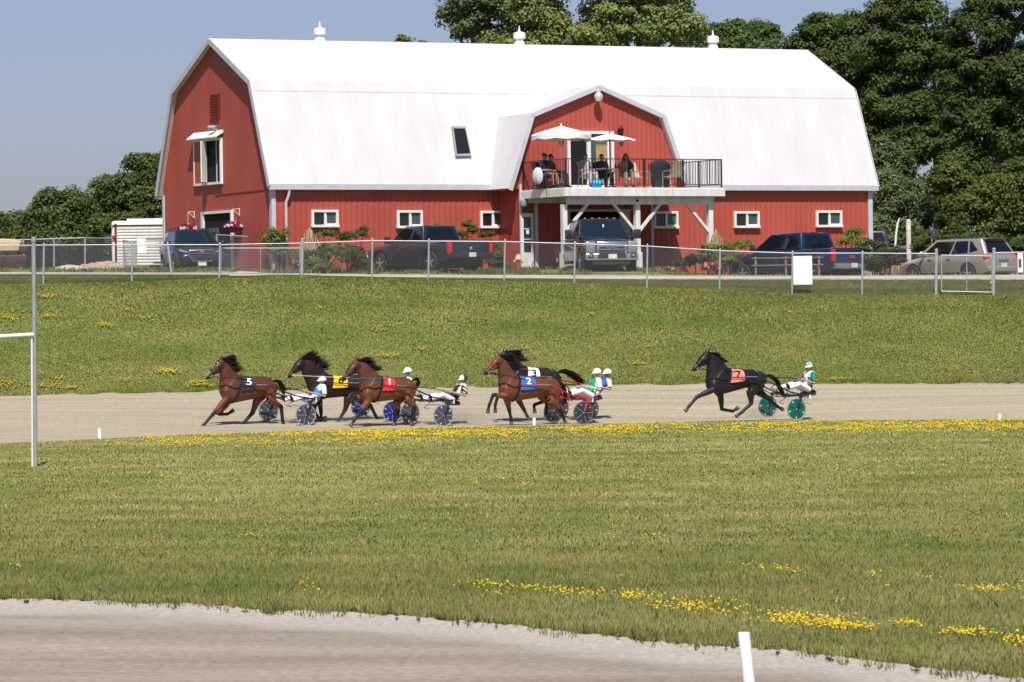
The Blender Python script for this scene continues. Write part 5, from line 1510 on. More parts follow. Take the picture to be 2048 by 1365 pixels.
# black pickup, back to the camera
t, d = pickup('blue black pickup truck seen from behind, parked left of the fire hydrant', 859, 164.9, gzf((859 - 1024) / FPX * 164.9, 164.9) - .06, hd(180 - 53), P_black, None, 5.35, 1.96, 1.74, bumper=P_black)
f = MB(); f.lathe([(.06, 0), (.06, .01), (.02, .02)], (d['xr'] + .035, 0, d['belt'] - .27), 16, 'x', Matrix.Rotation(math.pi, 4, 'Z')); f.build('tailgate_emblem', M_grey, d['tg'])
# big truck under the deck, nose to the camera
yT = 165.0
t, d = pickup('very large dark teal pickup truck with tan sides and chrome grille under the deck', 1196, yT, gzf((1196 - 1024) / FPX * yT, yT) - .16, hd(-81), P_green, P_tan, 6.2, 2.03, 2.02, .10)
xf, w, hood = d['xf'], d['w'], d['hood']
f = MB(); f.box((xf + .0, 0, hood - .26), (.10, w * 1.10, .44)); g = solid_mesh('grille', f, M_chrome, t, .04, 3)
f = MB()
for z_ in (.05, -.06, -.18, -.27): f.box((xf + .045, 0, hood - .20 + z_), (.02, w * .92, (.045 if z_ > 0 else .08)))
f.build('grille_slots', M_plast, g)
f = MB(); f.ell((xf + .062, 0, hood - .24), (.014, .16, .075), 20, 10); em = f.build('oval_emblem', M_plblue, g, smooth=True)
f = MB(); f.lathe([(.16, -.006), (.172, 0), (.16, .006)], (xf + .058, 0, hood - .24), 24, 'x', Matrix.Diagonal((1, 1.04, .52, 1))); f.build('emblem_ring', M_chrome, g)
put_text('Ford', .10, 'lettering', M_chrome, em, Matrix.Translation((xf + .076, 0, hood - .24)) @ Matrix.Rotation(math.pi / 2, 4, 'Z') @ Matrix.Rotation(math.pi / 2, 4, 'X'), .003)
for s_ in (-1, 1):
    f = MB(); f.box((xf - .06, s_ * w * .755, hood - .24), (.16, w * .36, .42)); solid_mesh('headlight', f, M_head, t, .05, 3)
    f = MB(); f.ell((xf + .06, s_ * w * .76, .64), (.03, .11, .10), 16, 10); fo = f.build('fog_lamp', M_plast, t, smooth=True)
    f = MB(); f.ell((xf + .082, s_ * w * .76, .64), (.02, .06, .055), 14, 8); f.build('lens', M_head, fo, smooth=True)
    f = MB(); f.box((xf - 1.75, s_ * (w + .26), d['belt'] + .13), (.14, .24, .34)); f.box((xf - 1.7, s_ * (w + .05), d['belt'] + .05), (.06, .30, .05)); f.box((xf - 1.7, s_ * (w + .05), d['belt'] + .16), (.06, .30, .04)); solid_mesh('tow_mirror', f, M_plast, t, .02)
    f = MB(); f.box((.2, s_ * (w + .03), .36), (2.2, .10, .06)); f.build('chrome_step', M_chrome, t)
    f = MB(); f.box((-.2, s_ * (w + .012), d['belt'] - .04), (2.4, .012, .03)); f.build('belt_strip', M_chrome, t)
    f = MB(); f.box((-.3, s_ * (w + .02), .80), (2.0, .02, .025)); f.build('chrome_strip', M_chrome, t)
f = MB(); f.box((xf + .065, 0, .62), (.02, w * 1.02, .16)); f.build('bumper_slots', M_plast, t)
f = MB(); f.box((xf - .02, 0, .40), (.06, w * 1.3, .16)); f.build('air_dam', M_plast, t)
f = MB(); f.box((xf + .085, .02, .62), (.012, .31, .16)); pl_ = f.build('number_plate', M_plate, t)
for k in range(5):
    f = MB(); f.ell((xf - 2.42, (k - 2) * .27, d['h'] + .025), (.06, .045, .03), 10, 6); f.build('roof_marker', M_amber, t, smooth=True)
f = MB(); f.box((xf - 1.90, .04, d['h'] - .28), (.01, .05, .16)); f.build('hanging_tag', M_white, t)
# blue pickup at the right
t, d = pickup('deep blue pickup truck parked in front of the right barn windows behind the blank board', 1598, 169.4, 4.45, hd(180 - 49), P_blue, None, 5.85, 2.03, 1.90)
put_text('GMC', .17, 'lettering', mat('badge_red', (.55, .03, .03), .4), d['tg'], Matrix.Translation((d['xr'] + .038, 0, d['belt'] - .30)) @ Matrix.Rotation(-math.pi / 2, 4, 'Z') @ Matrix.Rotation(math.pi / 2, 4, 'X'), .006)
P_, n_ = d['face']('B'); f = MB(); f.ell(P_(.12, .13) + n_ * .01, (.02, .10, .035), 12, 6); f.build('yellow_sticker', mat('sticker_yellow', (.65, .6, .02), .5), t, smooth=True)
f = MB(); f.box((d['xr'] + 2.0, .0, d['h'] + .015), (.06, .35, .03)); f.build('brake_lamp', M_tail, t)
# silver sport utility
t, d = suv('champagne silver sport utility car parked at the right end of the lot', 1917, 168.5, 4.34, hd(180 - 50), P_silver, 4.77, 1.86, 1.70)
number_plate(t, d['xr'] - .03, .66, -1)
f = MB(); f.box((d['xr'] + .0, 0, d['belt'] - .20), (.03, .55, .05)); f.build('chrome_strip', M_chrome, t)
# dark truck far behind the corner
t, d = pickup('dark pickup truck far behind, half hidden by the right barn corner', 1728, 184.0, 4.80, hd(178), P_black, None, 5.8, 2.0, 1.92)
# white stock trailer
a = at(224, 530, 177.5); zg = gzf(a.x, 177.5); ht = zpix(225, 440, 177.5) - zg
t = thing('stock_trailer', 'white ribbed horse trailer standing behind the fence at the left of the barn', 'trailer', (a.x, 177.5, zg - .05), R(4))
f = MB(); f.box((2.4, 1.1, ht / 2 + .2), (4.8, 2.2, ht - .4)); bd = solid_mesh('body', f, M_white, t, .12, 4)
f = MB()
for i in range(13): f.bar((.22, -.012, .55 + i * (ht - .85) / 12), (4.7, -.012, .55 + i * (ht - .85) / 12), .03, .05)
f.build('side_ribs', M_oldwhite, bd)
f = MB(); f.bar((.0, -.02, ht - .18), (4.8, -.02, ht - .18), .03, .04); f.build('dark_stripe', M_plast, bd)
f = MB(); f.box((.16, -.02, ht * .58), (.09, .03, ht * .75)); f.build('corner_strip', mat('maroon_strip', (.10, .02, .03), .5), bd)
f = MB(); f.ell((.1, -.05, ht * .72), (.09, .04, .09), 12, 8); f.build('marker_lamp', M_tail, t, smooth=True)
f = MB(); f.box((2.0, 1.1, ht + .03), (2.8, 1.5, .12)); solid_mesh('roof_hatch', f, M_oldwhite, t, .03)
f = MB(); f.box((1.9, -.03, ht * .62), (.05, .05, .4)); f.bar((1.1, -.02, ht * .68), (2.2, -.02, ht * .68), .03, .05); f.build('door_bar', M_grey, t)
for x in (1.8, 2.8): wheel(t, x, .1, .34, .22)
# utility cart at the left edge
a = at(20, 545, 178); zg = gzf(a.x, 178)
t = thing('utility_cart', 'beige and dark utility cart cut by the left edge behind the fence', 'cart', (a.x, 178, zg), R(0))
k = 178 / FPX
f = MB(); f.prism([(-.5, -.6, 1.05), (.42, -.6, 1.05), (.50, -.6, 1.40), (.36, -.6, 1.52), (-.30, -.6, 1.56), (-.42, -.6, 1.5)], (0, 1.2, 0)); solid_mesh('canopy', f, mat('beige_panel', (.50, .42, .28), .6, var=.1), t, .05, 3)
f = MB(); f.box((0, 0, .66), (1.5, 1.1, .5)); f.box((.55, 0, 1.12), (.5, 1.0, .3)); solid_mesh('body', f, mat('cart_brown', (.06, .025, .02), .6, var=.2), t, .06, 3)
for x in (-.5, .5):
    for y in (-.5, .5): wheel(t, x, y, .26, .18, M_grey)
# ================================================================== FUSED BODIES AND PEOPLE
def fuse(name, mb, voxel, it, m, parent, tint=None, rel=None):
    """one continuous surface grown round the collected limbs"""
    me = mb.mesh('shape')
    o = bpy.data.objects.new('shape', me); COL.objects.link(o)
    a = o.modifiers.new('r', 'REMESH'); a.mode = 'VOXEL'; a.voxel_size = voxel
    if it:
        b = o.modifiers.new('s', 'SMOOTH'); b.factor = .5; b.iterations = it
    dg = bpy.context.evaluated_depsgraph_get()
    nm = bpy.data.meshes.new_from_object(o.evaluated_get(dg))
    bpy.data.objects.remove(o)
    n = len(nm.vertices)
    co = np.empty(n * 3, dtype=np.float32); nm.vertices.foreach_get('co', co); co = co.reshape(-1, 3)
    if tint is not None:
        C = np.ones((n, 4), dtype=np.float32); C[:, :3] = tint(co)
        at_ = nm.color_attributes.new('tint', 'FLOAT_COLOR', 'POINT'); at_.data.foreach_set('color', C.ravel())
    nm.polygons.foreach_set('use_smooth', [True] * len(nm.polygons))
    nm.materials.clear(); nm.materials.append(m); nm.name = name
    return link_mesh(name, nm, parent)
M_skin = tint_mat('skin', .5, .35, noise=.06, scale=12)
M_cloth = tint_mat('racing_silks', .65, .25, noise=.08, scale=25)
M_hair = mat('dark_hair', (.018, .014, .011), .6, var=.3, scale=40)
M_boot = mat('dark_leather', (.02, .016, .016), .45, var=.2)
M_goggle = glass_mat('goggles', (.01, .01, .012), .08)
def person(label, loc, rz, J, shirt, pants, skin=(.42, .23, .15), group=None, helmet=None, hat=None, hair=None, sleeves=.75, glasses=True, shorts=False, beard=False, shoe=None, scale=1.0):
    """J: joints in the person's space (x ahead, y to the person's ... near side, z up)"""
    t = thing('person', label, 'person', loc, rz, group)
    V = {k: Vector(v) for k, v in J.items()}
    f = MB()
    pel, neck, head = V['pelvis'], V['neck'], V['head']
    up = (neck - pel).normalized()
    fwd = Vector(V['face']).normalized()
    sl_, sr_ = V['sho_n'], V['sho_f']
    waist = pel.lerp(neck, .38); chest = pel.lerp(neck, .72)
    lat = (sl_ - sr_).normalized()
    def torso(g, e):
        g.tube([pel - up * .10, pel, waist, chest, neck - up * .05, neck - up * .005], [(.10 + e, .08 + e), (.165 + e, .115 + e), (.14 + e, .105 + e), (.165 + e, .12 + e), (.12 + e, .075 + e), (.062 + e, .058 + e)], 16, up=lat.cross(up))
        for s_ in (sl_, sr_): g.tube([chest.lerp(neck, .5), s_], [.085 + e, .068 + e], 10)
    torso(f, 0)
    f.tube([neck - up * .06, neck, head - fwd * .01 - Vector((0, 0, .06))], [.058, .056, .055], 10)
    hq = fwd.to_track_quat('X', 'Z').to_matrix().to_4x4()
    f.ell(head, (.098, .076, .118), 14, 12, hq)
    f.ell(head + hq @ Vector((.035, 0, -.065)), (.058, .052, .052), 10, 8, hq)
    f.tube([head + hq @ Vector((.09, 0, .015)), head + hq @ Vector((.116, 0, -.025)), head + hq @ Vector((.095, 0, -.04))], [.012, .018, .012], 8)
    for s_ in (-1, 1): f.ell(head + hq @ Vector((-.005, s_ * .078, -.005)), (.022, .012, .034), 8, 6, hq)
    f.ell(head + hq @ Vector((.088, 0, -.062)), (.014, .026, .008), 8, 6, hq)
    for sd in ('n', 'f'):
        s_, e, w = V['sho_' + sd], V['elb_' + sd], V['wri_' + sd]
        f.tube([s_, s_.lerp(e, .4), e, e.lerp(w, .35), w], [.055, .048, .038, .037, .026], 10)
        d = (w - e).normalized(); hl = V.get('hand_' + sd, w + d * .09) - w
        hd = hl.normalized(); side = hd.cross(Vector((0, 0, 1))).normalized(); pn = side.cross(hd)
        f.tube([w, w + hd * .04, w + hd * .085], [(.027, .018), (.040, .017), (.038, .014)], 8, up=pn)
        for k in range(4):
            q = w + hd * .08 + side * (-.03 + .02 * k); L_ = (.062, .074, .068, .05)[k]
            f.tube([q, q + hd * L_ * .5 - pn * .012, q + hd * L_ * .72 - pn * .04], [.009, .0085, .0075], 6)
        f.tube([w + hd * .03 + side * .03, w + hd * .055 + side * .055 - pn * .01, w + hd * .085 + side * .052 - pn * .025], [.011, .010, .008], 6)
    def leg(g, sd, e, upto=1.0):
        h = pel + (lat if sd == 'n' else -lat) * .095 - up * .03
        k, a = V['kne_' + sd], V['ank_' + sd]
        if upto < 1:
            g.tube([h, h.lerp(k, .5), h.lerp(k, upto + .02)], [.092 + e, .08 + e, .07 + e * 1.6], 12); return
        g.tube([h, h.lerp(k, .5), k, k.lerp(a, .35), a], [.092 + e, .078 + e, .058 + e, .058 + e, .038 + e], 12)
    for sd in ('n', 'f'):
        leg(f, sd, 0)
        a, to = V['ank_' + sd], V['toe_' + sd]
        d = (to - a).normalized()
        f.tube([a - d * .05, a + d * .06, to], [.04, .045, .03], 8)
    sk = np.array(skin)
    def tint(co):
        c = np.tile(sk, (len(co), 1))
        if beard:
            q = (co - np.array(head)) @ np.array(hq.to_3x3())
            b = (q[:, 2] < -.03) & (q[:, 0] > .02) & (np.abs(q).max(1) < .14)
            c[b] = np.array(beard)
        return c
    fuse('body', f, .0085, 2, M_skin, t, tint)
    # clothes
    f = MB(); torso(f, .030)
    for sd in ('n', 'f'):
        s_, e, w = V['sho_' + sd], V['elb_' + sd], V['wri_' + sd]
        if sleeves > 1: f.tube([s_, e, e.lerp(w, sleeves - 1)], [.080, .064, .05], 10)
        else: f.tube([s_, s_.lerp(e, sleeves)], [.084, .074], 10)
    loc_b = np.stack([np.array(lat), np.array(up), np.array(lat.cross(up))], 1)
    fuse('jacket', f, .012, 3, M_cloth, t, lambda co: shirt((co - np.array(pel)) @ loc_b))
    f = MB()
    f.tube([pel - up * .12, pel, pel + up * .08], [(.12, .10), (.178, .128), (.165, .125)], 14, up=lat.cross(up))
    for sd in ('n', 'f'): leg(f, sd, .026, .8 if shorts else 1.0)
    pc = np.array(pants)
    fuse('trousers', f, .013, 3, M_cloth, t, lambda co: pc[None] * (.93 + .14 * fbm(co[:, 0] * 9, co[:, 2] * 9, 3))[:, None])
    for sd in ('n', 'f'):
        f = MB(); a, to = V['ank_' + sd], V['toe_' + sd]; k = V['kne_' + sd]; d = (to - a).normalized()
        f.tube([a.lerp(k, .3 if not shorts else .08), a], [.056, .05], 10); f.tube([a - d * .055, a + d * .05, to, to + d * .02], [.045, .052, .042, .02], 10)
        o = fuse('boot', f, .012, 2, shoe or M_boot, t)
    if helmet:
        f = MB()
        prof = [(math.sin(w) * 1.0, math.cos(w)) for w in np.linspace(.02, 1.78, 12)]
        b0 = len(f.v); f.lathe(prof, (0, 0, 0), 20)
        for i in range(b0, len(f.v)):
            q = Vector(f.v[i]); f.v[i] = tuple(head + hq @ Vector((q.x * .142 - .012, q.y * .118, q.z * .138 + .026)))
        hm = fuse('helmet', f, .010, 2, M_cloth, t, lambda co: helmet((co - np.array(head)) @ np.array(hq.to_3x3())))
        f = MB(); f.sheet([[head + hq @ Vector((.09 + r * .085 * math.cos(a), math.sin(a) * (.085 + .02 * r), .05 - .035 * r)) for a in np.linspace(-1.3, 1.3, 9)] for r in (0, .5, 1)])
        f.sheet([[head + hq @ Vector((.09 + r * .085 * math.cos(a), math.sin(a) * (.085 + .02 * r), .042 - .035 * r)) for a in np.linspace(-1.3, 1.3, 9)] for r in (0, .5, 1)])
        f.build('peak', M_white, hm, smooth=True)
        f = MB()
        for s_ in (-1, 1): f.tube([head + hq @ Vector((.0, s_ * .09, .0)), head + hq @ Vector((.02, s_ * .08, -.07)), head + hq @ Vector((.04, s_ * .03, -.115))], .009, 6)
        f.build('chin_strap', M_boot, hm)
    if hat:
        f = MB()
        b0 = len(f.v); f.lathe([(math.sin(w), math.cos(w)) for w in np.linspace(.02, 1.5, 10)], (0, 0, 0), 18)
        for i in range(b0, len(f.v)):
            q = Vector(f.v[i]); f.v[i] = tuple(head + hq @ Vector((q.x * .112 - .008, q.y * .09, q.z * .105 + .035)))
        f.prism([head + hq @ Vector((.08 + .1 * math.cos(a), .08 * math.sin(a), .045)) for a in np.linspace(-1.5, 1.5, 9)], hq @ Vector((.0, 0, .012)))
        f.build('cap', hat, t, smooth=True)
    if hair:
        f = MB(); f.ell(head + hq @ Vector((-.02, 0, .03)), (.10, .088, .105), 14, 10, hq)
        if hair == 'long':
            for s_ in (-1, 1): f.tube([head + hq @ Vector((-.02, s_ * .05, .04)), head + hq @ Vector((-.02, s_ * .085, -.08)), head + hq @ Vector((.01, s_ * .09, -.22)), head + hq @ Vector((.03, s_ * .08, -.34))], [.055, .05, .05, .02], 10)
        fuse('hair', f, .011, 2, M_hair, t)
    if glasses:
        f = MB()
        for s_ in (-1, 1): f.ell(head + hq @ Vector((.086, s_ * .034, .018)), (.018, .034, .026), 10, 6, hq)
        f.tube([head + hq @ Vector((.02, -.085, .022)), head + hq @ Vector((.095, 0, .022)), head + hq @ Vector((.02, .085, .022))], .007, 6)
        f.build('sunglasses', M_goggle, t, smooth=True)
    return t
# ================================================================== HORSES, RACE BIKES AND DRIVERS
PSI = R(28)
M_coat = tint_mat('horse_coat', .46, .3, noise=.22, scale=9)
M_coat.node_tree.nodes['Principled BSDF'].inputs['Coat Weight'].default_value = .04
M_mane = mat('mane_hair', (.014, .011, .010), .5, var=.4, scale=30, spec=.4)
M_strap = mat('harness_leather', (.016, .015, .016), .4, var=.2)
M_steel = mat('bright_steel', (.6, .6, .62), .3, metal=.8, var=.05)
M_tyre = mat('bike_tyre', (.10, .10, .105), .7, var=.2)
M_ptyre = mat('pale_rim', (.28, .28, .28), .5, var=.1)
class Rig:
    def __init__(s, px0, Y0):
        s.px0, s.Y0 = px0, Y0
        X = (px0 - 1024) / FPX * Y0
        s.z0 = gzf(X, Y0)
        s.o = Vector((X, Y0, s.z0))
        s.h = Vector((-math.cos(PSI), -math.sin(PSI), 0)); s.n = Vector((math.sin(PSI), -math.cos(PSI), 0))
        s.rz = math.pi + PSI
    def W(s, px, py, n=0.0):
        d = ray(px, py); a = d.x / d.y
        X0 = s.o.x + s.n.x * n; Y0 = s.o.y + s.n.y * n
        x = (a * Y0 - X0) / (s.h.x - a * s.h.y)
        Y = Y0 + s.h.y * x
        return Vector((x, n, HC + d.z / d.y * Y - s.z0))
def crop(x0, y0, sc): return lambda q: (x0 + q[0] / sc, y0 + q[1] / sc)
CA, CB, CC, CD, CE, CF = crop(380, 680, 6.827), crop(560, 680, 5.12), crop(940, 680, 6.827), crop(1350, 680, 6.827), crop(670, 700, 8.533), crop(950, 690, 11.373)

def cat(P, t):
    """Catmull-Rom through numpy rows"""
    n = len(P); i = min(int(t), n - 2); u = t - i
    p0, p1, p2, p3 = P[max(i - 1, 0)], P[i], P[i + 1], P[min(i + 2, n - 1)]
    return .5 * ((2 * p1) + (-p0 + p2) * u + (2 * p0 - 5 * p1 + 4 * p2 - p3) * u * u + (-p0 + 3 * p1 - 3 * p2 + p3) * u ** 3)

def horse(rig, K, label, coat, leg_dark=True, blaze=False, mane_up=.5, mane_len=.34, tail_w=.10, cloth=None, number=None, num_col=None, bridle=None, pole_col=None, nfore=('n', 'f'), nhind=('n', 'f'), seed=1):
    rnd = random.Random(seed); npr = np.random.default_rng(seed)
    W = rig.W
    k = {a: (W(*b) if not isinstance(b, list) else [W(*q) for q in b]) for a, b in K.items() if a not in ('fore1', 'fore2', 'hind1', 'hind2')}
    root = thing('race_horse', label, 'horse', rig.o, rig.rz, 'race horses on the far straight')
    D, Bt, C, Wi, CH, BR, E, F, P, M, TH = (k[q] for q in ('dock', 'butt', 'croup', 'with', 'chest', 'breast', 'girth', 'flank', 'poll', 'muz', 'throat'))
    cr1, cr2 = k['crest1'], k['crest2']
    dn = (P - Wi).normalized(); cn = Vector((-dn.z, 0, dn.x)); cn = cn if cn.dot(CH - Wi) < 0 else -cn
    cr1 = cr1 + cn * .035; cr2 = cr2 + cn * .045
    def L(a, b, t): return a.lerp(b, t)
    z = Vector((0, 0, 1))
    st = [(L(D, Bt, .2), L(D, Bt, .75), .07), (L(D, C, .15), L(Bt, F, .12), .18), (L(D, C, .65) + z * .01, L(Bt, F, .45), .25), (L(C, Wi, .1), L(Bt, F, .85), .275),
          (L(C, Wi, .42) - z * .015, F + z * .01, .285), (L(C, Wi, .72) - z * .02, L(F, E, .6) - z * .01, .295), (Wi, E, .275), (L(Wi, cr1, .5), BR, .25), (cr1, L(CH, BR, .12), .185), (cr2, L(CH, TH, .6), .128),
          (L(cr2, P, .75), L(CH, TH, .98), .088), (P, TH, .075)]
    T = np.array([list(a) + list(b) + [h] for a, b, h in st])
    def ring(u, ang, off=0.0):
        q = cat(T, u); a, b, hw = Vector(q[:3]), Vector(q[3:6]), q[6]
        c = (a + b) / 2; ax = (a - b) / 2
        cs, sn = math.cos(ang), math.sin(ang)
        ln = ax.length
        e = .85
        y = math.copysign(abs(sn) ** e, sn); w = math.copysign(abs(cs) ** e, cs)
        egg = 1 - .22 * max(0, cs) if 4.5 < u < 8.2 else 1 - .10 * max(0, cs)
        return c + ax * (w * (1 + off / ln)) + Vector((0, 1, 0)) * (y * (hw * egg + off))
    f = MB(); NS = 36; NR = 22
    us = np.linspace(0, len(st) - 1.001, NS)
    b0 = 0
    for u in us:
        for j in range(NR): f.v.append(tuple(ring(u, 2 * math.pi * j / NR)))
    for i in range(NS - 1):
        for j in range(NR):
            j2 = (j + 1) % NR; f.f.append((i * NR + j, i * NR + j2, (i + 1) * NR + j2, (i + 1) * NR + j))
    f.f.append(tuple(range(NR))[::-1]); f.f.append(tuple((NS - 1) * NR + j for j in range(NR)))
    # head
    ax = (M - P); HL = ax.length; ax.normalize(); sc = HL / .62
    pp = ax.cross(Vector((0, 1, 0))).normalized()
    if pp.dot(TH - P) < 0: pp = -pp
    hs = [(-.03, -.01, .12, .06), (.05, -.03, .20, .078), (.18, -.042, .235, .084), (.35, -.045, .215, .088), (.52, -.032, .155, .070), (.72, -.018, .115, .055), (.88, -.020, .105, .055), (.97, -.006, .09, .050), (1.03, .02, .06, .032)]
    H = np.array(hs)
    def hring(t, ang, off=0.0):
        tt = np.interp(t, H[:, 0], np.arange(len(H)))
        q = cat(H, min(tt, len(H) - 1.001)); c = P + ax * (t * HL)
        mid = (q[1] + q[2]) / 2 * sc; hh = (q[2] - q[1]) / 2 * sc * 1.10 + off; hw = q[3] * sc * 1.12 + off
        return c + pp * (mid - math.cos(ang) * hh) + Vector((0, 1, 0)) * (math.sin(ang) * hw)
    b0 = len(f.v); ts = np.linspace(-.03, 1.03, 16)
    for t in ts:
        for j in range(16): f.v.append(tuple(hring(t, 2 * math.pi * j / 16)))
    for i in range(15):
        for j in range(16):
            j2 = (j + 1) % 16; f.f.append((b0 + i * 16 + j, b0 + i * 16 + j2, b0 + (i + 1) * 16 + j2, b0 + (i + 1) * 16 + j))
    f.f.append(tuple(b0 + j for j in range(16))[::-1]); f.f.append(tuple(b0 + 240 + j for j in range(16)))
    for s_ in (-1, 1):
        e0 = P + Vector((0, s_ * .05, 0)) + ax * .03; e1 = e0 - ax * .11 - pp * .035 + Vector((0, s_ * .035, 0)); e2 = e0 - ax * .185 - pp * .02 + Vector((0, s_ * .03, 0))
        f.tube([e0, e1, e2], [.028, .034, .006], 8)
        f.ell(hring(.34, s_ * 1.15, -.008), (.028, .02, .022), 8, 6)
        f.ell(hring(.93, s_ * 1.2, -.004), (.02, .012, .022), 8, 6)
    # legs
    darks = []
    def leg(pts, kind, nn):
        q = [W(a, b, nn) for a, b in pts]
        if kind == 'fore':
            El, Kn, Fe, Ho = q
            S = L(CH, E, .42) + z * .10; S.y = nn * 1.0
            S2 = L(Wi, E, .38) + Vector((.02, nn * 1.0, 0))
            f.tube([S2, S, El], [(.13, .085), (.13, .095), (.095, .08)], 12, up=(0, 1, 0))
            f.tube([S, El, L(El, Kn, .35), L(El, Kn, .75), Kn, L(Kn, Fe, .25), L(Kn, Fe, .7), Fe], [.13, .11, .095, .070, .066, .053, .048, .056], 12)
        else:
            St, Kn, Fe, Ho = q
            Hp = L(C, Bt, .42); Hp = Vector((Hp.x + .02, nn * .95, Hp.z - .03))
            Hq = L(Bt, F, .30); Hq = Vector((Hq.x, nn * 1.0, Hq.z + .05))
            f.tube([Hp, L(Hp, St, .6), St], [(.20, .12), (.185, .125), (.115, .10)], 14, up=(0, 1, 0))
            f.tube([Hq, L(Hq, L(St, Kn, .3), .7), L(St, Kn, .45)], [(.13, .10), (.12, .095), (.07, .06)], 12, up=(0, 1, 0))
            f.tube([St, L(St, Kn, .3), L(St, Kn, .7), Kn, L(Kn, Fe, .2), L(Kn, Fe, .7), Fe], [.14, .125, .084, .073, .060, .053, .059], 12)
            d = (Kn - St).normalized(); 
            back = (Kn - L(St, Fe, .5)); back = back.normalized() if back.length > .02 else Vector((-1, 0, 0))
            f.tube([Kn + back * .015, Kn + back * .05 + (St - Kn).normalized() * .05, L(St, Kn, .55) + back * .05], [.045, .03, .02], 8)
        d = (Ho - Fe).normalized()
        f.tube([Fe, L(Fe, Ho, .5)], [.050, .043], 10)
        f.tube([L(Fe, Ho, .40), L(Fe, Ho, .62), Ho + d * .035], [.044, .056, .070], 12)
        darks.append((np.array(L(El if kind == 'fore' else St, Kn, .7)), np.array(Kn), np.array(Fe), np.array(Ho)))
    oN = {'n': .15, 'f': -.15}
    for i, nm in enumerate(('fore1', 'fore2')): leg(K[nm], 'fore', oN[nfore[i]])
    for i, nm in enumerate(('hind1', 'hind2')): leg(K[nm], 'hind', oN[nhind[i]] * 1.05)
    ct = np.array(coat); dk = np.array((.016, .012, .011))
    def segd(co, a, b):
        ab = b - a; t = np.clip(((co - a) @ ab) / (ab @ ab), 0, 1)
        return np.linalg.norm(co - a - t[:, None] * ab, axis=1), t
    Pn, Mn, axn, ppn = np.array(P), np.array(M), np.array(ax), np.array(pp)
    def tint(co):
        n_ = fbm(co[:, 0] * 3 + seed, co[:, 2] * 3, seed)
        c = ct[None] * (.82 + .36 * n_)[:, None]
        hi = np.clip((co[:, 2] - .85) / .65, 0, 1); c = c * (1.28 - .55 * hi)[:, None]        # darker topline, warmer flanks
        kk = np.zeros(len(co))
        if leg_dark:
            for a, b, e, h in darks:
                d1, t1 = segd(co, a, b); d2, _ = segd(co, b, e); d3, _ = segd(co, e, h)
                kk = np.maximum(kk, np.where(d1 < .085, np.clip(t1 * 1.3, 0, 1) * .9, 0))
                kk = np.maximum(kk, np.where(d2 < .085, 1, 0)); kk = np.maximum(kk, np.where(d3 < .1, 1, 0))
        tt = (co - Pn) @ axn / HL; off = np.linalg.norm((co - Pn) - ((co - Pn) @ axn)[:, None] * axn, axis=1)
        mz = np.where((off < .3) & (tt > .66) & (tt < 1.15), np.clip((tt - .66) / .2, 0, 1), 0)
        kk = np.maximum(kk, mz * (.8 if leg_dark else .4))
        c = c * (1 - kk[:, None]) + dk[None] * kk[:, None]
        hf = np.zeros(len(co), bool)
        for a, b, e, h in darks:
            hf |= np.linalg.norm(co - h, axis=1) < .075
        c[hf] = np.array((.10, .085, .075)) 
        if blaze:
            o2 = (co - Pn) @ ppn
            bl_ = (tt > .30) & (tt < .97) & (np.abs(co[:, 1]) < .026) & (o2 < .03) & (off < .2)
            c[bl_] = np.array((.55, .52, .5))
        return c
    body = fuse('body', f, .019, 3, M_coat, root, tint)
    # hair
    f = MB()
    for i in range(300):
        u = rnd.uniform(7.7, 11.0); q = ring(min(u, 10.95), rnd.uniform(-.35, .35), -.01)
        ln = mane_len * rnd.uniform(.35, .95) * (1.15 if u > 9.5 else .9)
        lft = mane_up * rnd.uniform(.3, 1.25)
        a = Vector((-1, rnd.uniform(-.35, .35), lft)).normalized(); b = Vector((-1, rnd.uniform(-.3, .3), lft * .5 - .25)).normalized()
        f.tube([q, q + a * ln * .4, q + a * ln * .6 + b * ln * .3, q + a * ln * .7 + b * ln * .55], [.013, .012, .008, .002], 3, cap=False)
    for i in range(16):
        q = P + ax * rnd.uniform(0, .03) - pp * .03 + Vector((0, rnd.uniform(-.03, .03), 0)); a = Vector((-.5, rnd.uniform(-.4, .4), .5 * mane_up)) + ax * .6
        f.tube([q, q + a * .08, q + a * .14 - pp * .02], [.012, .01, .002], 3, cap=False)
    f.build('mane', M_mane, root, smooth=True)
    f = MB(); tp = np.array([list(D - Vector((0, 0, .02)))] + [list(q) for q in k['tail']])
    for i in range(150):
        dv = npr.normal(size=3) * np.array([.5, .6, .8]); e = rnd.uniform(.75, 1.0)
        pts = []
        for t in np.linspace(0, 1, 7):
            q = cat(tp, t * e * (len(tp) - 1.001)); pts.append(Vector(q + dv * tail_w * (t ** .8) * (1 if t < .85 else .8)))
        f.tube(pts, [.018, .02, .02, .018, .015, .01, .002], 3, cap=False)
    f.build('tail', M_mane, root, smooth=True)
    # harness
    bm_ = bridle or M_strap
    def loop(fn, rad): 
        g = [fn(2 * math.pi * j / 20) for j in range(21)]; f.tube(g, rad, 5, cap=False)
    f = MB(); loop(lambda a: hring(.12, a, .008), .010); loop(lambda a: hring(.66, a, .008), .011)
    for s_ in (-1, 1):
        f.tube([hring(.12, s_ * 1.5, .008), hring(.42, s_ * 1.8, .008), hring(.84, s_ * 1.9, .008)], .009, 5)
        f.tube([hring(.12, s_ * .8, .01), hring(.25, s_ * .5, .012), hring(.66, s_ * .25, .01)], .007, 5)
    br_ = f.build('bridle', bm_, root, smooth=True)
    f = MB()
    for s_ in (-1, 1): f.ell(hring(.30, s_ * 1.35, .03), (.055, .022, .055), 10, 8)
    f.build('blinkers', M_strap, br_, smooth=True)
    f = MB()
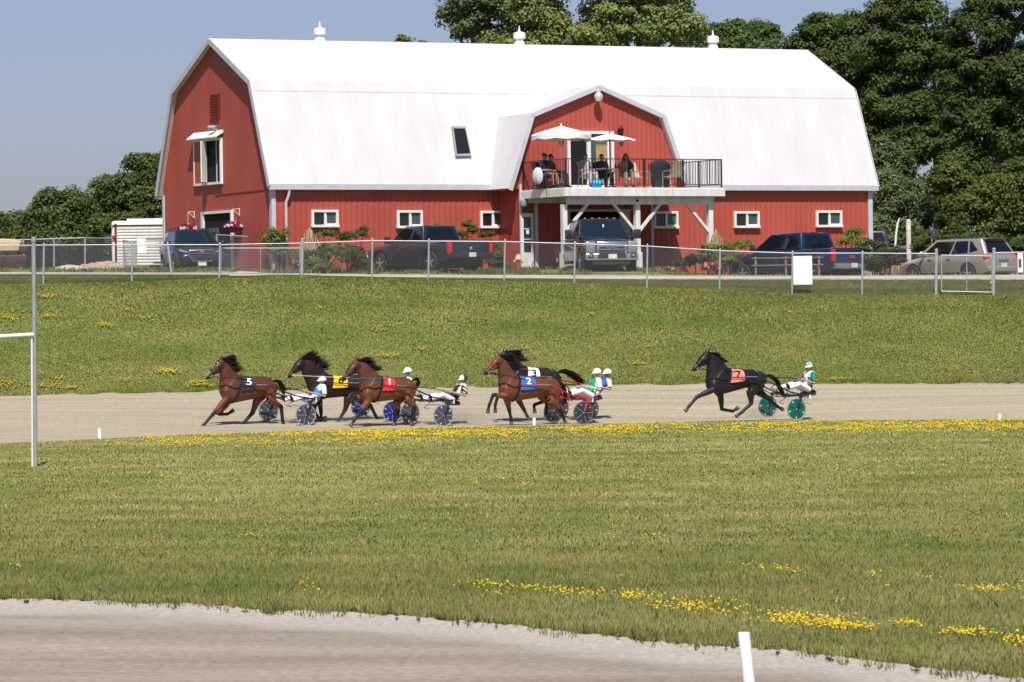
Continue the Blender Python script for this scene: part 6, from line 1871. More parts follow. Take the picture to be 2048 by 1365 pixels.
    for s_ in (-1, 1): f.ell(hring(.86, s_ * 1.75, .014), (.018, .010, .018), 10, 6); f.tube([hring(.86, s_ * 1.75, .02), hring(.86, s_ * 2.2, .03) - ax * .12], .006, 5)
    f.build('bit_ring', M_steel, br_, smooth=True)
    f = MB()
    loop(lambda a: ring(5.95, a, .012), .022)
    loop(lambda a: ring(6.05, a, .012), .020)
    for s_ in (-1, 1):
        g = [ring(6.0, s_ * 1.45, .015), ring(6.6, s_ * 1.6, .02), ring(7.3, s_ * 1.75, .02), ring(7.9, s_ * 2.1, .02), ring(8.1, s_ * 2.7, .02), ring(8.1, math.pi, .02)]
        f.tube(g, .016, 5)
        g = [ring(7.2, s_ * .3, .012), ring(7.3, s_ * 1.0, .016), ring(7.4, s_ * 1.7, .02)]; f.tube(g, .011, 5)
        g = [ring(5.9, s_ * .25, .016), ring(4.4, s_ * .2, .02), ring(3.2, s_ * .15, .015), ring(1.6, s_ * .15, .015)]; f.tube(g, .010, 5)
        g = [ring(3.0, s_ * .2, .014), ring(2.4, s_ * 1.0, .02), ring(1.9, s_ * 1.9, .02)]; f.tube(g, .010, 5)
    f.build('harness', M_strap, root, smooth=True)
    f = MB(); f.sheet([[ring(u, a, .022) for a in np.linspace(-1.5, 1.5, 15)] for u in (5.86, 5.95, 6.05, 6.16)]); f.build('saddle_pad', M_strap, root, smooth=True, fix=False)
    # saddle cloth with its number
    ua, ub = 5.84, 4.50
    A_ = 1.62
    f = MB(); f.sheet([[ring(u, a, .020 + .006 * math.sin(u * 9 + a * 5) + (.02 if abs(a) > 1.4 else 0)) for a in np.linspace(-A_, A_, 25)] for u in np.linspace(ua, ub, 12)])
    cl = f.build('saddle_cloth', cloth, root, smooth=True, fix=False)
    um = (ua + ub) / 2
    aa = np.linspace(0, A_, 40); arc = np.concatenate([[0], np.cumsum([(ring(um, aa[i + 1], .02) - ring(um, aa[i], .02)).length for i in range(39)])])
    uu = np.linspace(ub, ua, 20); al = np.concatenate([[0], np.cumsum([(ring(uu[i + 1], 1.0, .02) - ring(uu[i], 1.0, .02)).length for i in range(19)])])
    for s_ in (1, -1):
        me = text_mesh(number, .34)
        bm = bmesh.new(); bm.from_mesh(me)
        bmesh.ops.triangulate(bm, faces=bm.faces); bmesh.ops.subdivide_edges(bm, edges=[e for e in bm.edges if e.calc_length() > .03], cuts=2)
        bmesh.ops.triangulate(bm, faces=bm.faces)
        for v in bm.verts:
            tx, ty = v.co.x * 1.15, v.co.y
            s1 = al[-1] / 2 - s_ * tx; s2 = arc[-1] * .55 - ty
            v.co = ring(float(np.interp(s1, al, uu)), s_ * float(np.interp(s2, arc, aa)), .034 + .012 * (abs(float(np.interp(s2, arc, aa))) > 1.3))
        bm.to_mesh(me); bm.free(); me.materials.clear(); me.materials.append(num_col)
        link_mesh('number', me, cl)
    # small number plate standing on the head crown
    f = MB(); q = P - ax * .02; f.bar(q, q - ax * .10 - pp * .02, .10, .012, up=pp); f.build('head_number', cloth, br_)
    return root, dict(bit=hring(.86, 1.75, .02), bitf=hring(.86, -1.75, .02), sad=ring(6.0, .8, .05), sadf=ring(6.0, -.8, .05), tip=ring(6.0, 1.35, .08), tipf=ring(6.0, -1.35, .08), fl=ring(3.0, 1.5, .10), flf=ring(3.0, -1.5, .10))

def bike(rig, hubn, hubf, pel, A, label, frame, disc, tyre, mark=M_white, name='race_bike'):
    """two-wheeled race bike hitched to the horse; hubs are photograph points"""
    r = .345
    hn = rig.W(hubn[0], hubn[1], .92); hf_ = rig.W(hubf[0], hubf[1], -.92)
    t = thing(name, label, 'sulky', rig.o, rig.rz, 'race bikes on the far straight')
    for h in (hn, hf_):
        g = gzf(*(rig.o + rig.h * h.x + rig.n * h.y).xy) - rig.z0
        h.z = max(h.z, r + g - .02) if abs(h.z - r - g) < .12 else r + g
        f = MB(); f.v = []
        # tyre ring
        n = 40
        for i in range(n + 1):
            pass
        f.tube([h + Vector((math.cos(w) * (r - .018), 0, math.sin(w) * (r - .018))) for w in np.linspace(0, 2 * math.pi, 41)], [(.020, .016)] * 41, 8, cap=False, up=(0, 1, 0))
        ty = f.build('wheel', tyre, t, smooth=True)
        f = MB(); f.lathe([(.03, -.022), (.05, -.020), (r - .045, -.006), (r - .04, 0), (r - .045, .006), (.05, .020), (.03, .022)], h, 40, 'y'); f.build('disc_cover', disc, ty, smooth=True)
        a0 = rnd0.uniform(0, 6)
        f = MB()
        for s_ in (-1, 1):
            for i in range(5):
                w = a0 + i * 2 * math.pi / 5; d = Vector((math.cos(w), 0, math.sin(w)))
                f.bar(h + d * .06 + Vector((0, s_ * .024, 0)), h + d * (r - .05) + Vector((0, s_ * .010, 0)), .012, .006, up=(0, 1, 0))
        f.build('spoke_ribs', M_grey if disc is not M_discg else M_black, ty)
        f = MB()
        for s_ in (-1, 1):
            for i in range(5):
                w = a0 + .63 + i * 2 * math.pi / 5; d = Vector((math.cos(w), 0, math.sin(w)))
                f.bar(h + d * (r - .115) + Vector((0, s_ * .0165, 0)), h + d * (r - .06) + Vector((0, s_ * .012, 0)), .026, .006, up=(0, 1, 0))
        f.build('reflector_marks', mark, ty)
        f = MB(); f.lathe([(.012, -.05), (.032, -.04), (.032, .04), (.012, .05)], h, 14, 'y'); f.build('hub', M_steel, ty, smooth=True)
    az = .76
    for h, s_ in ((hn, 1), (hf_, -1)):
        top = Vector((pel.x + .34 + (h.x - (hn.x + hf_.x) / 2) * .4, s_ * .66, az))
        f = MB()
        for d in (-.06, .06):
            f.tube([h + Vector((0, d, 0)), h + Vector((-.09, d, r * .6)), h + Vector((-.17, d * .9, r + .05)), top + Vector((-.02, 0, .02))], [.024, .032, .034, .030], 8)
        f.build('fork', frame, t, smooth=True)
        f = MB(); f.box(top + Vector((.0, 0, -.03)), (.07, .12, .12)); f.build('bracket', M_white, t)
    c = Vector((pel.x + .34, 0, az))
    f = MB()
    f.tube([Vector((c.x + (hn.x - hf_.x) * .2, .66, az)), Vector((c.x, .35, az + .015)), Vector((c.x, -.35, az + .015)), Vector((c.x - (hn.x - hf_.x) * .2, -.66, az))], .024, 8)
    f.build('cross_arch', frame, t, smooth=True)
    for s_, tp, fl in ((1, A['tip'], A['fl']), (-1, A['tipf'], A['flf'])):
        f = MB(); q0 = Vector((pel.x - .12, s_ * .26, az + .02)); q1 = Vector((c.x, s_ * .42, az + .01)); q2 = Vector((c.x + .55, s_ * .46, az + .12))
        f.tube([q0, q1, q2, q2.lerp(fl, .6) + Vector((0, s_ * .06, 0)), fl + Vector((0, s_ * .03, .0)), tp], [.020, .022, .022, .021, .019, .016], 8)
        sh = f.build('shaft', frame, t, smooth=True)
        f = MB(); f.tube([tp.lerp(fl, .55) + Vector((0, s_ * .012, .012)), tp.lerp(fl, .97) + Vector((0, s_ * .02, .012))], .019, 8); f.build('shaft_sleeve', M_steel, sh, smooth=True)
        f = MB(); q3 = Vector((c.x + .60, s_ * .30, az - .02))
        f.tube([Vector((c.x, s_ * .30, az)), q3, q3.lerp(fl, .55) + Vector((0, 0, -.05)), q2.lerp(fl, .5)], .014, 8)
        f.tube([q3 + Vector((-.02, 0, 0)), Vector((pel.x + .92, s_ * .30, pel.z + .02))], .016, 8)
        f.build('stirrup_bar', frame, t, smooth=True)
        f = MB(); f.tube([Vector((c.x + .05, s_ * .5, az - .02)), Vector((c.x + .25, s_ * .72, az - .22)), Vector((c.x + .02, s_ * .8, .5))], .009, 6); f.build('stay', frame, t, smooth=True)
    f = MB(); f.box((pel.x - .02, 0, pel.z - .135), (.36, .40, .06)); f.tube([(pel.x - .19, -.19, pel.z - .10), (pel.x - .22, 0, pel.z - .06), (pel.x - .19, .19, pel.z - .10)], .03, 8)
    fuse('seat', f, .014, 3, M_strap, t)
    f = MB()
    for s_ in (-1, 1): f.bar((c.x, s_ * .16, az), (pel.x - .1, s_ * .14, pel.z - .16), .03)
    f.build('seat_support', frame, t)
    # low board in front of the driver
    f = MB(); f.box((pel.x + .62, 0, pel.z - .14), (.5, .34, .015)); f.build('mud_board', mat('mud_board', (.30, .30, .31), .4), t)
    return t
rnd0 = random.Random(5)
def driver(rig, pel, neck, head, label, shirt, helmet, lean_face=(1, .0, -.05), skin=(.42, .23, .15), A=None, knee_up=.15, beard=False, rein=None, pants=(.78, .77, .80)):
    up = (neck - pel).normalized()
    J = dict(pelvis=pel, neck=neck, head=head, face=lean_face)
    for sd, s_ in (('n', 1), ('f', -1)):
        J['sho_' + sd] = neck - up * .06 + Vector((.0, s_ * .205, 0))
        sh = J['sho_' + sd]
        J['elb_' + sd] = sh + Vector((.03, s_ * .13, -.285))
        J['wri_' + sd] = pel + Vector((.30, s_ * .12, .30))
        e = J['elb_' + sd]; w = J['wri_' + sd]
        J['hand_' + sd] = w + Vector((.08, -s_ * .015, .02))
        J['kne_' + sd] = pel + Vector((.42, s_ * .21, knee_up)); J['ank_' + sd] = pel + Vector((.84, s_ * .29, .04)); J['toe_' + sd] = J['ank_' + sd] + Vector((.09, s_ * .02, .13))
    t = person(label, rig.o, rig.rz, J, shirt, pants, skin, 'drivers of the race bikes', helmet=helmet, sleeves=.8, beard=beard)
    if A is not None:
        for s_, bt, sd in ((1, A['bit'], A['sad']), (-1, A['bitf'], A['sadf'])):
            w = J['hand_n' if s_ > 0 else 'hand_f']
            f = MB(); f.tube([bt, bt.lerp(sd, .5) + Vector((0, s_ * .01, .0)), sd, sd.lerp(w, .5) + Vector((0, 0, -.06)), w], .011, 5)
            o = f.build('rein', rein or M_strap, A['root'], smooth=True)
    return t
def T3(*c): return np.array(c)
def solid(c): return lambda q: np.tile(np.array(c), (len(q), 1))
def two(c1, c2, fn): return lambda q: np.where(fn(q)[:, None], np.array([c2]), np.array([c1]))
WHT = (.72, .72, .74)
M_disca = mat('charcoal_disc', (.03, .033, .042), .35, var=.15); M_discb = mat('blue_disc', (.018, .03, .22), .35, var=.12); M_discg = mat('green_disc', (.0, .12, .085), .35, var=.12)
M_discs = mat('smoky_disc', (.055, .055, .052), .35, var=.2); M_discd = mat('slate_disc', (.055, .062, .082), .35, var=.12); M_disck = mat('black_disc', (.03, .035, .045), .3, var=.12)
M_fred = mat('red_frame', (.38, .022, .028), .4, var=.12)
M_cb = mat('black_cloth', (.022, .022, .026), .8, var=.3, scale=9); M_cy = mat('yellow_cloth', (.72, .48, .01), .8, var=.12, scale=6); M_cr = mat('red_cloth', (.55, .02, .03), .8, var=.15, scale=6)
M_cbl = mat('blue_cloth', (.025, .13, .38), .8, var=.15, scale=6); M_cw = mat('white_cloth', (.74, .74, .74), .8, var=.08, scale=6); M_cp = mat('pink_cloth', (.64, .21, .18), .8, var=.14, scale=6)
M_nw = mat('white_number', (.78, .78, .78), .7, var=.03); M_nk = mat('black_number', (.012, .012, .014), .7, var=.1)
M_rw = mat('white_rein', (.6, .58, .54), .6); M_rg = mat('green_rein', (.01, .16, .10), .6); M_rr = mat('red_strap', (.45, .05, .04), .5)

def px(c, q, *n): return (*c(q), *n)
def go(c, px0, Y0, K, **kw):
    rig = Rig(px0, Y0)
    KK = {}
    for a, b in K.items():
        if a in ('fore1', 'fore2', 'hind1', 'hind2'): KK[a] = [c(q) for q in b]
        elif a == 'tail': KK[a] = [(*c(q), 0.0) for q in b]
        else: KK[a] = (*c(b), 0.0)
    root, A = horse(rig, KK, **kw); A['root'] = root
    return rig, A
# --- leader: bay, black cloth 5
rg, A = go(CA, 575, 137.7, dict(dock=(1130, 550), butt=(1185, 660), croup=(1050, 515), **{'with': (690, 495)}, chest=(402, 630), breast=(440, 790), girth=(560, 860), flank=(930, 800), poll=(425, 275), muz=(212, 515), throat=(415, 440), crest1=(590, 440), crest2=(500, 340),
    tail=[(1215, 570), (1255, 640), (1270, 690), (1295, 725)],
    fore1=[(500, 800), (325, 1005), (185, 1165), (125, 1212)], fore2=[(530, 850), (370, 1020), (515, 1015), (585, 968)], hind1=[(1065, 800), (1245, 915), (1265, 1110), (1300, 1190)], hind2=[(930, 790), (850, 1005), (715, 1150), (660, 1222)]),
    label='bay horse leading the race, with a white blaze and a black cloth marked 5', coat=(.105, .032, .017), blaze=True, mane_up=.62, mane_len=.40, tail_w=.07, cloth=M_cb, number='5', num_col=M_nw, seed=2)
pel = rg.W(500 + 1240 / 9.75, 720 + 800 / 9.75, 0); neck = rg.W(500 + 1400 / 9.75, 720 + 500 / 9.75, 0); head = rg.W(500 + 1400 / 9.75, 720 + 415 / 9.75, 0)
bike(rg, (611.5, 840), (537.5, 835), pel, A, 'black framed race bike with slate wheel discs behind the leading horse', M_black, M_discd, M_ptyre)
def sh1(q):
    d = ((np.abs(q[:, 0]) / .19 + np.abs(q[:, 1] - .30) / .17) < 1) | (((np.abs(q[:, 2]) / .11 + np.abs(q[:, 1] - .26) / .15) < 1) & (np.abs(q[:, 0]) < .22))
    c = np.where((d | (q[:, 1] < .08))[:, None], np.array([[.02, .24, .52]]), np.array([WHT])); return c
driver(rg, pel, neck, head, 'driver in white and sky blue silks with a pale blue helmet behind the leading horse', sh1, lambda q: np.where((q[:, 2] > .07)[:, None] & (np.abs(q[:, 1:2]) < .05), np.array([[.1, .3, .5]]), np.array([[.62, .70, .74]])), A=A, rein=M_strap)
# --- second: dark brown, yellow cloth 6
rg, A = go(CB, 754, 139.4, dict(dock=(905, 395), butt=(955, 480), croup=(840, 365), **{'with': (520, 365)}, chest=(285, 480), breast=(310, 580), girth=(440, 600), flank=(720, 575), poll=(215, 195), muz=(80, 375), throat=(225, 345), crest1=(420, 310), crest2=(320, 225),
    tail=[(960, 420), (1010, 480), (1040, 540)],
    fore1=[(375, 590), (345, 720), (400, 810), (470, 800)], fore2=[(400, 600), (420, 740), (420, 830), (400, 865)], hind1=[(700, 590), (668, 715), (600, 830), (552, 862)], hind2=[(830, 600), (930, 680), (985, 790), (1010, 850)]),
    label='dark brown horse in second place with a flying mane and a yellow cloth marked 6', coat=(.030, .014, .011), mane_up=.95, mane_len=.44, cloth=M_cy, number='6', num_col=M_nk, nhind=('n', 'f'), seed=3)
pel = rg.W(560 + 1235 / 5.12, 680 + 545 / 5.12, 0); neck = rg.W(560 + 1305 / 5.12, 680 + 395 / 5.12, 0); head = rg.W(560 + 1305 / 5.12, 680 + 335 / 5.12, 0)
bike(rg, (785, 829), (722, 827), pel, A, 'race bike with royal blue wheel discs, half hidden by the red clothed horse', M_black, M_discb, M_ptyre)
driver(rg, pel, neck, head, 'driver whose blue and white helmet shows above the red clothed horse', two((.03, .09, .35), WHT, lambda q: (np.abs(q[:, 0]) > .12)), lambda q: np.where((q[:, 2] < .02)[:, None], np.array([[.06, .16, .42]]), np.array([[.66, .74, .80]])), A=A, rein=M_rw, skin=(.5, .4, .38))
# --- third: bay, red cloth 1
rg, A = go(CE, 854, 137.6, dict(dock=(1310, 525), butt=(1385, 660), croup=(1215, 490), **{'with': (780, 455)}, chest=(425, 690), breast=(470, 840), girth=(650, 890), flank=(1060, 850), poll=(360, 185), muz=(112, 505), throat=(400, 440), crest1=(640, 350), crest2=(500, 235),
    tail=[(1385, 490), (1432, 540), (1410, 600), (1375, 640)],
    fore1=[(570, 860), (440, 1050), (320, 1215), (275, 1290)], fore2=[(430, 830), (335, 790), (275, 890), (345, 940)], hind1=[(1200, 830), (1360, 985), (1330, 1180), (1300, 1270)], hind2=[(1035, 870), (1075, 1050), (1030, 1210), (1000, 1285)]),
    label='bright bay horse in third place with its head tucked and a red cloth marked 1', coat=(.128, .045, .021), mane_up=.5, mane_len=.36, tail_w=.05, cloth=M_cr, number='1', num_col=M_nw, seed=4)
pel = rg.W(780 + 1200 / 9.75, 720 + 780 / 9.75, 0); neck = rg.W(780 + 1415 / 9.75, 720 + 490 / 9.75, 0); head = rg.W(780 + 1425 / 9.75, 720 + 392 / 9.75, 0)
bike(rg, (886.7, 831.5), (820, 828), pel, A, 'race bike with grey wheel discs and pale rims behind the red clothed horse', M_black, M_discd, M_ptyre)
def sh3(q):
    c = np.tile(np.array([.022, .022, .05]), (len(q), 1))
    c[(q[:, 1] > .52) | ((np.abs(np.abs(q[:, 0]) - .16) < .022) & (q[:, 1] > .2))] = np.array([.66, .62, .52])
    s_ = (np.abs(q[:, 0]) > .24) & (np.sin(q[:, 1] * 60) > .3); c[s_] = np.array([.66, .62, .52]); return c
driver(rg, pel, neck, head, 'driver leaning far back in navy and cream silks with a white peaked dark helmet', sh3, lambda q: np.where((q[:, 0] > .02)[:, None] | (np.abs(q[:, 1:2]) < .02), np.array([[.70, .68, .64]]), np.array([[.03, .03, .05]])), A=A, rein=M_rg)
# --- fifth (behind): dark brown, white cloth 3
def CCo(q): return (940 + q[0] / 6.827, 680 + q[1] / 6.827)
rg, A = go(CCo, 1118, 139.6, dict(dock=(1190, 440), butt=(1250, 560), croup=(1095, 395), **{'with': (755, 368)}, chest=(470, 520), breast=(500, 690), girth=(640, 760), flank=(990, 700), poll=(470, 165), muz=(285, 400), throat=(470, 330), crest1=(640, 290), crest2=(560, 210),
    tail=[(1280, 430), (1400, 490), (1500, 560), (1570, 620)],
    fore1=[(540, 730), (380, 760), (345, 890), (345, 985)], fore2=[(640, 780), (735, 950), (780, 1040), (805, 1075)], hind1=[(1090, 730), (1220, 860), (1130, 980), (1075, 1010)], hind2=[(1010, 720), (1010, 840), (870, 890), (885, 990)]),
    label='near black horse half hidden behind the blue clothed bay, white cloth marked 3', coat=(.026, .016, .014), mane_up=.30, mane_len=.42, tail_w=.07, cloth=M_cw, number='3', num_col=M_nk, nfore=('f', 'n'), seed=6)
pel = rg.W(1187, 789, 0); neck = rg.W(1214, 758, 0); head = rg.W(1214.5, 748, 0)
bike(rg, (1178, 818), (1118, 816), pel, A, 'dark race bike with smoky wheel discs, mostly hidden behind the red framed one', M_black, M_discs, M_tyre)
def sh5(q):
    c = np.tile(np.array([.05, .10, .42]), (len(q), 1)); c[(np.abs(q[:, 0]) > .20) | (q[:, 1] < .16)] = np.array([.70, .66, .60]); return c
driver(rg, pel, neck, head, 'driver in royal blue and white silks with a cream helmet, behind the green one', sh5, solid((.70, .66, .62)), A=A, rein=M_rr, skin=(.40, .21, .13))
# --- fourth: bay, blue cloth 2
rg, A = go(CCo, 1137, 137.7, dict(dock=(1185, 560), butt=(1245, 690), croup=(1100, 515), **{'with': (650, 495)}, chest=(392, 600), breast=(420, 770), girth=(570, 835), flank=(950, 790), poll=(395, 225), muz=(192, 455), throat=(385, 400), crest1=(560, 410), crest2=(480, 300),
    tail=[(1250, 600), (1290, 690), (1300, 800), (1290, 880)],
    fore1=[(490, 770), (318, 750), (258, 905), (245, 992)], fore2=[(510, 830), (535, 960), (560, 1075), (565, 1145)], hind1=[(1090, 820), (1235, 955), (1275, 1065), (1300, 1125)], hind2=[(965, 760), (1050, 860), (1040, 1010), (1020, 1080)]),
    label='light bay horse with red bridle and a blue cloth marked 2, fourth along the rail', coat=(.135, .048, .022), leg_dark=True, mane_up=.40, mane_len=.44, tail_w=.06, cloth=M_cbl, number='2', num_col=M_nw, bridle=M_rr, nfore=('n', 'f'), seed=5)
pel = rg.W(1080 + 985 / 9.75, 720 + 690 / 9.75, 0); neck = rg.W(1080 + 1100 / 9.75, 720 + 370 / 9.75, 0); head = rg.W(1080 + 1108 / 9.75, 720 + 265 / 9.75, 0)
bike(rg, (1166.5, 826), (1107, 823), pel, A, 'red framed race bike with black wheel discs behind the blue clothed bay', M_fred, M_disck, M_tyre, mark=M_grey)
def sh4(q):
    c = np.tile(np.array([.01, .34, .14]), (len(q), 1)); c[(np.abs(q[:, 0]) > .17) | (np.abs(q[:, 1] - .22) < .03)] = np.array(WHT); return c
driver(rg, pel, neck, head, 'driver in emerald green and white silks with a white and lime helmet', sh4, lambda q: np.where((np.abs(q[:, 1:2]) < .035) & (q[:, :1] < .05), np.array([[.30, .55, .20]]), np.array([[.72, .74, .70]])), A=A, rein=M_strap, skin=(.5, .42, .42))
# --- last: black, pink cloth 7
rg, A = go(CD, 1564.5, 138.3, dict(dock=(1235, 475), butt=(1235, 610), croup=(1100, 415), **{'with': (735, 395)}, chest=(425, 560), breast=(455, 680), girth=(610, 745), flank=(985, 655), poll=(435, 175), muz=(235, 405), throat=(445, 355), crest1=(630, 300), crest2=(530, 215),
    tail=[(1320, 500), (1400, 580), (1440, 680), (1500, 780)],
    fore1=[(520, 680), (300, 780), (190, 910), (148, 968)], fore2=[(620, 750), (640, 950), (790, 975), (855, 932)], hind1=[(1030, 690), (1040, 870), (900, 1000), (840, 1042)], hind2=[(1130, 700), (1275, 800), (1400, 915), (1470, 950)]),
    label='black horse at the back of the field with a pink cloth marked 7', coat=(.014, .012, .013), leg_dark=True, mane_up=.22, mane_len=.24, tail_w=.07, cloth=M_cp, number='7', num_col=M_nk, seed=7)
pel = rg.W(1500 + 1120 / 9.75, 710 + 660 / 9.75, 0); neck = rg.W(1500 + 1165 / 9.75, 710 + 335 / 9.75, 0); head = rg.W(1500 + 1155 / 9.75, 710 + 235 / 9.75, 0)
bike(rg, (1593, 819), (1535.5, 812.5), pel, A, 'race bike with emerald green wheel discs at the back of the field', M_black, M_discg, M_ptyre)
def sh6(q):
    c = np.tile(np.array([.01, .22, .13]), (len(q), 1)); c[(np.abs(q[:, 0]) < .11) & (q[:, 1] > .12)] = np.array(WHT); c[(np.abs(q[:, 0]) < .20) & (q[:, 1] > .36)] = np.array(WHT); c[(np.abs(q[:, 1] - .25) < .05) & (q[:, 0] < 0.06) & (np.abs(q[:, 0]) < .12)] = np.array([.01, .22, .13]); return c
driver(rg, pel, neck, head, 'upright driver in white and green silks with a green patterned helmet, last in the field', sh6, lambda q: np.where((q[:, 2] > .06)[:, None], np.array([[.22, .48, .26]]) * (1 + .5 * np.sign(np.sin(q[:, :1] * 60) * np.sin(q[:, 1:2] * 60))), np.array([[.62, .66, .68]])), lean_face=(.75, .55, -.15), A=A, rein=M_strap)

# a little limestone dust hangs behind the hooves
def dust(px_, row, Y, rx, rz, dens, label):
    m = bpy.data.materials.new('dust_haze'); m.use_nodes = True; N, L = m.node_tree.nodes, m.node_tree.links
    N.remove(N['Principled BSDF']); out = [q for q in N if q.type == 'OUTPUT_MATERIAL'][0]
    v = N.new('ShaderNodeVolumePrincipled'); v.inputs['Color'].default_value = (.80, .72, .62, 1); v.inputs['Anisotropy'].default_value = .2
    tc = N.new('ShaderNodeTexCoord'); ln = N.new('ShaderNodeVectorMath'); ln.operation = 'LENGTH'; L.new(tc.outputs['Object'], ln.inputs[0])
    mr = N.new('ShaderNodeMapRange'); mr.inputs['From Min'].default_value = .15; mr.inputs['From Max'].default_value = 1.0; mr.inputs['To Min'].default_value = 1; mr.inputs['To Max'].default_value = 0; L.new(ln.outputs['Value'], mr.inputs['Value'])
    n = N.new('ShaderNodeTexNoise'); n.inputs['Scale'].default_value = 2.2; L.new(tc.outputs['Object'], n.inputs['Vector'])
    a = N.new('ShaderNodeMath'); a.operation = 'MULTIPLY'; L.new(mr.outputs[0], a.inputs[0]); L.new(n.outputs[0], a.inputs[1])
    b = N.new('ShaderNodeMath'); b.operation = 'MULTIPLY'; b.inputs[1].default_value = dens; L.new(a.outputs[0], b.inputs[0]); L.new(b.outputs[0], v.inputs['Density'])
    L.new(v.outputs[0], out.inputs['Volume'])
    f = MB(); f.ell((0, 0, 0), (1, 1, 1), 20, 12)
    o = f.build('track_dust', m, None); c = at(px_, row, Y); o.location = c; o.scale = (rx, .7, rz); tag(o, kind='stuff')
dust(930, 838, 138.2, 1.1, .42, 1.0, '')
dust(1085, 836, 138.4, .9, .38, .8, '')
dust(690, 842, 138.4, .9, .34, .8, '')
dust(1520, 826, 138.6, .8, .3, .6, '')
# ================================================================== THINGS AND PEOPLE ON THE DECK
def DK(px, row, depth):
    """deck point seen at a photograph column: depth in metres behind the front edge"""
    q = B(px, row, 'y', YD + depth); return q
def deck_at(px, depth): 
    q = DK(px, 372, depth); return MBN @ Vector((q.x, YD + depth, ZD))
M_canvas = mat('white_canvas', (.74, .72, .70), .8, var=.05, scale=5)
def parasol(label, px, top, depth, half, rim_row, pole_m, scallop=False, tilt=0.0):
    p = deck_at(px, depth); k = p.y / FPX
    H_ = zpix(px, top, p.y) - p.z; R_ = half * k; zr = zpix(px, rim_row, p.y) - p.z
    t = thing('parasol', label, 'parasol', p, 0, 'parasols on the deck')
    f = MB(); n = 8; rows = []
    for r, h in ((.02, H_ - .12), (.35, H_ - .12 - (H_ - .12 - zr) * .30), (.7, H_ - .12 - (H_ - .12 - zr) * .64), (1.0, zr)):
        rows.append([])
        for j in range(n * 4 + 1):
            a = 2 * math.pi * j / (n * 4); sag = (.04 * (1 - abs(((j % 4) / 4) - .5) * 2)) * r
            rr = r * R_ * (1 - .05 * (1 - abs(((j % 4) / 4.) * 2 - 1)))
            rows[-1].append((rr * math.cos(a), rr * math.sin(a), h - sag + tilt * rr * math.cos(a)))
    if scallop:
        rows.append([(x * 1.005, y * 1.005, z - .16 - .03 * math.sin(j * 1.6)) for j, (x, y, z) in enumerate(rows[-1])])
    f.sheet(rows); f.build('canopy', M_canvas, t, smooth=True, fix=False)
    f = MB(); f.tube([(0, 0, 0), (0, 0, H_ - .1)], .022, 8); f.lathe([(.03, H_ - .13), (.03, H_ - .08), (.004, H_)], (0, 0, 0), 8); f.build('pole', pole_m, t, smooth=True)
    f = MB()
    for j in range(n):
        a = 2 * math.pi * j / n; f.bar((0, 0, H_ - .16), (R_ * .97 * math.cos(a), R_ * .97 * math.sin(a), zr - .01 + tilt * R_ * math.cos(a)), .012)
    f.build('ribs', M_grey, t)
    f = MB(); f.lathe([(.24, 0), (.24, .05), (.06, .09), (.04, .2)], (0, 0, .003), 16); f.build('base', M_plast, t, smooth=True)
parasol('larger white parasol with a scalloped valance on a white pole, left on the deck', 1124, 246, 1.5, 60, 270, M_white, True)
parasol('plain white parasol on a dark pole, right on the deck', 1221, 261, 1.2, 53, 281, M_plast, False)
# chairs
M_sling = mat('tan_sling', (.52, .42, .30), .8, var=.1); M_slingw = mat('pale_sling', (.62, .57, .48), .8, var=.08); M_champ = mat('champagne_tube', (.45, .38, .30), .4, metal=.3)
def chair(label, px, depth, rz, sling, frame, group='sling chairs on the deck'):
    p = deck_at(px, depth)
    t = thing('patio_chair', label, 'chair', p, rz, group)
    f = MB(); f.sheet([[(x, y, .44 - .03 * math.sin((x + .25) / .5 * 3.14)) for y in (-.24, 0, .24)] for x in np.linspace(-.24, .26, 6)]); f.build('seat', sling, t, smooth=True)
    f = MB(); f.sheet([[(-.24 - .20 * u, y, .46 + .55 * u) for y in (-.24, 0, .24)] for u in np.linspace(0, 1, 5)]); f.build('backrest', sling, t, smooth=True)
    for s_ in (-1, 1):
        f = MB(); f.tube([(-.45, s_ * .26, 1.02), (-.24, s_ * .26, .44), (.27, s_ * .26, .44)], .016, 6); f.build('side_frame', frame, t, smooth=True)
        f = MB(); f.tube([(.28, s_ * .28, 0), (.26, s_ * .28, .62), (.2, s_ * .28, .65), (-.3, s_ * .28, .66)], .018, 6); f.build('arm', frame, t, smooth=True)
        f = MB(); f.tube([(-.2, s_ * .26, .5), (-.36, s_ * .27, 0)], .016, 6); f.build('leg', frame, t, smooth=True)
    f = MB(); f.tube([(.26, -.28, .36), (.26, .28, .36)], .014, 6); f.build('stretcher', frame, t, smooth=True)
    return t
FACE = TH - math.pi / 2         # out over the track
chair('tan sling chair facing the wall of the barn, right of the covered grill', 1346, .75, FACE + math.pi, M_sling, M_champ)
chair('pale sling chair left of the covered grill', 1284, 1.5, FACE + .5, M_slingw, M_champ)
chair('pale chair on which the long haired woman sits', 1253, 1.3, FACE - .45, M_slingw, M_champ)
chair('chair of the woman in the grey vest', 1175, 1.1, FACE - .2, M_sling, M_champ)
chair('dark chair of the navy shirted man with short hair behind the table', 1207, 1.8, FACE, M_plast, M_plast)
chair('dark chair of the capped man at the left of the deck', 1089, 1.6, FACE + .5, M_plast, M_plast)
chair('dark chair of the person in dark red by the parasol pole', 1113, 2.0, FACE + .5, M_plast, M_plast)
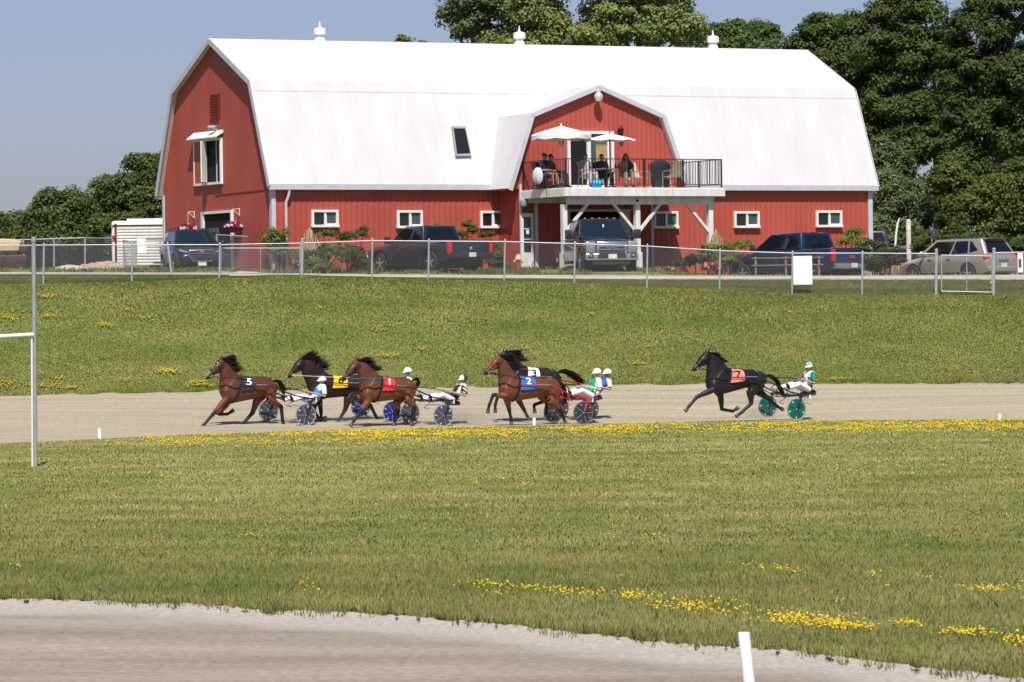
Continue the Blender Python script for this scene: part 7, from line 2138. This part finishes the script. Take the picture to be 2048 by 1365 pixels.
# table
p = deck_at(1208, .95)
t = thing('patio_table', 'round glass patio table with curved legs under the right parasol', 'table', p)
f = MB(); f.lathe([(.55, .69), (.57, .70), (.57, .72), (.55, .725)], (0, 0, 0), 24); f.build('table_top', mat('glass_top', (.25, .24, .24), .15, spec=.6), t, smooth=True)
for j in range(4):
    a = .6 + j * math.pi / 2; c, s_ = math.cos(a), math.sin(a)
    f = MB(); f.tube([(.5 * c, .5 * s_, .69), (.44 * c, .44 * s_, .5), (.25 * c, .25 * s_, .3), (.36 * c, .36 * s_, .1), (.5 * c, .5 * s_, 0)], .016, 6); f.build('leg', M_champ, t, smooth=True)
for px, dp, h_, m, lab in ((1231, .9, .22, mat('brown_bottle', (.08, .03, .02), .2), 'brown bottle standing on the patio table'), (1236, 1.0, .15, mat('dark_can', (.05, .02, .03), .3), 'small dark can right of the bottle on the patio table')):
    q = deck_at(px, dp); q.z += .727
    f = MB(); f.lathe([(.035, 0), (.035, h_ * .6), (.015, h_ * .8), (.015, h_)], (0, 0, 0), 10); o = f.build('bottle', m, None, smooth=True); o.location = q; tag(o, lab, 'bottle', 'drinks on the patio table')
q = deck_at(1194, .35)
t = thing('beach_bag', 'bright blue bag standing on the deck boards in front of the table', 'bag', q)
f = MB(); f.ell((0, 0, .15), (.24, .15, .15), 18, 10); f.build('pouch', mat('bright_blue', (.01, .28, .62), .6, scale=14, col2=(.05, .5, .78)), t, smooth=True)
f = MB(); f.tube([(.14 * math.cos(a), 0, .24 + .1 * math.sin(a)) for a in np.linspace(.1, 3.04, 10)], .012, 6); f.build('strap', M_plblue, t, smooth=True)
q = deck_at(1175, .45); f = MB(); f.lathe([(.03, 0), (.03, .16), (.02, .19), (.02, .21)], (0, 0, 0), 10); o = f.build('bottle', M_white, None, smooth=True); o.location = q; tag(o, 'white bottle standing on the deck left of the blue bag', 'bottle', 'drinks on the patio table')
# covered grill
q = deck_at(1321, 1.3)
t = thing('covered_grill', 'barbecue grill under a dark shiny cover, right on the deck', 'grill', q, TH)
f = MB(); f.lathe([(.30, .03), (.33, .3), (.36, .62), (.40, .75), (.38, .95), (.22, 1.06), (.02, 1.09)], (0, 0, 0), 22, 'z', Matrix.Diagonal((1.15, .8, 1, 1)))
f.v = [(x * (1 + .06 * math.sin(9 * math.atan2(y, x) + 3 * z)), y * (1 + .06 * math.sin(9 * math.atan2(y, x))), z) for x, y, z in f.v]
f.build('cover', mat('black_vinyl', (.025, .03, .04), .28, var=.2, spec=.6), t, smooth=True)
f = MB()
for x in (-.28, .28): f.lathe([(.05, -.03), (.05, .03)], (x, 0, .05), 12, 'y')
f.build('caster', M_plast, t)
# satellite dish
q = deck_at(1073, 1.3)
t = thing('satellite_dish', 'pale grey satellite dish at the left rail of the deck', 'satellite dish', q, TH)
f = MB(); f.lathe([(.02, -.06), (.16, -.045), (.27, 0), (.29, .02), (.28, .03), (.16, -.01), (.02, -.03)], (0, -.08, .46), 24, 'y', Matrix.Rotation(R(-62), 4, 'Z') @ Matrix.Diagonal((.8, 1, 1.12, 1))); f.build('reflector', mat('dish_grey', (.58, .60, .62), .5, var=.04), t, smooth=True)
f = MB(); f.tube([(0, 0, 0), (0, 0, .42)], .025, 8); f.lathe([(.2, 0), (.2, .03)], (0, 0, .003), 12); f.build('stand', M_plast, t, smooth=True)
f = MB(); f.tube([(0, -.05, .25), (-.2, -.3, .42)], .012, 6); f.build('feed_arm', M_grey, t)
# the spectators
def sitter(label, px, depth, rz, shirt, pants, head_row=None, skin=(.40, .22, .15), arms='lap', lean=.06, **kw):
    p = deck_at(px, depth)
    pel = Vector((-.05, 0, .53)); neck = Vector((-.05 - lean * 1.5, 0, 1.03)); head = neck + Vector((.04, 0, .17))
    J = dict(pelvis=pel, neck=neck, head=head, face=kw.pop('face', (1, 0, -.08)))
    for sd, s_ in (('n', 1), ('f', -1)):
        sh = neck + Vector((.0, s_ * .19, -.06)); J['sho_' + sd] = sh; J['elb_' + sd] = sh + Vector((.05, s_ * .08, -.28))
        w = pel + Vector((.34, s_ * .10, .16)) if arms == 'lap' else pel + Vector((.36, s_ * .12, .27)); J['wri_' + sd] = w; J['hand_' + sd] = w + Vector((.08, -s_ * .02, -.02))
        J['kne_' + sd] = pel + Vector((.46, s_ * .13, .02)); J['ank_' + sd] = pel + Vector((.50, s_ * .14, -.44)); J['toe_' + sd] = J['ank_' + sd] + Vector((.15, s_ * .03, -.045))
    return person(label, p, rz, J, shirt, pants, skin, 'spectators on the deck', sleeves=.62, **kw)
sitter('spectator sitting at the left of the deck in a black cap and navy shirt', 1092, 1.6, FACE + .45, solid((.010, .018, .045)), (.09, .08, .08), hat=mat('black_cap', (.012, .012, .015), .7), beard=(.20, .17, .15), shorts=True, lean=.03)
sitter('spectator in a dark red shirt sitting beside the white parasol pole', 1112, 2.1, FACE + .6, solid((.16, .01, .03)), (.10, .07, .06), hair='short', lean=.12, shorts=True)
sitter('spectator in a grey vest with white scarf and dark sunglasses left of the table', 1174, 1.1, FACE + .1, two((.22, .22, .25), (.55, .55, .56), lambda q: np.abs(q[:, 0]) < .05), (.42, .40, .40), hair='short', lean=.05, arms='lap')
sitter('spectator in a navy polo sitting behind the table before the sliding door', 1207, 1.9, FACE, solid((.010, .014, .032)), (.06, .05, .05), hair='short', arms='table', glasses=False)
sitter('spectator with long dark hair and sunglasses sitting right of the table', 1254, 1.3, FACE - .3, two((.28, .21, .15), (.03, .02, .02), lambda q: q[:, 0] > .05), (.25, .18, .14), hair='long', lean=.08)
